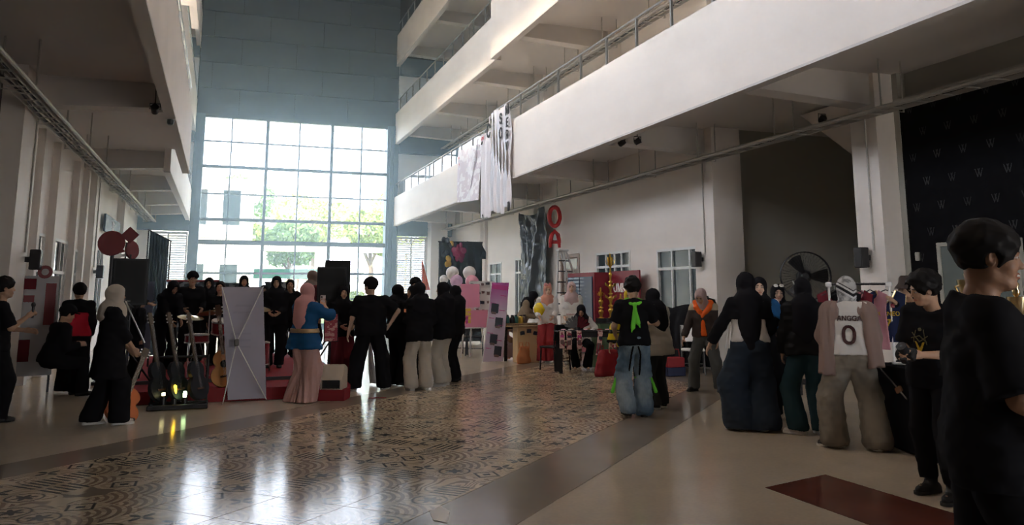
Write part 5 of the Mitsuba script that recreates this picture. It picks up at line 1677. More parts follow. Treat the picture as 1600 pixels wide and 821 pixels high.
# microphone stand, phone, cup and other things in people's hands
ms = thing('microphone_stand', 'microphone stand with a long silver boom in front of the singer', 'microphone stand')
part(ms, 'pole', tube([(-0.98, 10.62, 0.02), (-0.98, 10.62, 1.22)], 0.011, 8), 'dark_metal')
part(ms, 'boom', tube([(-1.03, 10.55, 1.37), (-0.78, 10.35, 0.90)], 0.009, 8), 'chrome')
part(ms, 'clutch', rb((-0.985, 10.6, 1.25), (0.04, 0.05, 0.08), 0.012), 'black_plastic')
part(ms, 'base', lathe([(0.14, 0.002), (0.14, 0.02), (0.03, 0.035)], 20, (-0.98, 10.62, 0)), 'dark_metal')
part(ms, 'microphone', tr(lathe([(0.012, -0.14), (0.016, -0.02), (0.026, 0.0), (0.027, 0.02), (0.015, 0.045), (0, 0.048)], 14), M=frame((-1.055, 10.56, 1.38), (0, 1, 0), (-0.8, 0.1, 0.6))), 'dark_metal', smooth=50)


def hold(name, label, cat_, parts):
    k = thing(name, label, cat_)
    for nm, m, mt in parts:
        part(k, nm, m, mt)
    return k


p = held['phone']
hold('phone', 'phone in a clear case held up by the woman in the blue blouse', 'phone', [('body', cb(p, (0.075, 0.010, 0.15), rz=-30), 'white_plastic'), ('screen', cb(p + np.array([0.004, 0.006, 0]), (0.068, 0.003, 0.14), rz=-30), 'dark_glass'), ('lens', cb(p + np.array([-0.02, -0.012, 0.05]), (0.02, 0.006, 0.02), rz=-30), 'black_plastic')])
p = held['cup']
hold('cup', 'white paper cup raised by the woman with the white tote', 'cup', [('body', lathe([(0.026, -0.05), (0.036, 0.05)], 16, p), 'white_plastic'), ('rim', lathe([(0.036, 0.048), (0.039, 0.052), (0.036, 0.056)], 16, p), 'white_plastic')])
p = held['mirror']
hold('hand_mirror', 'small round pink and white mirror held by the woman with sunglasses', 'mirror', [('rim', tr(lathe([(0.045, 0), (0.05, 0.006), (0.045, 0.012)], 18), M=frame(p, (0.8, -0.6, 0), (-0.6, -0.75, 0.2))), 'pink_gold'), ('glass', tr(lathe([(0.042, 0.012), (0.0, 0.0125)], 18), M=frame(p, (0.8, -0.6, 0), (-0.6, -0.75, 0.2))), 'white_plastic'), ('grip', tube([p - [0, 0, 0.045], p - [0, 0, 0.11]], 0.008, 8), 'pink_gold')])
p = held['mic']
hold('microphone', 'black microphone in the hand of the young man at the left edge', 'microphone', [('body', tube([p - [0, 0, 0.10], p + [0, 0, 0.03]], 0.014, 8), 'black_plastic'), ('head', tr(lathe([(0.014, 0), (0.025, 0.015), (0.026, 0.03), (0.016, 0.052), (0, 0.055)], 14), loc=p + [0, 0, 0.03]), 'dark_metal')])
p = (held['camera'][0] + held['camera'][1]) / 2
ck = thing('camera_body', 'black camera held by the boy in the black T-shirt with gold print', 'camera')
ca = 256 - 180
cx_ = np.array([math.cos(math.radians(-ca)), math.sin(math.radians(-ca)), 0])
CM = frame(p, (-0.25, 0.97, 0), (-0.55, -0.20, 0.55))
part(ck, 'body', tr(rb((0, 0, 0), (0.135, 0.09, 0.055), 0.012), M=CM), 'black_plastic')
part(ck, 'grip', tr(rb((0.055, -0.005, 0.02), (0.03, 0.085, 0.03), 0.012), M=CM), 'black_matte')
part(ck, 'viewfinder', tr(rb((0, 0.055, -0.002), (0.05, 0.03, 0.05), 0.008), M=CM), 'black_plastic')
ln = part(ck, 'lens', tr(lathe([(0.034, 0.02), (0.036, 0.085), (0.038, 0.09), (0.03, 0.092)], 20), M=CM), 'black_plastic', smooth=40)
part(ln, 'glass', tr(lathe([(0.029, 0.088), (0.0, 0.094)], 16), M=CM), 'dark_glass', smooth=40)
cs = thing('lanyard', 'grey camera strap lying on the chest of the boy with the camera', 'strap')
add(cs + '__cord', tube([(5.03 + a, 4.72 + b, c) for a, b, c in ((-0.13, 0.06, 1.37), (-0.20, 0.0, 1.28), (-0.225, -0.05, 1.18), (-0.21, -0.10, 1.28), (-0.13, -0.07, 1.38))], 0.0045, 6), 'cable_grey') if False else labels.pop(cs)

# white tote on the woman with the cup
hold('tote_bag', 'white cloth tote hanging between the women in black', 'bag', [('bag', sheet(lambda u, v: (3.02 + (u - 0.5) * 0.36 * (0.7 + 0.3 * (1 - v)), 13.28 + 0.03 * np.sin(u * 5), 0.80 + 0.42 * v), 10, 10, 0.05), 'white_cloth'), ('handle', tube([(2.92, 13.28, 1.20), (2.96, 13.36, 1.34), (3.08, 13.36, 1.34), (3.12, 13.28, 1.20)], 0.012, 6), 'white_cloth')])
wf = thing('white_umbrella', 'white folded cloth hanging behind the legs of the broad man', 'cloth')
part(wf, 'cloth', sheet(lambda u, v: (2.36 + 0.10 * (u - 0.5) * (1.2 - v) + 0.08 * (1 - v) ** 2, 13.35 + 0.04 * np.sin(u * 6), 0.02 + 0.72 * v), 8, 14, 0.02), 'white_cloth', smooth=True)

# monitor speaker and poster at the right end of the stage
mk = thing('monitor_speaker', 'cream wedge monitor speaker on a red base at the right end of the stage', 'loudspeaker')
mat('cream_paint', (0.50, 0.42, 0.33), 0.6)
mM = frame((1.58, 11.72, 0.02), (0.93, -0.37, 0), (0, 0, 1))
pr = trimesh.creation.extrude_polygon(Polygon([(-0.16, 0.13), (0.16, 0.13), (0.16, 0.26), (0.02, 0.46), (-0.16, 0.40)]), 0.30, engine='earcut')
pv = np.array(pr.vertices)
part(mk, 'cabinet', tr((np.stack([pv[:, 2] - 0.15, -pv[:, 0], pv[:, 1]], 1), np.array(pr.faces)), M=mM), 'cream_paint')
part(mk, 'base', tr(bx(-0.19, 0.19, -0.18, 0.18, -0.018, 0.13), M=mM), 'stage_red')
part(mk, 'grille', tr(cb((0, -0.165, 0.20), (0.24, 0.012, 0.11)), M=mM), 'grille_dark')
part(mk, 'carry_slot', tr(cb((0.02, 0.02, 0.444), (0.11, 0.04, 0.012), rx=-18), M=mM), 'black_matte')
ps = thing('poster_stand', 'red poster on a black music stand right of the woman in the blue blouse', 'poster')
mat('poster_red', proc(lambda p, n, uv: mix((0.26, 0.03, 0.045), (0.45, 0.22, 0.20), smoothstep(0.52, 0.62, fbm(p.x * 26, 3.0, p.z * 26, 3)))), 0.6)
part(ps, 'poster', cb((1.62, 12.55, 0.95), (0.19, 0.01, 0.40), rx=-8), 'poster_red')
part(ps, 'backing', cb((1.62, 12.565, 0.95), (0.21, 0.012, 0.42), rx=-8), 'black_plastic')
part(ps, 'pole', tube([(1.62, 12.60, 0.17), (1.62, 12.60, 0.98)], 0.012, 8), 'black_plastic')
for a in range(3):
    part(ps, 'foot', tube([(1.62, 12.60, 0.28), (1.62 + 0.2 * math.cos(a * 2.09 + 1), 12.60 + 0.2 * math.sin(a * 2.09 + 1), 0.18)], 0.009, 6), 'black_plastic')

# display boards behind the stage
mat('board_dark', proc(lambda p, n, uv: mix((0.035, 0.05, 0.06), (0.22, 0.24, 0.26), smoothstep(0.58, 0.66, noise(p.x * 13, 1.0, p.z * 13)) * smoothstep(0.3, 0.5, noise(p.x * 3, 8.0, p.z * 3)))), 0.7)
for i, (x0, x1, z0, z1) in enumerate(((-1.06, -0.02, 0.5, 1.70), (0.0, 0.60, 0.5, 1.64), (0.97, 1.22, 0.6, 1.67), (1.31, 1.55, 0.6, 1.67))):
    k = thing('display_board', ['wide dark display board with a red edge behind the musicians', 'dark display board directly behind the white banner stand', 'small dark poster board right of the white banner, left of two', 'small dark poster board below the green signboard, right of two'][i], 'display board')
    part(k, 'panel', bx(x0, x1, 19.0, 19.03, z0, z1), 'board_dark')
    part(k, 'top_edge', bx(x0 - 0.02, x1 + 0.02, 18.98, 19.04, z1, z1 + 0.04), 'stage_red' if i == 0 else 'board_dark')
    for x in (x0 + 0.05, x1 - 0.05):
        part(k, 'leg', bx(x - 0.015, x + 0.015, 19.0, 19.04, 0, z0), 'dark_metal')
        part(k, 'foot', bx(x - 0.02, x + 0.02, 18.8, 19.24, 0, 0.03), 'dark_metal')
# ---------------------------------------------------------------- the left side
mat('disc_maroon', (0.20, 0.045, 0.05), 0.6)
dc = thing('paper_disc_stand', 'tall dark stand with two maroon paper discs and a maroon diamond', 'decoration')
part(dc, 'disc', tr(lathe([(0.0, -0.02), (0.20, -0.02), (0.21, 0.0), (0.20, 0.02), (0.0, 0.02)], 32), M=frame((-1.72, 14.8, 2.28), (1, 0, 0), (0, -1, 0.1))), 'disc_maroon', smooth=40)
part(dc, 'disc', tr(lathe([(0.0, -0.02), (0.15, -0.02), (0.16, 0.0), (0.15, 0.02), (0.0, 0.02)], 32), M=frame((-1.42, 14.95, 2.18), (0.55, 0.8, 0), (0.8, -0.55, 0.1))), 'disc_maroon', smooth=40)
part(dc, 'diamond', cb((-1.45, 14.8, 2.42), (0.20, 0.03, 0.20), ry=42, rz=6), 'disc_maroon')
for x, z in ((-1.70, 2.2), (-1.50, 2.3), (-1.42, 2.1)):
    part(dc, 'pole', tube([(x, 14.83, z), (x, 14.86, 0.03)], 0.03 if x < -1.6 else 0.012, 8), 'dark_metal')
part(dc, 'base', bx(-1.85, -1.35, 14.7, 15.0, 0.002, 0.05), 'dark_metal')
for q in range(9):
    part(dc, 'paper_strip', cb((-1.55 + 0.02 * (q % 3), 14.78, 2.15 - 0.07 * q), (0.07, 0.006, 0.045), ry=(q * 37) % 30 - 15), 'white_plastic' if q % 2 else 'disc_maroon')
ls = thing('wall_sign', 'dark blue sign with pale letters on the left wall', 'sign')
mat('sign_blue', (0.02, 0.05, 0.10), 0.5)
part(ls, 'board', bx(-2.92, -2.87, 23.2, 26.4, 3.05, 3.5), 'sign_blue')
t_ = text('LK', 0.26, 0.01)
part(ls, 'lettering', tr(t_, M=np.array([[0, 0, 1, -2.87], [1, 0, 0, 24.7], [0, 1, 0, 3.14], [0, 0, 0, 1]], float)), 'white_plastic')
db = thing('display_board', 'pale display board with red panels and a small red disc at the far left', 'display board')
mat('pale_board', (0.40, 0.39, 0.40), 0.7)
bM = frame((-2.52, 13.95, 0), (0.97, 0.24, 0), (0, 0, 1))
part(db, 'panel', tr(bx(-0.30, 0.22, -0.01, 0.01, 0.25, 1.72), M=bM), 'pale_board')
for (x, z, w, h) in ((-0.16, 1.60, 0.16, 0.16), (-0.16, 1.38, 0.14, 0.10), (-0.18, 0.62, 0.17, 0.32), (0.12, 1.30, 0.14, 0.62)):
    part(db, 'red_panel', tr(cb((x, -0.014, z), (w, 0.012, h)), M=bM), 'maroon' if w > 0.15 else 'disc_maroon')
part(db, 'disc', tr(lathe([(0.10, -0.01), (0.10, 0.01), (0.06, 0.012), (0, 0.012)], 20), M=bM @ frame((0.02, -0.02, 1.78), (1, 0, 0), (0, -1, 0))), 'disc_maroon')
part(db, 'disc_centre', tr(lathe([(0.05, 0.012), (0, 0.016)], 16), M=bM @ frame((0.02, -0.025, 1.78), (1, 0, 0), (0, -1, 0))), 'pale_board')
for x in (-0.27, 0.19):
    part(db, 'leg', tr(bx(x - 0.015, x + 0.015, 0.012, 0.04, 0.0, 1.6), M=bM), 'dark_metal')
ct = thing('dark_curtain', 'dark blue grey curtain hanging left of the louvred shutter', 'curtain')
mat('curtain_blue', (0.05, 0.065, 0.085), 0.8)
part(ct, 'cloth', sheet(lambda u, v: (-1.62 + 0.42 * u, 21.0 + 0.03 * np.sin(u * 40) + 0.0 * v, 0.02 + (2.9 - 0.22 * u) * v), 60, 6, 0.01), 'curtain_blue', smooth=True)
part(ct, 'rod', tube([(-1.68, 21.0, 2.96), (-1.14, 21.0, 2.68)], 0.015, 8), 'dark_metal')
for x in (-1.66, -1.16):
    part(ct, 'post', tube([(x, 21.0, 0), (x, 21.0, 2.94 if x < -1.5 else 2.7)], 0.015, 8), 'dark_metal')
bp = thing('cloth_banner', 'blue grey cloth panel standing below the left loudspeaker', 'panel')
mat('panel_blue', (0.16, 0.18, 0.26), 0.8)
part(bp, 'cloth', bx(-1.42, -1.06, 15.3, 15.32, 0.4, 1.66), 'panel_blue')
for x in (-1.40, -1.08):
    part(bp, 'post', bx(x - 0.015, x + 0.015, 15.32, 15.35, 0.22, 1.66), 'dark_metal')

# ---------------------------------------------------------------- banners on the right parapet
mat('lilac_cloth', proc(lambda p, n, uv: mix((0.66, 0.60, 0.64), (0.80, 0.78, 0.80), smoothstep(0.45, 0.6, fbm(p.y * 5, p.z * 9, 1.0, 3)))), 0.7)
mat('fringe_silver', (0.60, 0.60, 0.64), 0.4)
mat('fringe_pale', (0.70, 0.66, 0.68), 0.6)
mat('ink_black', (0.02, 0.02, 0.022), 0.7)
mat('ink_red', (0.55, 0.12, 0.14), 0.7)
UB = UF - 0.03
bn = thing('hanging_cloth', 'lilac white cloth banner hung over the gallery parapet left of the fringe', 'banner')
def lil(u, v):
    y = 23.0 - 2.15 * u + 0.12 * (1 - v) * (1 - u) * 0
    return UFF - 0.05 - 0.05 * (1 - v) - 0.03 * np.sin(u * 9 + v * 2), y, 4.12 - 0.15 * u + 1.58 * v
part(bn, 'cloth', sheet(lil, 30, 20, 0.006), 'lilac_cloth', smooth=True)
part(bn, 'fold', tube([(UFF - 0.10, 20.95, 5.7), (UFF - 0.12, 21.2, 5.0), (UFF - 0.13, 21.55, 4.35)], [0.02, 0.045, 0.01], 8), 'lilac_cloth', smooth=True)
for i in range(5):
    part(bn, 'red_mark', cb((UFF - 0.09, 22.9 - 0.04 * (i % 2), 5.45 - 0.2 * i), (0.01, 0.06, 0.06), rx=30 * i), 'ink_red')
b2 = thing('hanging_cloth', 'narrow pale pink cloth between the lilac banner and the silver fringe', 'banner')
part(b2, 'cloth', sheet(lambda u, v: (UFF - 0.12 - 0.02 * np.sin(u * 14), 20.6 - 0.95 * u, 3.45 + 2.28 * v - 0.03 * u), 24, 14, 0.006), 'fringe_pale', smooth=True)
for i in range(4):
    part(b2, 'ink_stroke', cb((UFF - 0.15, 20.45 - 0.13 * (i % 2), 5.6 - 0.12 * (i // 2) - (2.0 if i == 3 else 0)), (0.01, 0.05, 0.09), rx=25 - 50 * (i % 2)), 'ink_red' if i < 2 else 'ink_black')
fr = thing('fringe_banner', 'silver white fringe of long paper strips with black letters hung over the parapet', 'banner')
lets = ['C', 'A', 'S', 'O', 'M', 'E', 'R', 'V']
for i in range(7):
    y0 = 19.62 - 0.25 * i
    zt = 6.02 + 0.03 * (i % 3); zl = 3.36 + 0.05 * ((i * 3) % 4)
    part(fr, 'strip', sheet(lambda u, v, y0=y0, i=i: (UB - 0.05 - 0.03 * np.sin(u * 3.1 + v * (5 + i)) - 0.01 * (i % 2), y0 - 0.23 * u + 0.02 * np.sin(v * 8 + i), zl + (zt - zl) * v), 5, 24, 0.004), 'fringe_silver' if i % 2 else 'fringe_pale', smooth=True)
for ch, y, z, h in (('C', 19.45, 5.45, 0.34), ('S', 18.48, 5.62, 0.26), ('O', 18.48, 5.25, 0.26), ('M', 18.0, 5.75, 0.24), ('E', 18.0, 5.45, 0.22), ('R', 18.0, 5.15, 0.22), ('V', 18.02, 4.88, 0.2)):
    t_ = text(ch, h, 0.012)
    part(fr, 'letter', tr(t_, M=np.array([[0, 0, -1, UB - 0.10], [-1, 0, 0, y], [0, 1, 0, z], [0, 0, 0, 1]], float)), 'ink_black')
part(fr, 'corner_weight', cb((UB - 0.09, 17.95, 3.5), (0.02, 0.1, 0.22)), 'ink_black')

# ---------------------------------------------------------------- right wall: foil curtain, balloons, ladder
scene['foil'] = {'type': 'bumpmap', 'arbitrary': proc(lambda p, n, uv: fbm(p.x * 9 + p.y * 9, p.z * 3.0, 1.0, 4)), 'scale': 0.05,
                 'bsdf': {'type': 'twosided', 'bsdf': {'type': 'principled', 'base_color': {'type': 'rgb', 'value': [0.05, 0.055, 0.062]}, 'roughness': 0.2, 'metallic': 0.6}}}
scene['foil'] = {'type': 'twosided', 'bsdf': {**scene['foil'], 'bsdf': scene['foil']['bsdf']['bsdf']}}
fc = thing('foil_curtain', 'shiny black foil sheet hung on the right wall behind the booths', 'curtain')
def foilfn(u, v):
    y = 23.75 - 2.1 * u
    d = np.abs(u - 0.5) * 2
    w = 0.16 * np.exp(-((d - (v - 0.1) * 0.9) / 0.16) ** 2) + 0.07 * np.exp(-((d - (v - 0.35) * 0.8) / 0.1) ** 2) + 0.015 * np.sin(u * 37 + v * 9) + 0.012 * np.sin(v * 41 + u * 13)
    sag = 0.16 * np.sin(u * np.pi) * v ** 3
    return 8.90 - 0.04 - w, y, 1.2 + (2.76 - sag) * v
part(fc, 'sheet', sheet(foilfn, 50, 60, 0.006), 'foil', smooth=True)
part(fc, 'lettering', tr(text('THE', 0.16, 0.01), M=np.array([[0, 0, -1, 8.62], [-1, 0, 0, 22.9], [0, 1, 0, 1.86], [0, 0, 0, 1]], float)), 'grey_paint')
mat('foil_red', (0.55, 0.035, 0.035), 0.2, 0.55)
RG = np.array([0.96, -0.28, 0])
o = thing('letter_balloon', 'red foil balloon in the shape of a ring high on the right wall', 'balloon')
add(o + '__ring', tube([np.array([8.86, 21.0, 3.60]) + RG * 0.15 * math.cos(a) + np.array([0, 0, 0.27 * math.sin(a)]) for a in np.linspace(0, 2 * np.pi, 28, endpoint=False)], 0.062, 10, closed=True), 'foil_red', True)
o = thing('letter_balloon', 'red foil balloon in the shape of an arch below the ring', 'balloon')
add(o + '__arch', tube([np.array([8.86, 21.0, 2.72]) + RG * x + np.array([0, 0, z]) for x, z in ((-0.13, 0), (-0.12, 0.2), (-0.09, 0.36), (0, 0.46), (0.09, 0.36), (0.12, 0.2), (0.13, 0))], [0.04, 0.06, 0.062, 0.062, 0.062, 0.06, 0.04], 10), 'foil_red', True)
part(o, 'crossbar', tube([np.array([8.86, 21.0, 2.88]) + RG * x for x in (-0.11, 0.11)], 0.05, 8), 'foil_red', True)
lk = thing('stepladder', 'white stepladder with dark rungs in front of the brown door', 'ladder')
mat('alu_white', (0.60, 0.59, 0.58), 0.4, 0.3)
tp = np.array([8.45, 19.6, 2.55])
for s in (-0.16, 0.16):
    part(lk, 'front_rail', tube([tp + [s * 0.5, 0, 0], tp + [s * 1.3 - 0.12, -0.25, -2.54]], 0.032, 8), 'alu_white')
    part(lk, 'rear_rail', tube([tp + [0.10 + s * 0.5, 0.1, 0], tp + [1.05 + s * 1.2, 0.3, -2.54]], 0.030, 8), 'alu_white')
for q in range(8):
    t = 0.1 + 0.11 * q
    a = tp + np.array([-0.12 * t, -0.25 * t, -2.54 * t])
    part(lk, 'step', cb(a, (0.16 + 0.26 * t, 0.07, 0.03)), 'dark_metal')
    b_ = tp + np.array([0.10 + 0.95 * t, 0.1 + 0.2 * t, -2.54 * t])
    part(lk, 'brace', cb(b_, (0.16 + 0.24 * t, 0.04, 0.03)), 'dark_metal')
part(lk, 'top_cap', rb(tp + [0.05, 0.05, 0.02], (0.3, 0.22, 0.06), 0.02), 'alu_white')

# wall loudspeakers, switches, lamps, cameras
def wall_speaker(p, s, label):
    k = thing('wall_loudspeaker', label, 'loudspeaker')
    part(k, 'cabinet', rb((p[0] - s * 0.14, p[1], p[2]), (0.15, 0.16, 0.30), 0.015), 'black_plastic')
    part(k, 'bracket', bx(min(p[0], p[0] - s * 0.08), max(p[0], p[0] - s * 0.08), p[1] - 0.03, p[1] + 0.03, p[2] - 0.04, p[2] + 0.04), 'black_plastic')
    part(k, 'conduit', tube([(p[0] - s * 0.015, p[1] - 0.12, p[2] + 0.1), (p[0] - s * 0.015, p[1] - 0.12, 4.05)], 0.014, 6), 'tray_metal')
wall_speaker((9.0, 13.80, 2.12), 1, 'small black loudspeaker on the pillar beside the white framed window')
wall_speaker((9.0, 9.42, 1.98), 1, 'small black loudspeaker on the pillar above the clothes rack')
wall_speaker((-2.75, 13.80, 1.96), -1, 'small black loudspeaker on the near left pillar')
wall_speaker((-2.80, 21.2, 1.95), -1, 'small black loudspeaker on the second left pillar')
k = thing('wall_switch', 'small dark switch plate on the first right pillar', 'switch')
part(k, 'plate', rb((8.995, 13.72, 1.34), (0.03, 0.16, 0.13), 0.008), 'black_plastic')
part(k, 'rocker', bx(8.972, 8.985, 13.68, 13.76, 1.30, 1.38), 'grey_plastic')
for i, (x, y, z, lab) in enumerate(((-1.05, 12.85, 4.18, 'black box lamp under the left gallery beam'), (7.05, 13.4, 4.28, 'small black spot lamp under the right gallery, left of the pair'), (7.25, 13.15, 4.28, 'small black spot lamp under the right gallery, right of the pair'), (7.25, 6.3, 4.62, 'black spot lamp on the slab above the black patterned wall'), (8.9, 10.1, 4.2, 'black lamp standing on the cable tray near the second pillar'))):
    k = thing('spot_lamp', lab, 'lamp')
    part(k, 'housing', tr(lathe([(0.0, -0.07), (0.05, -0.06), (0.06, 0.06), (0.0, 0.07)], 14), rx=60, rz=30 * i, loc=(x, y, z)), 'black_plastic', smooth=40)
    part(k, 'yoke', tube([(x - 0.07, y, z), (x - 0.07, y, z + 0.09), (x + 0.07, y, z + 0.09), (x + 0.07, y, z)], 0.008, 6), 'black_plastic')
    part(k, 'stem', tube([(x, y, z + 0.09), (x, y, z + 0.45 if i != 4 else z - 0.1)], 0.008, 6), 'black_plastic')
k = thing('security_camera', 'white dome camera under the edge of the left gallery', 'camera')
part(k, 'dome', lathe([(0.0, -0.10), (0.04, -0.09), (0.055, -0.05), (0.055, 0.0), (0.0, 0.0)], 16, (-0.86, 13.45, 4.17)), 'dark_glass', smooth=40)
part(k, 'base', lathe([(0.07, -0.02), (0.07, 0.02)], 16, (-0.86, 13.45, 4.18)), 'white_plastic')

# cable trays under the galleries
def tray(label, u, z, v0, v1, hang, step=2.3, s=1):
    k = thing('cable_tray', label, 'cable tray')
    for x in (u - 0.12, u + 0.12):
        part(k, 'side_rail', bx(x - 0.01, x + 0.01, v0, v1, z, z + 0.07), 'tray_metal')
    part(k, 'pipe', tube([(u - s * 0.19, v0, z + 0.02), (u - s * 0.19, v1, z + 0.02)], 0.03, 8), 'tray_metal')
    for q in range(4):
        ys = np.linspace(v0, v1, 40)
        part(k, 'cable', tube(np.stack([u - 0.08 + 0.05 * q + 0.02 * np.sin(ys * 1.7 + q), ys, z + 0.03 + 0.02 * np.sin(ys * 2.3 + 2 * q) + 0.015 * q], 1), 0.016, 5), 'cable_grey' if q % 2 else 'black_plastic')
    part(k, 'rungs', cat(*[bx(u - 0.12, u + 0.12, y, y + 0.03, z, z + 0.015) for y in np.arange(v0 + 0.2, v1, 0.4)]), 'tray_metal', kind='stuff')
    for y in np.arange(v0 + 0.6, v1, step):
        part(k, 'hanger', tube([(u - 0.2, y, z + hang), (u - 0.2, y, z - 0.02), (u + 0.2, y, z - 0.02), (u + 0.2, y, z + hang)], 0.014, 5), 'tray_metal')
tray('cable tray with loose cables under the lower right gallery', 8.72, 4.0, 1.0, 32.5, 0.72)
tray('cable tray under the middle right gallery', 8.72, 7.46, 5.0, 32.5, 0.72)
tray('cable tray under the top right gallery', 8.72, 10.86, 14.0, 32.5, 0.72)
tray('cable tray with tangled cables under the left gallery', -2.55, 4.05, 4.0, 32.5, 0.67, s=-1)

# ---------------------------------------------------------------- booths along the right wall
mat('foil_gold', (0.80, 0.52, 0.10), 0.18, 1.0)
mat('board_pink', (0.88, 0.36, 0.52), 0.6)
mat('pink_pale', (0.88, 0.55, 0.64), 0.6)
mat('paper_white', (0.82, 0.80, 0.78), 0.7)
mat('photo_dark', (0.035, 0.04, 0.06), 0.4)
mat('photo_mid', (0.20, 0.12, 0.12), 0.4)
mat('magenta', (0.55, 0.06, 0.30), 0.5)
mat('lilac_print', proc(lambda p, n, uv: mix((0.62, 0.52, 0.66), (0.48, 0.10, 0.38), smoothstep(0.95, 1.66, p.z))), 0.5)
bd = thing('balloon_backdrop', 'black cloth backdrop on a frame with maroon and gold foil decorations', 'backdrop')
part(bd, 'cloth', sheet(lambda u, v: (6.05 + 1.28 * u, 23.0 + 0.04 * np.sin(u * 17) + 0.02 * np.sin(v * 9), 0.05 + 2.88 * v), 30, 12, 0.01), 'black_cloth', smooth=True)
part(bd, 'drape_corner', sheet(lambda u, v: (7.28 + 0.16 * u, 22.95 - 0.04 * u, 2.45 + (0.5 - 0.3 * u) * v), 6, 6, 0.01), 'black_cloth', smooth=True)
for x in (6.04, 7.34):
    part(bd, 'post', tube([(x, 23.05, 0), (x, 23.05, 2.95)], 0.02, 8), 'dark_metal')
part(bd, 'top_bar', tube([(6.0, 23.05, 2.95), (7.38, 23.05, 2.95)], 0.02, 8), 'dark_metal')
mat('foil_maroon', (0.32, 0.02, 0.08), 0.3, 0.4)
rg = np.random.default_rng(5)
for q in range(12):
    a = q * 2.4
    r = 0.05 * math.sqrt(q)
    m = m3.Manifold.sphere(0.10, 14).scale([1, 0.5, 1]).to_mesh()
    part(bd, 'foil_rosette', tr((m.vert_properties[:, :3], m.tri_verts), rz=q * 40, ry=q * 25, loc=(6.60 + r * math.cos(a), 22.90, 2.62 + 1.35 * r * math.sin(a))), 'foil_maroon', smooth=True)
for q in range(10):
    m = m3.Manifold.sphere(0.07, 10).scale([1, 0.5, 1.3]).to_mesh()
    part(bd, 'gold_ornament', tr((m.vert_properties[:, :3], m.tri_verts), loc=(6.12 + 0.28 * rg.random(), 22.92, 2.25 + 0.75 * rg.random())), 'foil_gold' if q % 2 else 'dark_metal', smooth=True)


def balloon(label, c, r, m, group=None, string=True):
    k = thing('balloon', label, 'balloon', group)
    pr = [(0, -1.25)] + [(math.cos(t) * (1 + 0.0) * (1 - 0.12 * max(0, -math.sin(t))), math.sin(t) * (1.0 if t > 0 else 1.2)) for t in np.linspace(-1.45, 1.5, 18)] + [(0, 1.0)]
    part(k, 'skin', lathe([(a * r, b * r) for a, b in pr], 20, c), m, smooth=True)
    part(k, 'knot', lathe([(0.0, -1.22 * r), (0.012, -1.30 * r), (0.02, -1.36 * r), (0.0, -1.37 * r)], 8, c), m)
    if string:
        part(k, 'string', tube([(c[0], c[1], c[2] - 1.3 * r), (c[0] + 0.02, c[1], c[2] - 1.3 * r - string)], 0.003, 4), 'white_plastic')
    return k


mat('balloon_white', (0.78, 0.75, 0.72), 0.25)
mat('balloon_lilac', (0.68, 0.48, 0.66), 0.25)
mat('balloon_pink', (0.80, 0.38, 0.48), 0.25)
mat('balloon_yellow', (0.85, 0.62, 0.02), 0.25)
mat('balloon_black', (0.02, 0.017, 0.016), 0.3)
balloon('white balloon, upper left of the four above the pink board', (5.20, 18.6, 1.93), 0.155, 'balloon_white', string=1.72)
balloon('white balloon, upper right of the four above the pink board', (5.62, 18.6, 1.94), 0.155, 'balloon_white', string=1.72)
balloon('lilac balloon, lower left of the four above the pink board', (5.27, 18.5, 1.74), 0.15, 'balloon_lilac', string=1.53)
balloon('pink balloon, lower right of the four above the pink board', (5.64, 18.45, 1.72), 0.16, 'balloon_pink', string=1.50)
balloon('small pearl white balloon hanging on the black backdrop', (6.12, 22.8, 1.84), 0.13, 'balloon_white', string=0.3)
balloon('yellow balloon in front of the peach headscarf', (6.46, 16.15, 1.12), 0.14, 'balloon_yellow', string=0.2)
balloon('dark balloon hanging between the leather jacket and the khaki jeans', (6.18, 7.10, 0.90), 0.17, 'balloon_black', string=0.25)
# easel with the pink boards
ez = thing('easel', 'white easel carrying the pink boards left of the photo board', 'easel')
for a, b in (((5.10, 17.55, 1.6), (4.83, 17.35, 0.01)), ((5.48, 17.55, 1.6), (5.63, 17.35, 0.01)), ((5.3, 17.62, 1.6), (5.30, 18.15, 0.01))):
    part(ez, 'leg', tube([a, b], 0.018, 8), 'white_plastic')
part(ez, 'ledge', rb((5.3, 17.42, 0.69), (0.78, 0.06, 0.025), 0.008), 'white_plastic')
pb = thing('pink_board', 'pink poster board with yellow paper notes on the easel', 'poster board')
part(pb, 'upper_sheet', cb((5.30, 17.46, 1.40), (0.44, 0.012, 0.52), rx=-4), 'board_pink')
part(pb, 'middle_sheet', cb((5.20, 17.45, 1.14), (0.36, 0.012, 0.14), rx=-4), 'pink_pale')
part(pb, 'lower_sheet', cb((5.32, 17.435, 0.89), (0.78, 0.012, 0.38), rx=-4), 'board_pink')
mat('note_yellow', (0.85, 0.60, 0.10), 0.6)
mat('note_orange', (0.85, 0.25, 0.10), 0.6)
for q in range(26):
    part(pb, 'paper_note', cb((4.97 + 0.06 * (q % 6) + 0.01 * rg.random(), 17.42, 1.07 - 0.085 * (q // 6) + 0.02 * rg.random()), (0.058, 0.006, 0.068), ry=rg.random() * 40 - 20, rx=-4), ('note_yellow' if q < 12 else ('note_orange', 'magenta', 'note_yellow')[q % 3]))
part(pb, 'white_card', cb((4.92, 17.9, 1.28), (0.26, 0.012, 0.24)), 'paper_white')
ph = thing('photo_board', 'white board covered with small photographs between the pink board and the lilac banner', 'photo board')
part(ph, 'sheet', cb((5.72, 17.9, 1.27), (0.62, 0.012, 0.92), rx=-3), 'paper_white')
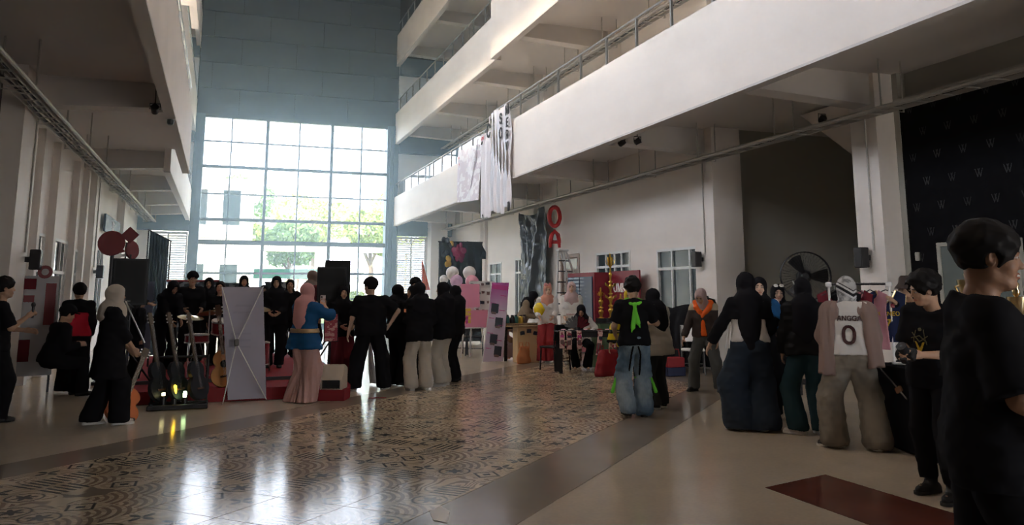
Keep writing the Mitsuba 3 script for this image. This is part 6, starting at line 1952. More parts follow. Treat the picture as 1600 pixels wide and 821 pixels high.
for q in range(20):
    part(ph, 'photograph', cb((5.47 + 0.125 * (q % 5) + 0.03 * rg.random(), 17.885, 1.63 - 0.2 * (q // 5) + 0.05 * rg.random()), (0.07 + 0.03 * (q % 3 == 0), 0.006, 0.055 + 0.02 * (q % 4 == 0)), ry=rg.random() * 20 - 10), 'photo_dark' if q % 3 == 0 else 'photo_mid')
for x in (5.5, 5.95):
    part(ph, 'leg', tube([(x, 17.93, 1.6), (x, 18.1, 0.01)], 0.015, 6), 'white_plastic')
sd = thing('roll_up_banner', 'leaning lilac and magenta banner with four photographs', 'banner')
sM = np.eye(4)
bl, br_, tl_, tr2 = np.array([5.30, 16.5, 0.03]), np.array([5.72, 16.45, 0.03]), np.array([5.58, 16.75, 1.68]), np.array([5.95, 16.7, 1.68])
part(sd, 'sheet', sheet(lambda u, v: tuple((bl[i] * (1 - u) + br_[i] * u) * (1 - v) + (tl_[i] * (1 - u) + tr2[i] * u) * v for i in range(3)), 4, 10, 0.012), 'lilac_print')
def onb(u, v, w, h, m, nm, off=0.014):
    c = ((bl * (1 - u) + br_ * u) * (1 - v) + (tl_ * (1 - u) + tr2 * u) * v)
    return part(sd, nm, cb(c + np.array([-0.002, -off, 0.0]), (w, 0.006, h), ry=8, rz=-7, rx=-8), m)
onb(0.5, 0.94, 0.36, 0.10, 'magenta', 'header')
for u, v in ((0.32, 0.67), (0.62, 0.49), (0.42, 0.28), (0.70, 0.13)):
    onb(u, v, 0.16, 0.20, 'photo_dark', 'photograph')
    onb(u - 0.05, v - 0.06, 0.10, 0.05, 'photo_mid', 'photograph_detail', 0.02)
for q in range(8):
    onb(0.2 if q % 2 else 0.72, 0.83 - 0.095 * q, 0.12, 0.012, 'magenta', 'text_line')
for x in (0, 1):
    a = bl if x == 0 else br_
    b = tl_ if x == 0 else tr2
    part(sd, 'frame_bar', tube([a + [0, 0.02, -0.01], b + [0, 0.02, 0.0]], 0.010, 6), 'white_plastic')
part(sd, 'support', tube([(tl_ + tr2) / 2, np.array([5.75, 17.2, 0.01])], 0.010, 6), 'white_plastic')
fg = thing('flag', 'orange red flag on a pole in front of the right shutter', 'flag')
mat('flag_red', (0.75, 0.10, 0.04), 0.6)
part(fg, 'cloth', sheet(lambda u, v: (6.46 + 0.30 * u * (1.05 - v), 27.0 + 0.04 * np.sin(u * 8 + v * 3), 1.55 + 0.98 * v), 10, 14, 0.006), 'flag_red', smooth=True)
part(fg, 'pole', tube([(6.43, 27.0, 0), (6.48, 27.0, 2.6)], 0.014, 8), 'white_plastic')


def chair(label, o, rz, m_seat, m_leg, folding=False):
    k = thing('chair', label, 'chair')
    M = np.eye(4); M[:3, :3] = rot((0, 0, 1), rz); M[:3, 3] = o
    P = lambda m: tr(m, M=M)
    part(k, 'seat', P(rb((0, 0, 0.44), (0.42, 0.42, 0.035), 0.015)), m_seat)
    part(k, 'backrest', P(rb((0, 0.21, 0.72), (0.42, 0.03, 0.30), 0.014, rx=-8)), m_seat)
    for s in (-1, 1):
        if folding:
            part(k, 'front_leg', P(tube([(s * 0.2, 0.20, 0.86), (s * 0.2, 0.12, 0.5), (s * 0.2, -0.22, 0.01)], 0.013, 7)), m_leg)
            part(k, 'rear_leg', P(tube([(s * 0.19, -0.12, 0.42), (s * 0.19, 0.24, 0.01)], 0.013, 7)), m_leg)
        else:
            part(k, 'front_leg', P(tube([(s * 0.19, -0.18, 0.44), (s * 0.2, -0.2, 0.01)], 0.014, 7)), m_leg)
            part(k, 'rear_leg', P(tube([(s * 0.19, 0.24, 0.86), (s * 0.19, 0.18, 0.44), (s * 0.2, 0.22, 0.01)], 0.014, 7)), m_leg)
    part(k, 'stretcher', P(tube([(-0.2, 0.12 if folding else 0.2, 0.18), (0.2, 0.12 if folding else 0.2, 0.18)], 0.010, 6)), m_leg)
    return k


chair('brown chair with dark metal legs behind the white easel', (5.38, 18.75, 0), 180, 'door_wood', 'dark_metal')
chair('white folding chair beside the girl with the orange neckerchief', (8.2, 13.0, 0), -30, 'white_plastic', 'grey_plastic', True)
chair('dark chair behind the lilac banner and the cream box', (5.72, 18.45, 0), 160, 'charcoal', 'dark_metal')
for i in range(3):
    chair(['black plastic chair at the left end of the paper-strip table', 'black plastic chair under the middle of the paper-strip table', 'black plastic chair at the right end of the paper-strip table'][i], (6.12 + 0.55 * i, 14.55 - 0.15 * i + (0.85 if i == 2 else 0), 0), 200, 'black_plastic', 'black_plastic') if i == 0 else None


def table(name, label, x0, x1, y0, y1, z, rz, m_top, m_leg, th=0.03):
    k = thing(name, label, 'table')
    c = np.array([(x0 + x1) / 2, (y0 + y1) / 2, 0]); w, d = x1 - x0, y1 - y0
    M = np.eye(4); M[:3, :3] = rot((0, 0, 1), rz); M[:3, 3] = c
    part(k, 'top', tr(rb((0, 0, z - th / 2), (w, d, th), 0.01), M=M), m_top)
    for sx in (-1, 1):
        for sy in (-1, 1):
            part(k, 'leg', tr(ext(Polygon([(-0.035, -0.03), (0.035, -0.03), (0.025, 0.03), (-0.025, 0.03)]), z - th), M=M @ frame((sx * (w / 2 - 0.06), sy * (d / 2 - 0.06), 0), (1, 0, 0), (0, 0, 1))), m_leg)
    part(k, 'apron', tr(cat(bx(-w / 2 + 0.06, w / 2 - 0.06, -d / 2 + 0.05, -d / 2 + 0.07, z - 0.12, z - th), bx(-w / 2 + 0.06, w / 2 - 0.06, d / 2 - 0.07, d / 2 - 0.05, z - 0.12, z - th)), M=M), m_leg)
    return k, M


mat('plank', (0.30, 0.20, 0.11), 0.5)
pt, _ = table('booth_table', 'dark table with a plank top behind the cream box', 5.85, 6.95, 16.75, 17.15, 0.80, 0, 'plank', 'black_plastic')
# things on the plank table
for i in range(6):
    k = thing('jar', ['dark jar', 'teal jar', 'black jar', 'teal box jar', 'amber jar', 'brown jar'][i] + ' on the plank table, number %s from its left end' % ['one', 'two', 'three', 'four', 'five', 'six'][i], 'jar')
    part(k, 'body', lathe([(0.05, 0.0), (0.055, 0.05), (0.05, 0.12), (0.03, 0.15)], 14, (5.92 + 0.1 * i, 16.95 + 0.05 * (i % 2), 0.802)), ['black_plastic', 'teal_glass', 'black_plastic', 'teal_glass', 'foil_gold', 'door_wood'][i], smooth=40)
    part(k, 'lid', lathe([(0.032, 0.15), (0.032, 0.175), (0.0, 0.175)], 14, (5.92 + 0.1 * i, 16.95 + 0.05 * (i % 2), 0.802)), 'black_plastic')
mat('teal_glass', (0.03, 0.16, 0.16), 0.3)
mat('cream_box', (0.68, 0.50, 0.28), 0.6)
cbx = thing('podium_box', 'cream cardboard podium with three small photographs in front of the plank table', 'podium')
part(cbx, 'box', rb((6.24, 16.42, 0.37), (0.50, 0.30, 0.74), 0.008), 'cream_box')
for i, (x, z) in enumerate(((6.10, 0.62), (6.25, 0.66), (6.40, 0.61))):
    part(cbx, 'photograph', cb((x, 16.264, z), (0.10, 0.006, 0.08), ry=(i - 1) * 8), 'photo_dark')
part(cbx, 'top_board', rb((6.18, 16.40, 0.755), (0.70, 0.36, 0.025), 0.006), 'plank')
mat('orange_bag', (0.62, 0.24, 0.09), 0.7)
def bag(label, c, w, h, d, m, handles=True, seed=1):
    k = thing('shopping_bag', label, 'bag')
    s = SDF(0.04)
    for x in (-1, 1):
        s.cone((x * w * 0.26, 0, d * 0.5), (x * w * 0.17, 0, h * 0.85), w * 0.26, w * 0.17)
    s.cone((0, 0, d * 0.5), (0, 0, h * 0.8), w * 0.3, w * 0.2)
    s.fn(lambda P: 0.05 * smooth_noise(P, 9, seed) + (np.abs(P[:, 1]) - 0.0) * 0.5)
    s.plane((0, 0, 0.0), (0, 0, -1))
    s.plane((0, 0, h), (0, 0, 1))
    m_ = taubin(s.mesh(0.012), 2)
    part(k, 'body', tr(m_, loc=(c[0], c[1], c[2] + 0.003), rz=20), m, smooth=True)
    if handles:
        for x in (-1, 1):
            part(k, 'handle', tube([(c[0] + x * w * 0.2 - 0.04, c[1], c[2] + h * 0.85), (c[0] + x * w * 0.2 - 0.02, c[1], c[2] + h + 0.08), (c[0] + x * w * 0.2 + 0.03, c[1], c[2] + h + 0.07), (c[0] + x * w * 0.2 + 0.05, c[1], c[2] + h * 0.85)], 0.008, 6), m)
    return k
bag('orange plastic bag on the floor in front of the cream podium', (6.08, 16.12, 0), 0.36, 0.36, 0.12, 'orange_bag')
mat('red_bag', (0.28, 0.02, 0.025), 0.6)
bag('large dark red bag on the floor beside the paper-strip table', (6.62, 13.28, 0), 0.66, 0.46, 0.20, 'red_bag', seed=4)
bag('small white bag behind the lilac banner', (5.72, 17.3, 0), 0.26, 0.3, 0.1, 'paper_white', seed=6)
k = thing('cool_box', 'red and blue box on the floor beside the lime green pair', 'box')
part(k, 'lower', rb((7.72, 12.9, 0.08), (0.36, 0.26, 0.15), 0.012), mat('box_blue', (0.02, 0.03, 0.08), 0.5))
part(k, 'upper', rb((7.72, 12.9, 0.24), (0.34, 0.24, 0.17), 0.012), 'red_bag')
part(k, 'handle', tube([(7.58, 12.9, 0.32), (7.60, 12.9, 0.46), (7.84, 12.9, 0.46), (7.86, 12.9, 0.32)], 0.012, 6), 'red_bag')
# the table with paper strips
_, tM = table('booth_table', 'black plastic table hung with printed paper strips', 5.95, 7.15, 13.75, 14.25, 0.77, -14, 'black_plastic', 'black_plastic')
mat('strip_print', proc(lambda p, n, uv: mix((0.72, 0.52, 0.48), (0.30, 0.05, 0.08), smoothstep(0.50, 0.60, fbm(p.x * 17 + p.y * 5, 2.0, p.z * 13, 3)))), 0.6)
for i, (x, L) in enumerate(((-0.52, 0.31), (-0.39, 0.33), (-0.20, 0.32), (0.20, 0.43), (0.46, 0.30))):
    k = thing('paper_strip', 'printed pinkish paper strip on the black table front, ' + ['leftmost of the row', 'second from the left', 'middle one of the row', 'the long askew one', 'rightmost of the row'][i], 'paper strip', 'paper strips on the table front')
    part(k, 'sheet', tr(sheet(lambda u, v: (x + 0.095 * (u - 0.5) - (0.05 * (1 - v) if i == 3 else 0), -0.262 - 0.01 * np.sin(v * 4), 0.765 - L + L * v), 3, 8, 0.003), M=tM), 'strip_print')
    part(k, 'top_fold', tr(bx(x - 0.047, x + 0.047, -0.25, -0.14, 0.771, 0.774), M=tM), 'strip_print')
    part(k, 'picture', tr(bx(x - 0.034 - 0.03 * (i == 3), x + 0.034 - 0.03 * (i == 3), -0.278, -0.275, 0.765 - L * 0.75, 0.765 - L * 0.5), M=tM), 'photo_mid')
    part(k, 'caption', tr(bx(x - 0.034, x + 0.034, -0.278, -0.275, 0.765 - L * 0.36, 0.765 - L * 0.22), M=tM), 'photo_dark' if i % 2 else 'magenta')
for i in range(7):
    k = thing('craft_item', ['pale pink', 'white', 'dark red'][i % 3] + ' craft piece on the black table, ' + ['leftmost', 'second', 'third', 'middle', 'third from right', 'second from right', 'rightmost'][i] + ' of its row', 'craft', 'small craft pieces on the paper-strip table')
    add(k + '__piece', tr(rb((-0.45 + 0.14 * i, 0.02 * (i % 3), 0.785), (0.08, 0.06, 0.022), 0.008, rz=i * 31), M=tM), ['pink_pale', 'paper_white', 'red_bag'][i % 3])
k = thing('spiky_bouquet', 'dark red and grey paper fans on the left of the black table', 'paper fan')
for q in range(9):
    a = math.radians(-70 + 17 * q)
    part(k, 'blade', tr(ext(Polygon([(-0.01, 0), (0.01, 0), (0.03, 0.24), (0, 0.27), (-0.03, 0.24)]), 0.004), M=tM @ frame((-0.18, 0.02, 0.785), (math.cos(a), 0.2, -math.sin(a)), (0, -1, 0.2))), 'maroon' if q > 4 else 'grey_plastic')
part(k, 'holder', tr(lathe([(0.06, 0), (0.05, 0.05)], 12, (-0.18, 0.02, 0.771)), M=tM), 'black_plastic')


def trophy(label, c, H, figures=1, group=None, col=None, silver=False):
    k = thing('trophy', label, 'trophy', group)
    m = 'foil_gold' if not silver else 'pale_gold'
    b = 0.16 * H
    part(k, 'base', rb((c[0], c[1], c[2] + 0.04), (0.16, 0.16, 0.08), 0.008), col or 'black_plastic')
    prof = []
    z = 0.08
    n = 4 if H > 0.9 else 2
    for i in range(n):
        h = (H * 0.72 - 0.08) / n
        r = 0.055 * (1 - 0.12 * i)
        prof = [(r * 1.1, 0), (r * 1.1, h * 0.06), (r * 0.45, h * 0.14), (r * 0.55, h * 0.4), (r * 1.0, h * 0.62), (r * 0.9, h * 0.74), (r * 0.4, h * 0.84), (r * 0.7, h)]
        part(k, 'column_tier', lathe(prof, 14, (c[0], c[1], c[2] + z)), m, smooth=50)
        if i in (1, 2) and H > 0.9:
            for s in (-1, 1):
                part(k, 'wing', tr(ext(Polygon([(0, 0), (0.09, 0.05), (0.085, 0.10), (0.03, 0.07)]), 0.008), M=frame((c[0] + s * r * 0.8, c[1], c[2] + z + h * 0.55), (s * 1.0, 0, 0), (0, -s * 1.0, 0))), m)
        z += h
    cup = [(0.018, 0), (0.014, 0.03), (0.05, 0.06), (0.07, 0.13), (0.075, 0.16), (0.068, 0.16), (0.04, 0.09)]
    sc = H * 0.28 / 0.24
    part(k, 'cup', lathe([(r * min(sc, 1.0) * 0.8, q * sc) for r, q in cup], 16, (c[0], c[1], c[2] + z)), m, smooth=50)
    for s in (-1, 1):
        part(k, 'handle', tube([(c[0] + s * 0.055 * min(sc, 1), c[1], c[2] + z + 0.13 * sc), (c[0] + s * 0.10 * min(sc, 1), c[1], c[2] + z + 0.12 * sc), (c[0] + s * 0.085 * min(sc, 1), c[1], c[2] + z + 0.08 * sc), (c[0] + s * 0.045 * min(sc, 1), c[1], c[2] + z + 0.07 * sc)], 0.007, 6), m)
    part(k, 'finial', lathe([(0.0, 0.0), (0.018, 0.02), (0.02, 0.04), (0.012, 0.055), (0.02, 0.075), (0.0, 0.10)], 10, (c[0], c[1], c[2] + z + 0.15 * sc)), m, smooth=50)
    return k


mat('pale_gold', (0.78, 0.62, 0.36), 0.2, 1.0)
mat('green_box', (0.10, 0.16, 0.08), 0.6)
tb = thing('trophy_table', 'green box table behind the black table carrying the golden trophies', 'table')
part(tb, 'box', rb((7.35, 14.65, 0.44), (0.62, 0.40, 0.86), 0.01), 'green_box')
part(tb, 'top_cloth', rb((7.35, 14.65, 0.875), (0.64, 0.42, 0.02), 0.005), 'charcoal')
trophy('tallest golden trophy tower in front of the red board', (7.36, 14.6, 0.886), 1.42)
trophy('middle-sized golden trophy left of the tallest one', (7.13, 14.58, 0.886), 0.66)
trophy('small golden trophy right of the tallest one', (7.58, 14.6, 0.886), 0.52)
# boards behind
rbd = thing('red_board', 'dark red board with pale letters under the wall window', 'board')
mat('board_red', (0.20, 0.012, 0.022), 0.45)
part(rbd, 'panel', bx(8.83, 8.87, 16.1, 17.55, 0.75, 1.97), 'board_red')
part(rbd, 'lettering', tr(text('UMKT', 0.20, 0.01), M=np.array([[0, 0, -1, 8.83], [-1, 0, 0, 16.95], [0, 1, 0, 1.48], [0, 0, 0, 1]], float)), 'paper_white')
part(rbd, 'small_print', bx(8.822, 8.83, 16.25, 16.5, 1.82, 1.86), 'paper_white')
for y in (16.2, 17.4):
    part(rbd, 'leg', bx(8.84, 8.88, y - 0.02, y + 0.02, 0, 0.76), 'dark_metal')
    part(rbd, 'foot', bx(8.66, 8.98, y - 0.02, y + 0.02, 0, 0.03), 'dark_metal')
fz = thing('display_fridge', 'blue and white drinks fridge with a red edge beside the red board', 'fridge')
mat('fridge_blue', proc(lambda p, n, uv: mix((0.03, 0.05, 0.10), (0.42, 0.50, 0.58), smoothstep(0.45, 0.62, noise(1.0, p.y * 5, p.z * 3.5)) * smoothstep(-0.2, 0.4, dr.sin(p.z * 70)) * smoothstep(17.9, 18.8, p.y))), 0.3)
part(fz, 'case', bx(8.45, 8.95, 17.62, 19.2, 0.03, 1.95), 'board_red')
part(fz, 'glass_door', bx(8.42, 8.45, 17.7, 18.38, 0.2, 1.85), 'fridge_blue')
part(fz, 'glass_door', bx(8.42, 8.45, 18.42, 19.12, 0.2, 1.85), 'fridge_blue')
for y in (18.3, 18.5):
    part(fz, 'handle', tube([(8.40, y, 0.9), (8.38, y, 0.92), (8.38, y, 1.28), (8.40, y, 1.3)], 0.01, 6), 'chrome')
# black covered things behind the white chair
bt = thing('covered_table', 'table under a loose black cover behind the white folding chair', 'table')
def blk(u, v):
    a = v * np.pi
    return 8.55 + 0.36 * np.cos(a) * (1 + 0.12 * np.sin(u * 23)), 13.3 + 1.9 * u, np.where(True, 0.02 + 1.18 * np.sin(a) ** 0.35 + 0.04 * np.sin(u * 9), 0)
part(bt, 'cover', sheet(blk, 40, 24, 0.01), 'black_cloth', smooth=True)
bt2 = thing('black_bundle', 'black bundle hung on the pillar above the covered table', 'bundle')
s_ = SDF(0.05)
s_.cone((8.75, 13.55, 1.22), (8.80, 13.25, 1.28), 0.10, 0.08).cone((8.7, 13.4, 1.1), (8.75, 13.2, 0.9), 0.12, 0.09)
s_.fn(folds(0.03, 12, 3))
part(bt2, 'cloth', s_.mesh(0.014), 'black_cloth', smooth=True)

# ---------------------------------------------------------------- fan, rack, right-hand table
fn_ = thing('pedestal_fan', 'large black industrial fan in the recess', 'fan')
fM = frame((9.15, 11.0, 1.74), (0.86, -0.50, 0), (-0.50, -0.86, 0))
for z in (-0.10, 0.10):
    part(fn_, 'cage_ring', tr(tube([(0.40 * math.cos(a), 0.40 * math.sin(a), z * 0.35) for a in np.linspace(0, 2 * np.pi, 40, endpoint=False)], 0.009, 6, closed=True), M=fM), 'dark_metal', smooth=True)
part(fn_, 'cage', tr(cat(*[tube([(0.08 * math.cos(a), 0.08 * math.sin(a), z), (0.27 * math.cos(a), 0.27 * math.sin(a), z * 0.9), (0.40 * math.cos(a), 0.40 * math.sin(a), z * 0.3)], 0.0022, 4) for z in (-0.1, 0.1) for a in np.linspace(0, 2 * np.pi, 44, endpoint=False)]), M=fM), 'dark_metal', kind='stuff')
for q in range(3):
    a0 = q * 2.094
    part(fn_, 'blade', tr(sheet(lambda u, v: ((0.07 + 0.29 * v) * np.cos(a0 + (u - 0.5) * (0.9 - 0.2 * v)), (0.07 + 0.29 * v) * np.sin(a0 + (u - 0.5) * (0.9 - 0.2 * v)), (u - 0.5) * 0.09), 8, 8, 0.004), M=fM), 'black_plastic', smooth=True)
part(fn_, 'hub', tr(lathe([(0.0, 0.06), (0.05, 0.05), (0.07, 0.0), (0.07, -0.05)], 18), M=fM), 'black_plastic', smooth=40)
part(fn_, 'motor', tr(lathe([(0.0, -0.02), (0.11, -0.05), (0.12, -0.2), (0.09, -0.27), (0, -0.28)], 18), M=fM), 'black_plastic', smooth=40)
part(fn_, 'pole', tube([(9.22, 11.1, 1.70), (9.22, 11.1, 0.06)], 0.03, 10), 'dark_metal')
part(fn_, 'base', lathe([(0.30, 0.002), (0.30, 0.03), (0.05, 0.07)], 24, (9.22, 11.1, 0)), 'dark_metal', smooth=40)

rkx = thing('clothes_rack', 'white clothes rack with hanging jerseys behind the woman in the numbered jersey', 'clothes rack')
A, Bq = np.array([6.66, 7.62, 0]), np.array([7.06, 7.12, 0])
dR = unit(Bq - A)
for p_ in (A, Bq):
    part(rkx, 'post', tube([p_ + [0, 0, 0.02], p_ + [0, 0, 1.56]], 0.014, 8), 'white_plastic')
    part(rkx, 'foot', tube([p_ + [-0.16, -0.13, 0.015], p_ + [0.16, 0.13, 0.015]], 0.014, 8), 'white_plastic')
    part(rkx, 'joint', rb(p_ + [0, 0, 1.565], (0.07, 0.05, 0.055), 0.014, rz=-50), 'white_plastic')
part(rkx, 'rail', tube([A + [0, 0, 1.57], Bq + [0, 0, 1.57]], 0.013, 8), 'dark_metal')
gar_m = dict(navy=(0.012, 0.018, 0.055), pinkg=(0.50, 0.24, 0.28), darkred=(0.16, 0.02, 0.03), blackg=(0.012, 0.012, 0.014))
for q, c_ in gar_m.items():
    cloth('garment_' + q, c_)
def garment(label, t, m_, w=0.40, L=0.62, turn=62, trim=None, prints=None):
    o = A + dR * t + np.array([0, 0, 1.55])
    k = thing('garment', label, 'garment')
    M = np.eye(4); M[:3, :3] = rot((0, 0, 1), turn); M[:3, 3] = o
    neck = Polygon([(-w / 2, -0.10), (-0.10, -0.05), (-0.07, -0.12), (0, -0.19), (0.07, -0.12), (0.10, -0.05), (w / 2, -0.10), (w * 0.44, -0.28), (w * 0.46, -L), (-w * 0.46, -L), (-w * 0.44, -0.28)])
    g = subdiv(ext(neck, 0.02, -0.01), 0.05)
    v = g[0]; vv = np.stack([v[:, 0], v[:, 2] + 0.012 * np.sin(v[:, 0] * 34 + v[:, 1] * 6), v[:, 1]], 1)
    part(k, 'cloth', tr((vv, g[1][:, ::-1]), M=M), m_, smooth=50)
    part(k, 'hanger', tr(tube([(-0.17, 0, -0.12), (0, 0, -0.045), (0.17, 0, -0.12)], 0.006, 6), M=M), 'dark_metal')
    part(k, 'hook', tr(tube([(0, 0, -0.045), (0, 0, 0.015), (0.0, 0.02, 0.037), (0, 0.035, 0.018)], 0.004, 6), M=M), 'chrome')
    if trim:
        part(k, 'collar_trim', tr(tube([(-0.10, -0.017, -0.055), (-0.068, -0.024, -0.125), (0, -0.026, -0.19), (0.068, -0.024, -0.125), (0.10, -0.017, -0.055)], 0.010, 6), M=M), trim)
        for s in (-1, 1):
            part(k, 'arm_trim', tr(tube([(s * w / 2, -0.005, -0.11), (s * w * 0.44, -0.01, -0.28)], 0.010, 6), M=M), trim)
    for (s, h, z) in (prints or []):
        part(k, 'print', tr(tr(text(s, h, 0.006), rx=90, loc=(0, -0.024, z)), M=M), 'print_gold')
    if prints:
        part(k, 'emblem', tr(cb((0.06, -0.026, -0.22), (0.04, 0.006, 0.045)), M=M), 'poster_red')
    return k
garment('pink garment on the clothes rack', 0.44, 'garment_pinkg', turn=-75, L=0.7)
garment('navy sports jersey with gold trim at the right end of the clothes rack', 0.60, 'garment_navy', turn=-42, trim='pale_gold', prints=[('BORNEO', 0.045, -0.33), ('7', 0.10, -0.47)])
garment('dark red garment at the left end of the clothes rack', 0.06, 'garment_darkred', turn=-60)
garment('black garment second from the left on the clothes rack', 0.16, 'garment_blackg', turn=-70)
garment('dark red garment in the middle of the clothes rack', 0.30, 'garment_darkred', turn=-80)

tt = thing('merchandise_table', 'long table under a floor-length black cloth on the right', 'table')
qd = Polygon([(6.29, 6.65), (5.93, 5.45), (5.1, 2.9), (5.75, 2.7), (6.6, 5.3), (6.95, 6.5)])
part(tt, 'cloth', ext(qd, 0.745, 0.004), 'black_cloth')
part(tt, 'top', ext(qd.buffer(0.015), 0.02, 0.749), 'black_cloth')
kb = thing('pin_board_tray', 'white tray of small grey items on the black table, right of the numbered jersey', 'tray')
part(kb, 'tray', rb((6.52, 6.28, 0.782), (0.42, 0.24, 0.025), 0.008, rz=-62), 'white_plastic')
for q in range(12):
    o2 = np.array([6.52, 6.28, 0.80]) + rot((0, 0, 1), -62) @ np.array([-0.16 + 0.065 * (q % 6), -0.05 + 0.10 * (q // 6), 0])
    part(kb, 'item', rb(o2, (0.045, 0.07, 0.02), 0.006, rz=-62), 'grey_plastic' if q % 3 else 'black_plastic')
for i in range(3):
    k = thing('white_card', 'white card on the black table near the camera boy, ' + ['farthest', 'middle', 'nearest'][i] + ' of three', 'card', 'white cards on the black table')
    add(k + '__card', cb((6.28 - 0.16 * i, 5.72 - 0.16 * i, 0.776 + 0.002 * i), (0.10, 0.16, 0.004), rz=-40 + 25 * i), 'paper_white')
k = thing('hanging_strap', 'grey strap with a brown tag hanging over the front of the black table', 'strap')
part(k, 'strap', tube([(6.24, 6.52, 0.775), (6.16, 6.38, 0.72), (6.12, 6.22, 0.63), (6.04, 5.98, 0.50)], 0.008, 6), 'cable_grey')
part(k, 'tag', cb((6.075, 6.1, 0.57), (0.02, 0.07, 0.05), rx=-30), mat('tag_brown', (0.22, 0.10, 0.05), 0.6))
k = thing('charger_box', 'small black box with a white face on the floor under the fan', 'box')
part(k, 'box', rb((7.9, 9.9, 0.12), (0.22, 0.16, 0.23), 0.01), 'black_plastic')
part(k, 'face', cb((7.84, 9.80, 0.14), (0.10, 0.012, 0.12), rz=-38), 'white_plastic')
trophy('pale gold trophy with a blue base in front of the smiling young man', (4.02, 3.18, 0.82), 0.70, col='trophy_blue', silver=True)
trophy('golden trophy cut by the right edge of the picture', (4.25, 3.05, 0.82), 0.52, col='trophy_blue')
trophy('pale trophy seen behind the neck of the smiling young man', (3.80, 3.28, 0.82), 0.80, col='trophy_blue', silver=True)
mat('trophy_blue', (0.015, 0.16, 0.22), 0.3)
t2 = thing('trophy_table', 'black covered table carrying the trophies at the right edge', 'table')
part(t2, 'cloth', ext(Polygon([(3.70, 3.40), (3.86, 2.90), (4.55, 2.95), (4.45, 3.55)]), 0.80, 0.004), 'black_cloth')
part(t2, 'top', ext(Polygon([(3.68, 3.42), (3.85, 2.88), (4.57, 2.93), (4.47, 3.57)]), 0.018, 0.80), 'black_cloth')
# black patterned covering of the near right wall
def vmarks(p, n, uv):
    a, b = p.y / 0.42, p.z / 0.36
    ib = dr.floor(b)
    a = a + 0.5 * (ib - 2 * dr.floor(ib / 2))
    ia = dr.floor(a)
    x, y = (a - ia - 0.5) * 0.42, (b - ib - 0.5) * 0.36
    y = y + 0.02
    w = dr.minimum(dr.abs(dr.abs(x - 0.022) - (y + 0.05) * 0.32), dr.abs(dr.abs(x + 0.022) - (y + 0.05) * 0.32))
    on = (1 - smoothstep(0.005, 0.009, w)) * (1 - smoothstep(0.055, 0.06, dr.abs(y)))
    r = cell_rand(ia, ib, 5)
    return mix((0.005, 0.005, 0.006), (0.06, 0.06, 0.06), on * (0.35 + 0.5 * r))
mat('black_pattern', proc(vmarks), 0.8, spec=0.08)
bw = thing('wall_covering', 'black sheet printed with rows of small grey marks covering the near right wall', 'wall covering')
part(bw, 'sheet', bx(9.36, 9.40, 1.0, 9.08, 0.0, 4.28), 'black_pattern')
part(bw, 'top_batten', bx(9.34, 9.42, 1.0, 9.08, 4.26, 4.32), 'tray_metal')
gp = thing('notice_board', 'grey green framed notice board on the black patterned wall behind the young man', 'notice board')
mat('notice_grey', (0.10, 0.12, 0.11), 0.5)
part(gp, 'panel', bx(9.30, 9.35, 7.3, 8.42, 1.25, 2.12), 'notice_grey')
part(gp, 'frame', cat(bx(9.28, 9.36, 7.26, 8.46, 2.10, 2.15), bx(9.28, 9.36, 8.42, 8.47, 1.2, 2.15), bx(9.28, 9.36, 7.25, 7.30, 1.2, 2.15), bx(9.28, 9.36, 7.26, 8.46, 1.2, 1.25)), 'grey_paint')
k = thing('wall_switch', 'grey switch plate on the black patterned wall', 'switch')
part(k, 'plate', rb((9.345, 8.86, 1.98), (0.03, 0.07, 0.12), 0.006), 'grey_paint')
part(k, 'rocker', bx(9.322, 9.332, 8.84, 8.88, 1.95, 2.01), 'tray_metal')
k = thing('paper_sheet', 'white paper sheet lying on the dark floor band in the foreground', 'paper')
add(k + '__sheet', ext([(1.43, 5.62), (1.53, 5.73), (1.56, 5.58), (1.47, 5.31), (1.40, 5.40)], 0.003, 0.0015), 'paper_white')
k = thing('floor_cable', 'short red cable lying on the floor in front of the broad man', 'cable')
add(k + '__cable', tube([(2.05, 11.62, 0.006), (2.15, 11.66, 0.006), (2.30, 11.60, 0.006)], 0.006, 5), 'red_bag')
# ---------------------------------------------------------------- outside the tall window
def grass(p, n, uv):
    k = fbm(p.x * 0.6, p.y * 0.6, 0.0, 4)
    return mix((0.10, 0.14, 0.04), (0.20, 0.22, 0.08), k)
mat('grass_ground', proc(grass), 0.9)
struct('ground_outside', 'lawn outside the tall window', bx(-60, 80, VE + 6.0, 140, -0.4, -0.25), 'grass_ground')
struct('ground_paving', 'pale paving outside the tall window', bx(-30, 40, VE + 0.3, VE + 6.0, -0.4, -0.2), 'paving_pale')
gs = thing('green_signboard', 'long green signboard on posts outside the tall window', 'signboard')
mat('sign_green', (0.01, 0.20, 0.10), 0.5)
part(gs, 'board', bx(1.30, 4.05, 35.0, 35.12, 2.03, 2.43), 'sign_green')
mat('post_wood', (0.40, 0.20, 0.08), 0.7)
for x in (2.12, 2.62, 3.0, 3.9):
    part(gs, 'post', tube([(x, 35.15, -0.2), (x + (0.1 if x > 2.4 else 0), 35.15, 2.1)], 0.05, 8), 'post_wood')
cn = thing('canopy_beam', 'pale canopy beam on posts crossing the view outside the window', 'canopy')
part(cn, 'beam', bx(-6, 14, 42.0, 42.3, 3.50, 3.80), 'paving_pale')
part(cn, 'roof', bx(-6, 14, 42.0, 45.0, 3.8, 3.9), 'paving_pale')
for x in (-5, -0.2, 4.6, 9.4):
    part(cn, 'post', bx(x - 0.1, x + 0.1, 42.05, 42.25, -0.25, 3.5), 'paving_pale')
wbk = thing('white_building', 'white two-storey building outside on the left of the window', 'building')
mat('wall_bright', (0.78, 0.77, 0.75), 0.8)
part(wbk, 'wall', bx(-14, 1.55, 46, 54, -0.3, 7.2), 'wall_bright')
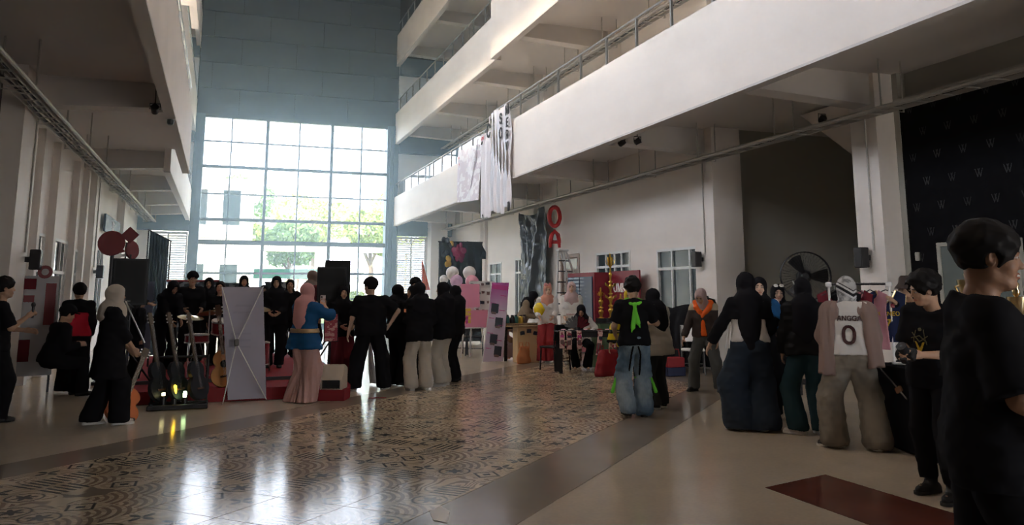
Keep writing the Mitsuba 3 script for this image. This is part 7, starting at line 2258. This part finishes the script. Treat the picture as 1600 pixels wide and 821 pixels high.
part(wbk, 'roof', ext(Polygon([(-14.6, 45.4), (2.1, 45.4), (2.1, 54.5), (-14.6, 54.5)]), 0.3, 7.2), 'wall_bright')
for zz in (1.0, 5.0):
    for x in np.arange(-12, 1.2, 1.7):
        w_ = part(wbk, 'window', bx(x, x + 1.0, 45.95, 46.02, zz + (0.9 if zz < 2 else 0), zz + 2.0), 'window_frame')
        part(w_, 'glass', bx(x + 0.06, x + 0.94, 45.93, 45.96, zz + (0.96 if zz < 2 else 0.06), zz + 1.94), 'dark_glass')
part(wbk, 'ledge', bx(-14, 1.7, 45.6, 46.0, 4.35, 4.5), 'paving_pale')
mat('bark', (0.16, 0.12, 0.09), 0.9)
for q, c_ in enumerate(((0.26, 0.34, 0.09), (0.36, 0.42, 0.14), (0.18, 0.28, 0.11))):
    scene[f'leaf_{q}'] = {'type': 'twosided', 'bsdf': {'type': 'principled', 'base_color': {'type': 'rgb', 'value': list(c_)}, 'roughness': 0.6, 'specular': 0.3}}


def leaves(c, r, n, size, seed, squash=0.8):
    g = np.random.default_rng(seed)
    d = g.normal(size=(n, 3)); d /= np.linalg.norm(d, axis=1, keepdims=True)
    lob = g.normal(size=(9, 3)); lob /= np.linalg.norm(lob, axis=1, keepdims=True)
    rad = r * (0.55 + 0.45 * np.max(np.clip(d @ lob.T, 0, 1) ** 4, axis=1)) * g.uniform(0.75, 1.0, n) ** 0.6
    P = c + d * rad[:, None] * [1, 1, squash]
    a = g.normal(size=(n, 3)); a /= np.linalg.norm(a, axis=1, keepdims=True)
    b = np.cross(a, g.normal(size=(n, 3))); b /= np.linalg.norm(b, axis=1, keepdims=True)
    s = size * g.uniform(0.6, 1.3, n)[:, None]
    V = np.stack([P - a * s, P + b * s * 0.45, P + a * s, P - b * s * 0.45], 1).reshape(-1, 3)
    i = np.arange(n)[:, None] * 4
    return V, np.vstack([i + [0, 1, 2], i + [0, 2, 3]])


def tree(label, x, y, h, r, leaf, seed, n=2600):
    k = thing('tree', label, 'tree')
    part(k, 'trunk', tube([(x, y, -0.3), (x + 0.1, y, h * 0.4), (x - 0.1, y + 0.1, h * 0.75)], [0.22, 0.16, 0.08], 8), 'bark', smooth=True)
    for a in range(4):
        an = a * 1.6 + seed
        part(k, 'branch', tube([(x, y, h * 0.45), (x + r * 0.5 * math.cos(an), y + r * 0.5 * math.sin(an), h * 0.72)], [0.09, 0.03], 6), 'bark')
    part(k, 'crown', leaves(np.array([x, y, h * 0.74]), r, n, 0.20, seed), leaf, kind='stuff')
tree('tall light green tree outside, right of the window centre', 6.2, 60, 9.0, 3.2, 'leaf_1', 1)
tree('bushy tree outside behind the loudspeaker', 9.2, 53, 7.0, 2.2, 'leaf_0', 2)
tree('tree outside in the middle of the window', 3.9, 51, 6.0, 2.0, 'leaf_2', 3)
tree('distant tree outside above the white building', 1.4, 72, 12.5, 3.0, 'leaf_2', 4)
tree('tree outside at the right edge of the window', 14.0, 64, 10.0, 3.6, 'leaf_1', 5)
tree('low tree outside right of the white building', 1.6, 63.5, 7.6, 2.2, 'leaf_0', 6)
def palm(label, x, y, h, seed):
    k = thing('palm', label, 'palm')
    part(k, 'trunk', tube([(x, y, -0.3), (x + 0.1, y, h * 0.6), (x, y, h)], [0.14, 0.11, 0.09], 8), 'bark')
    g = np.random.default_rng(seed)
    for q in range(14):
        an = q * 2.4; el = g.uniform(0.1, 0.9)
        d = np.array([math.cos(an) * math.cos(el), math.sin(an) * math.cos(el), math.sin(el)])
        L = g.uniform(1.3, 1.9)
        pts = [np.array([x, y, h]) + d * L * t + np.array([0, 0, -0.9 * t * t * L * 0.6]) for t in np.linspace(0, 1, 7)]
        V, F = [], []
        for a_, b_ in zip(pts[:-1], pts[1:]):
            sd_ = unit(np.cross(b_ - a_, [0, 0, 1.0]))
            for s in (-1, 1):
                for w in (0.0, 0.5):
                    o = a_ + (b_ - a_) * w
                    i0 = len(V)
                    V += [o, o + (b_ - a_) * 0.35, o + sd_ * s * 0.34 + (b_ - a_) * 0.8 - [0, 0, 0.16]]
                    F.append([i0, i0 + 1, i0 + 2])
        part(k, 'frond', (np.array(V), np.array(F)), 'leaf_1')
palm('small palm outside at the right of the window', 6.6, 48.3, 2.6, 1)
palm('small palm outside below the canopy beam', 4.6, 46.6, 2.2, 2)
palm('small palm outside beside the right window jamb', 9.6, 47.8, 3.0, 3)
for i, (x, y, r) in enumerate(((2.4, 44.8, 0.9), (4.6, 44.0, 0.8), (6.6, 44.6, 1.0), (8.6, 44.4, 0.8), (10.6, 44.8, 1.0))):
    k = thing('shrub', ['leafy shrub outside behind the green signboard, its left one', 'leafy shrub outside behind the green signboard, its right one', 'leafy shrub outside right of the loudspeakers', 'leafy shrub outside near the small palms', 'leafy shrub outside at the far right of the window'][i], 'shrub')
    part(k, 'foliage', leaves(np.array([x, y, r * 0.75]), r * 1.15, 1200, 0.14, 40 + i, 0.9), f'leaf_{i % 2}', kind='stuff')
    part(k, 'stem', tube([(x, y, -0.3), (x, y, r)], 0.05, 6), 'bark')
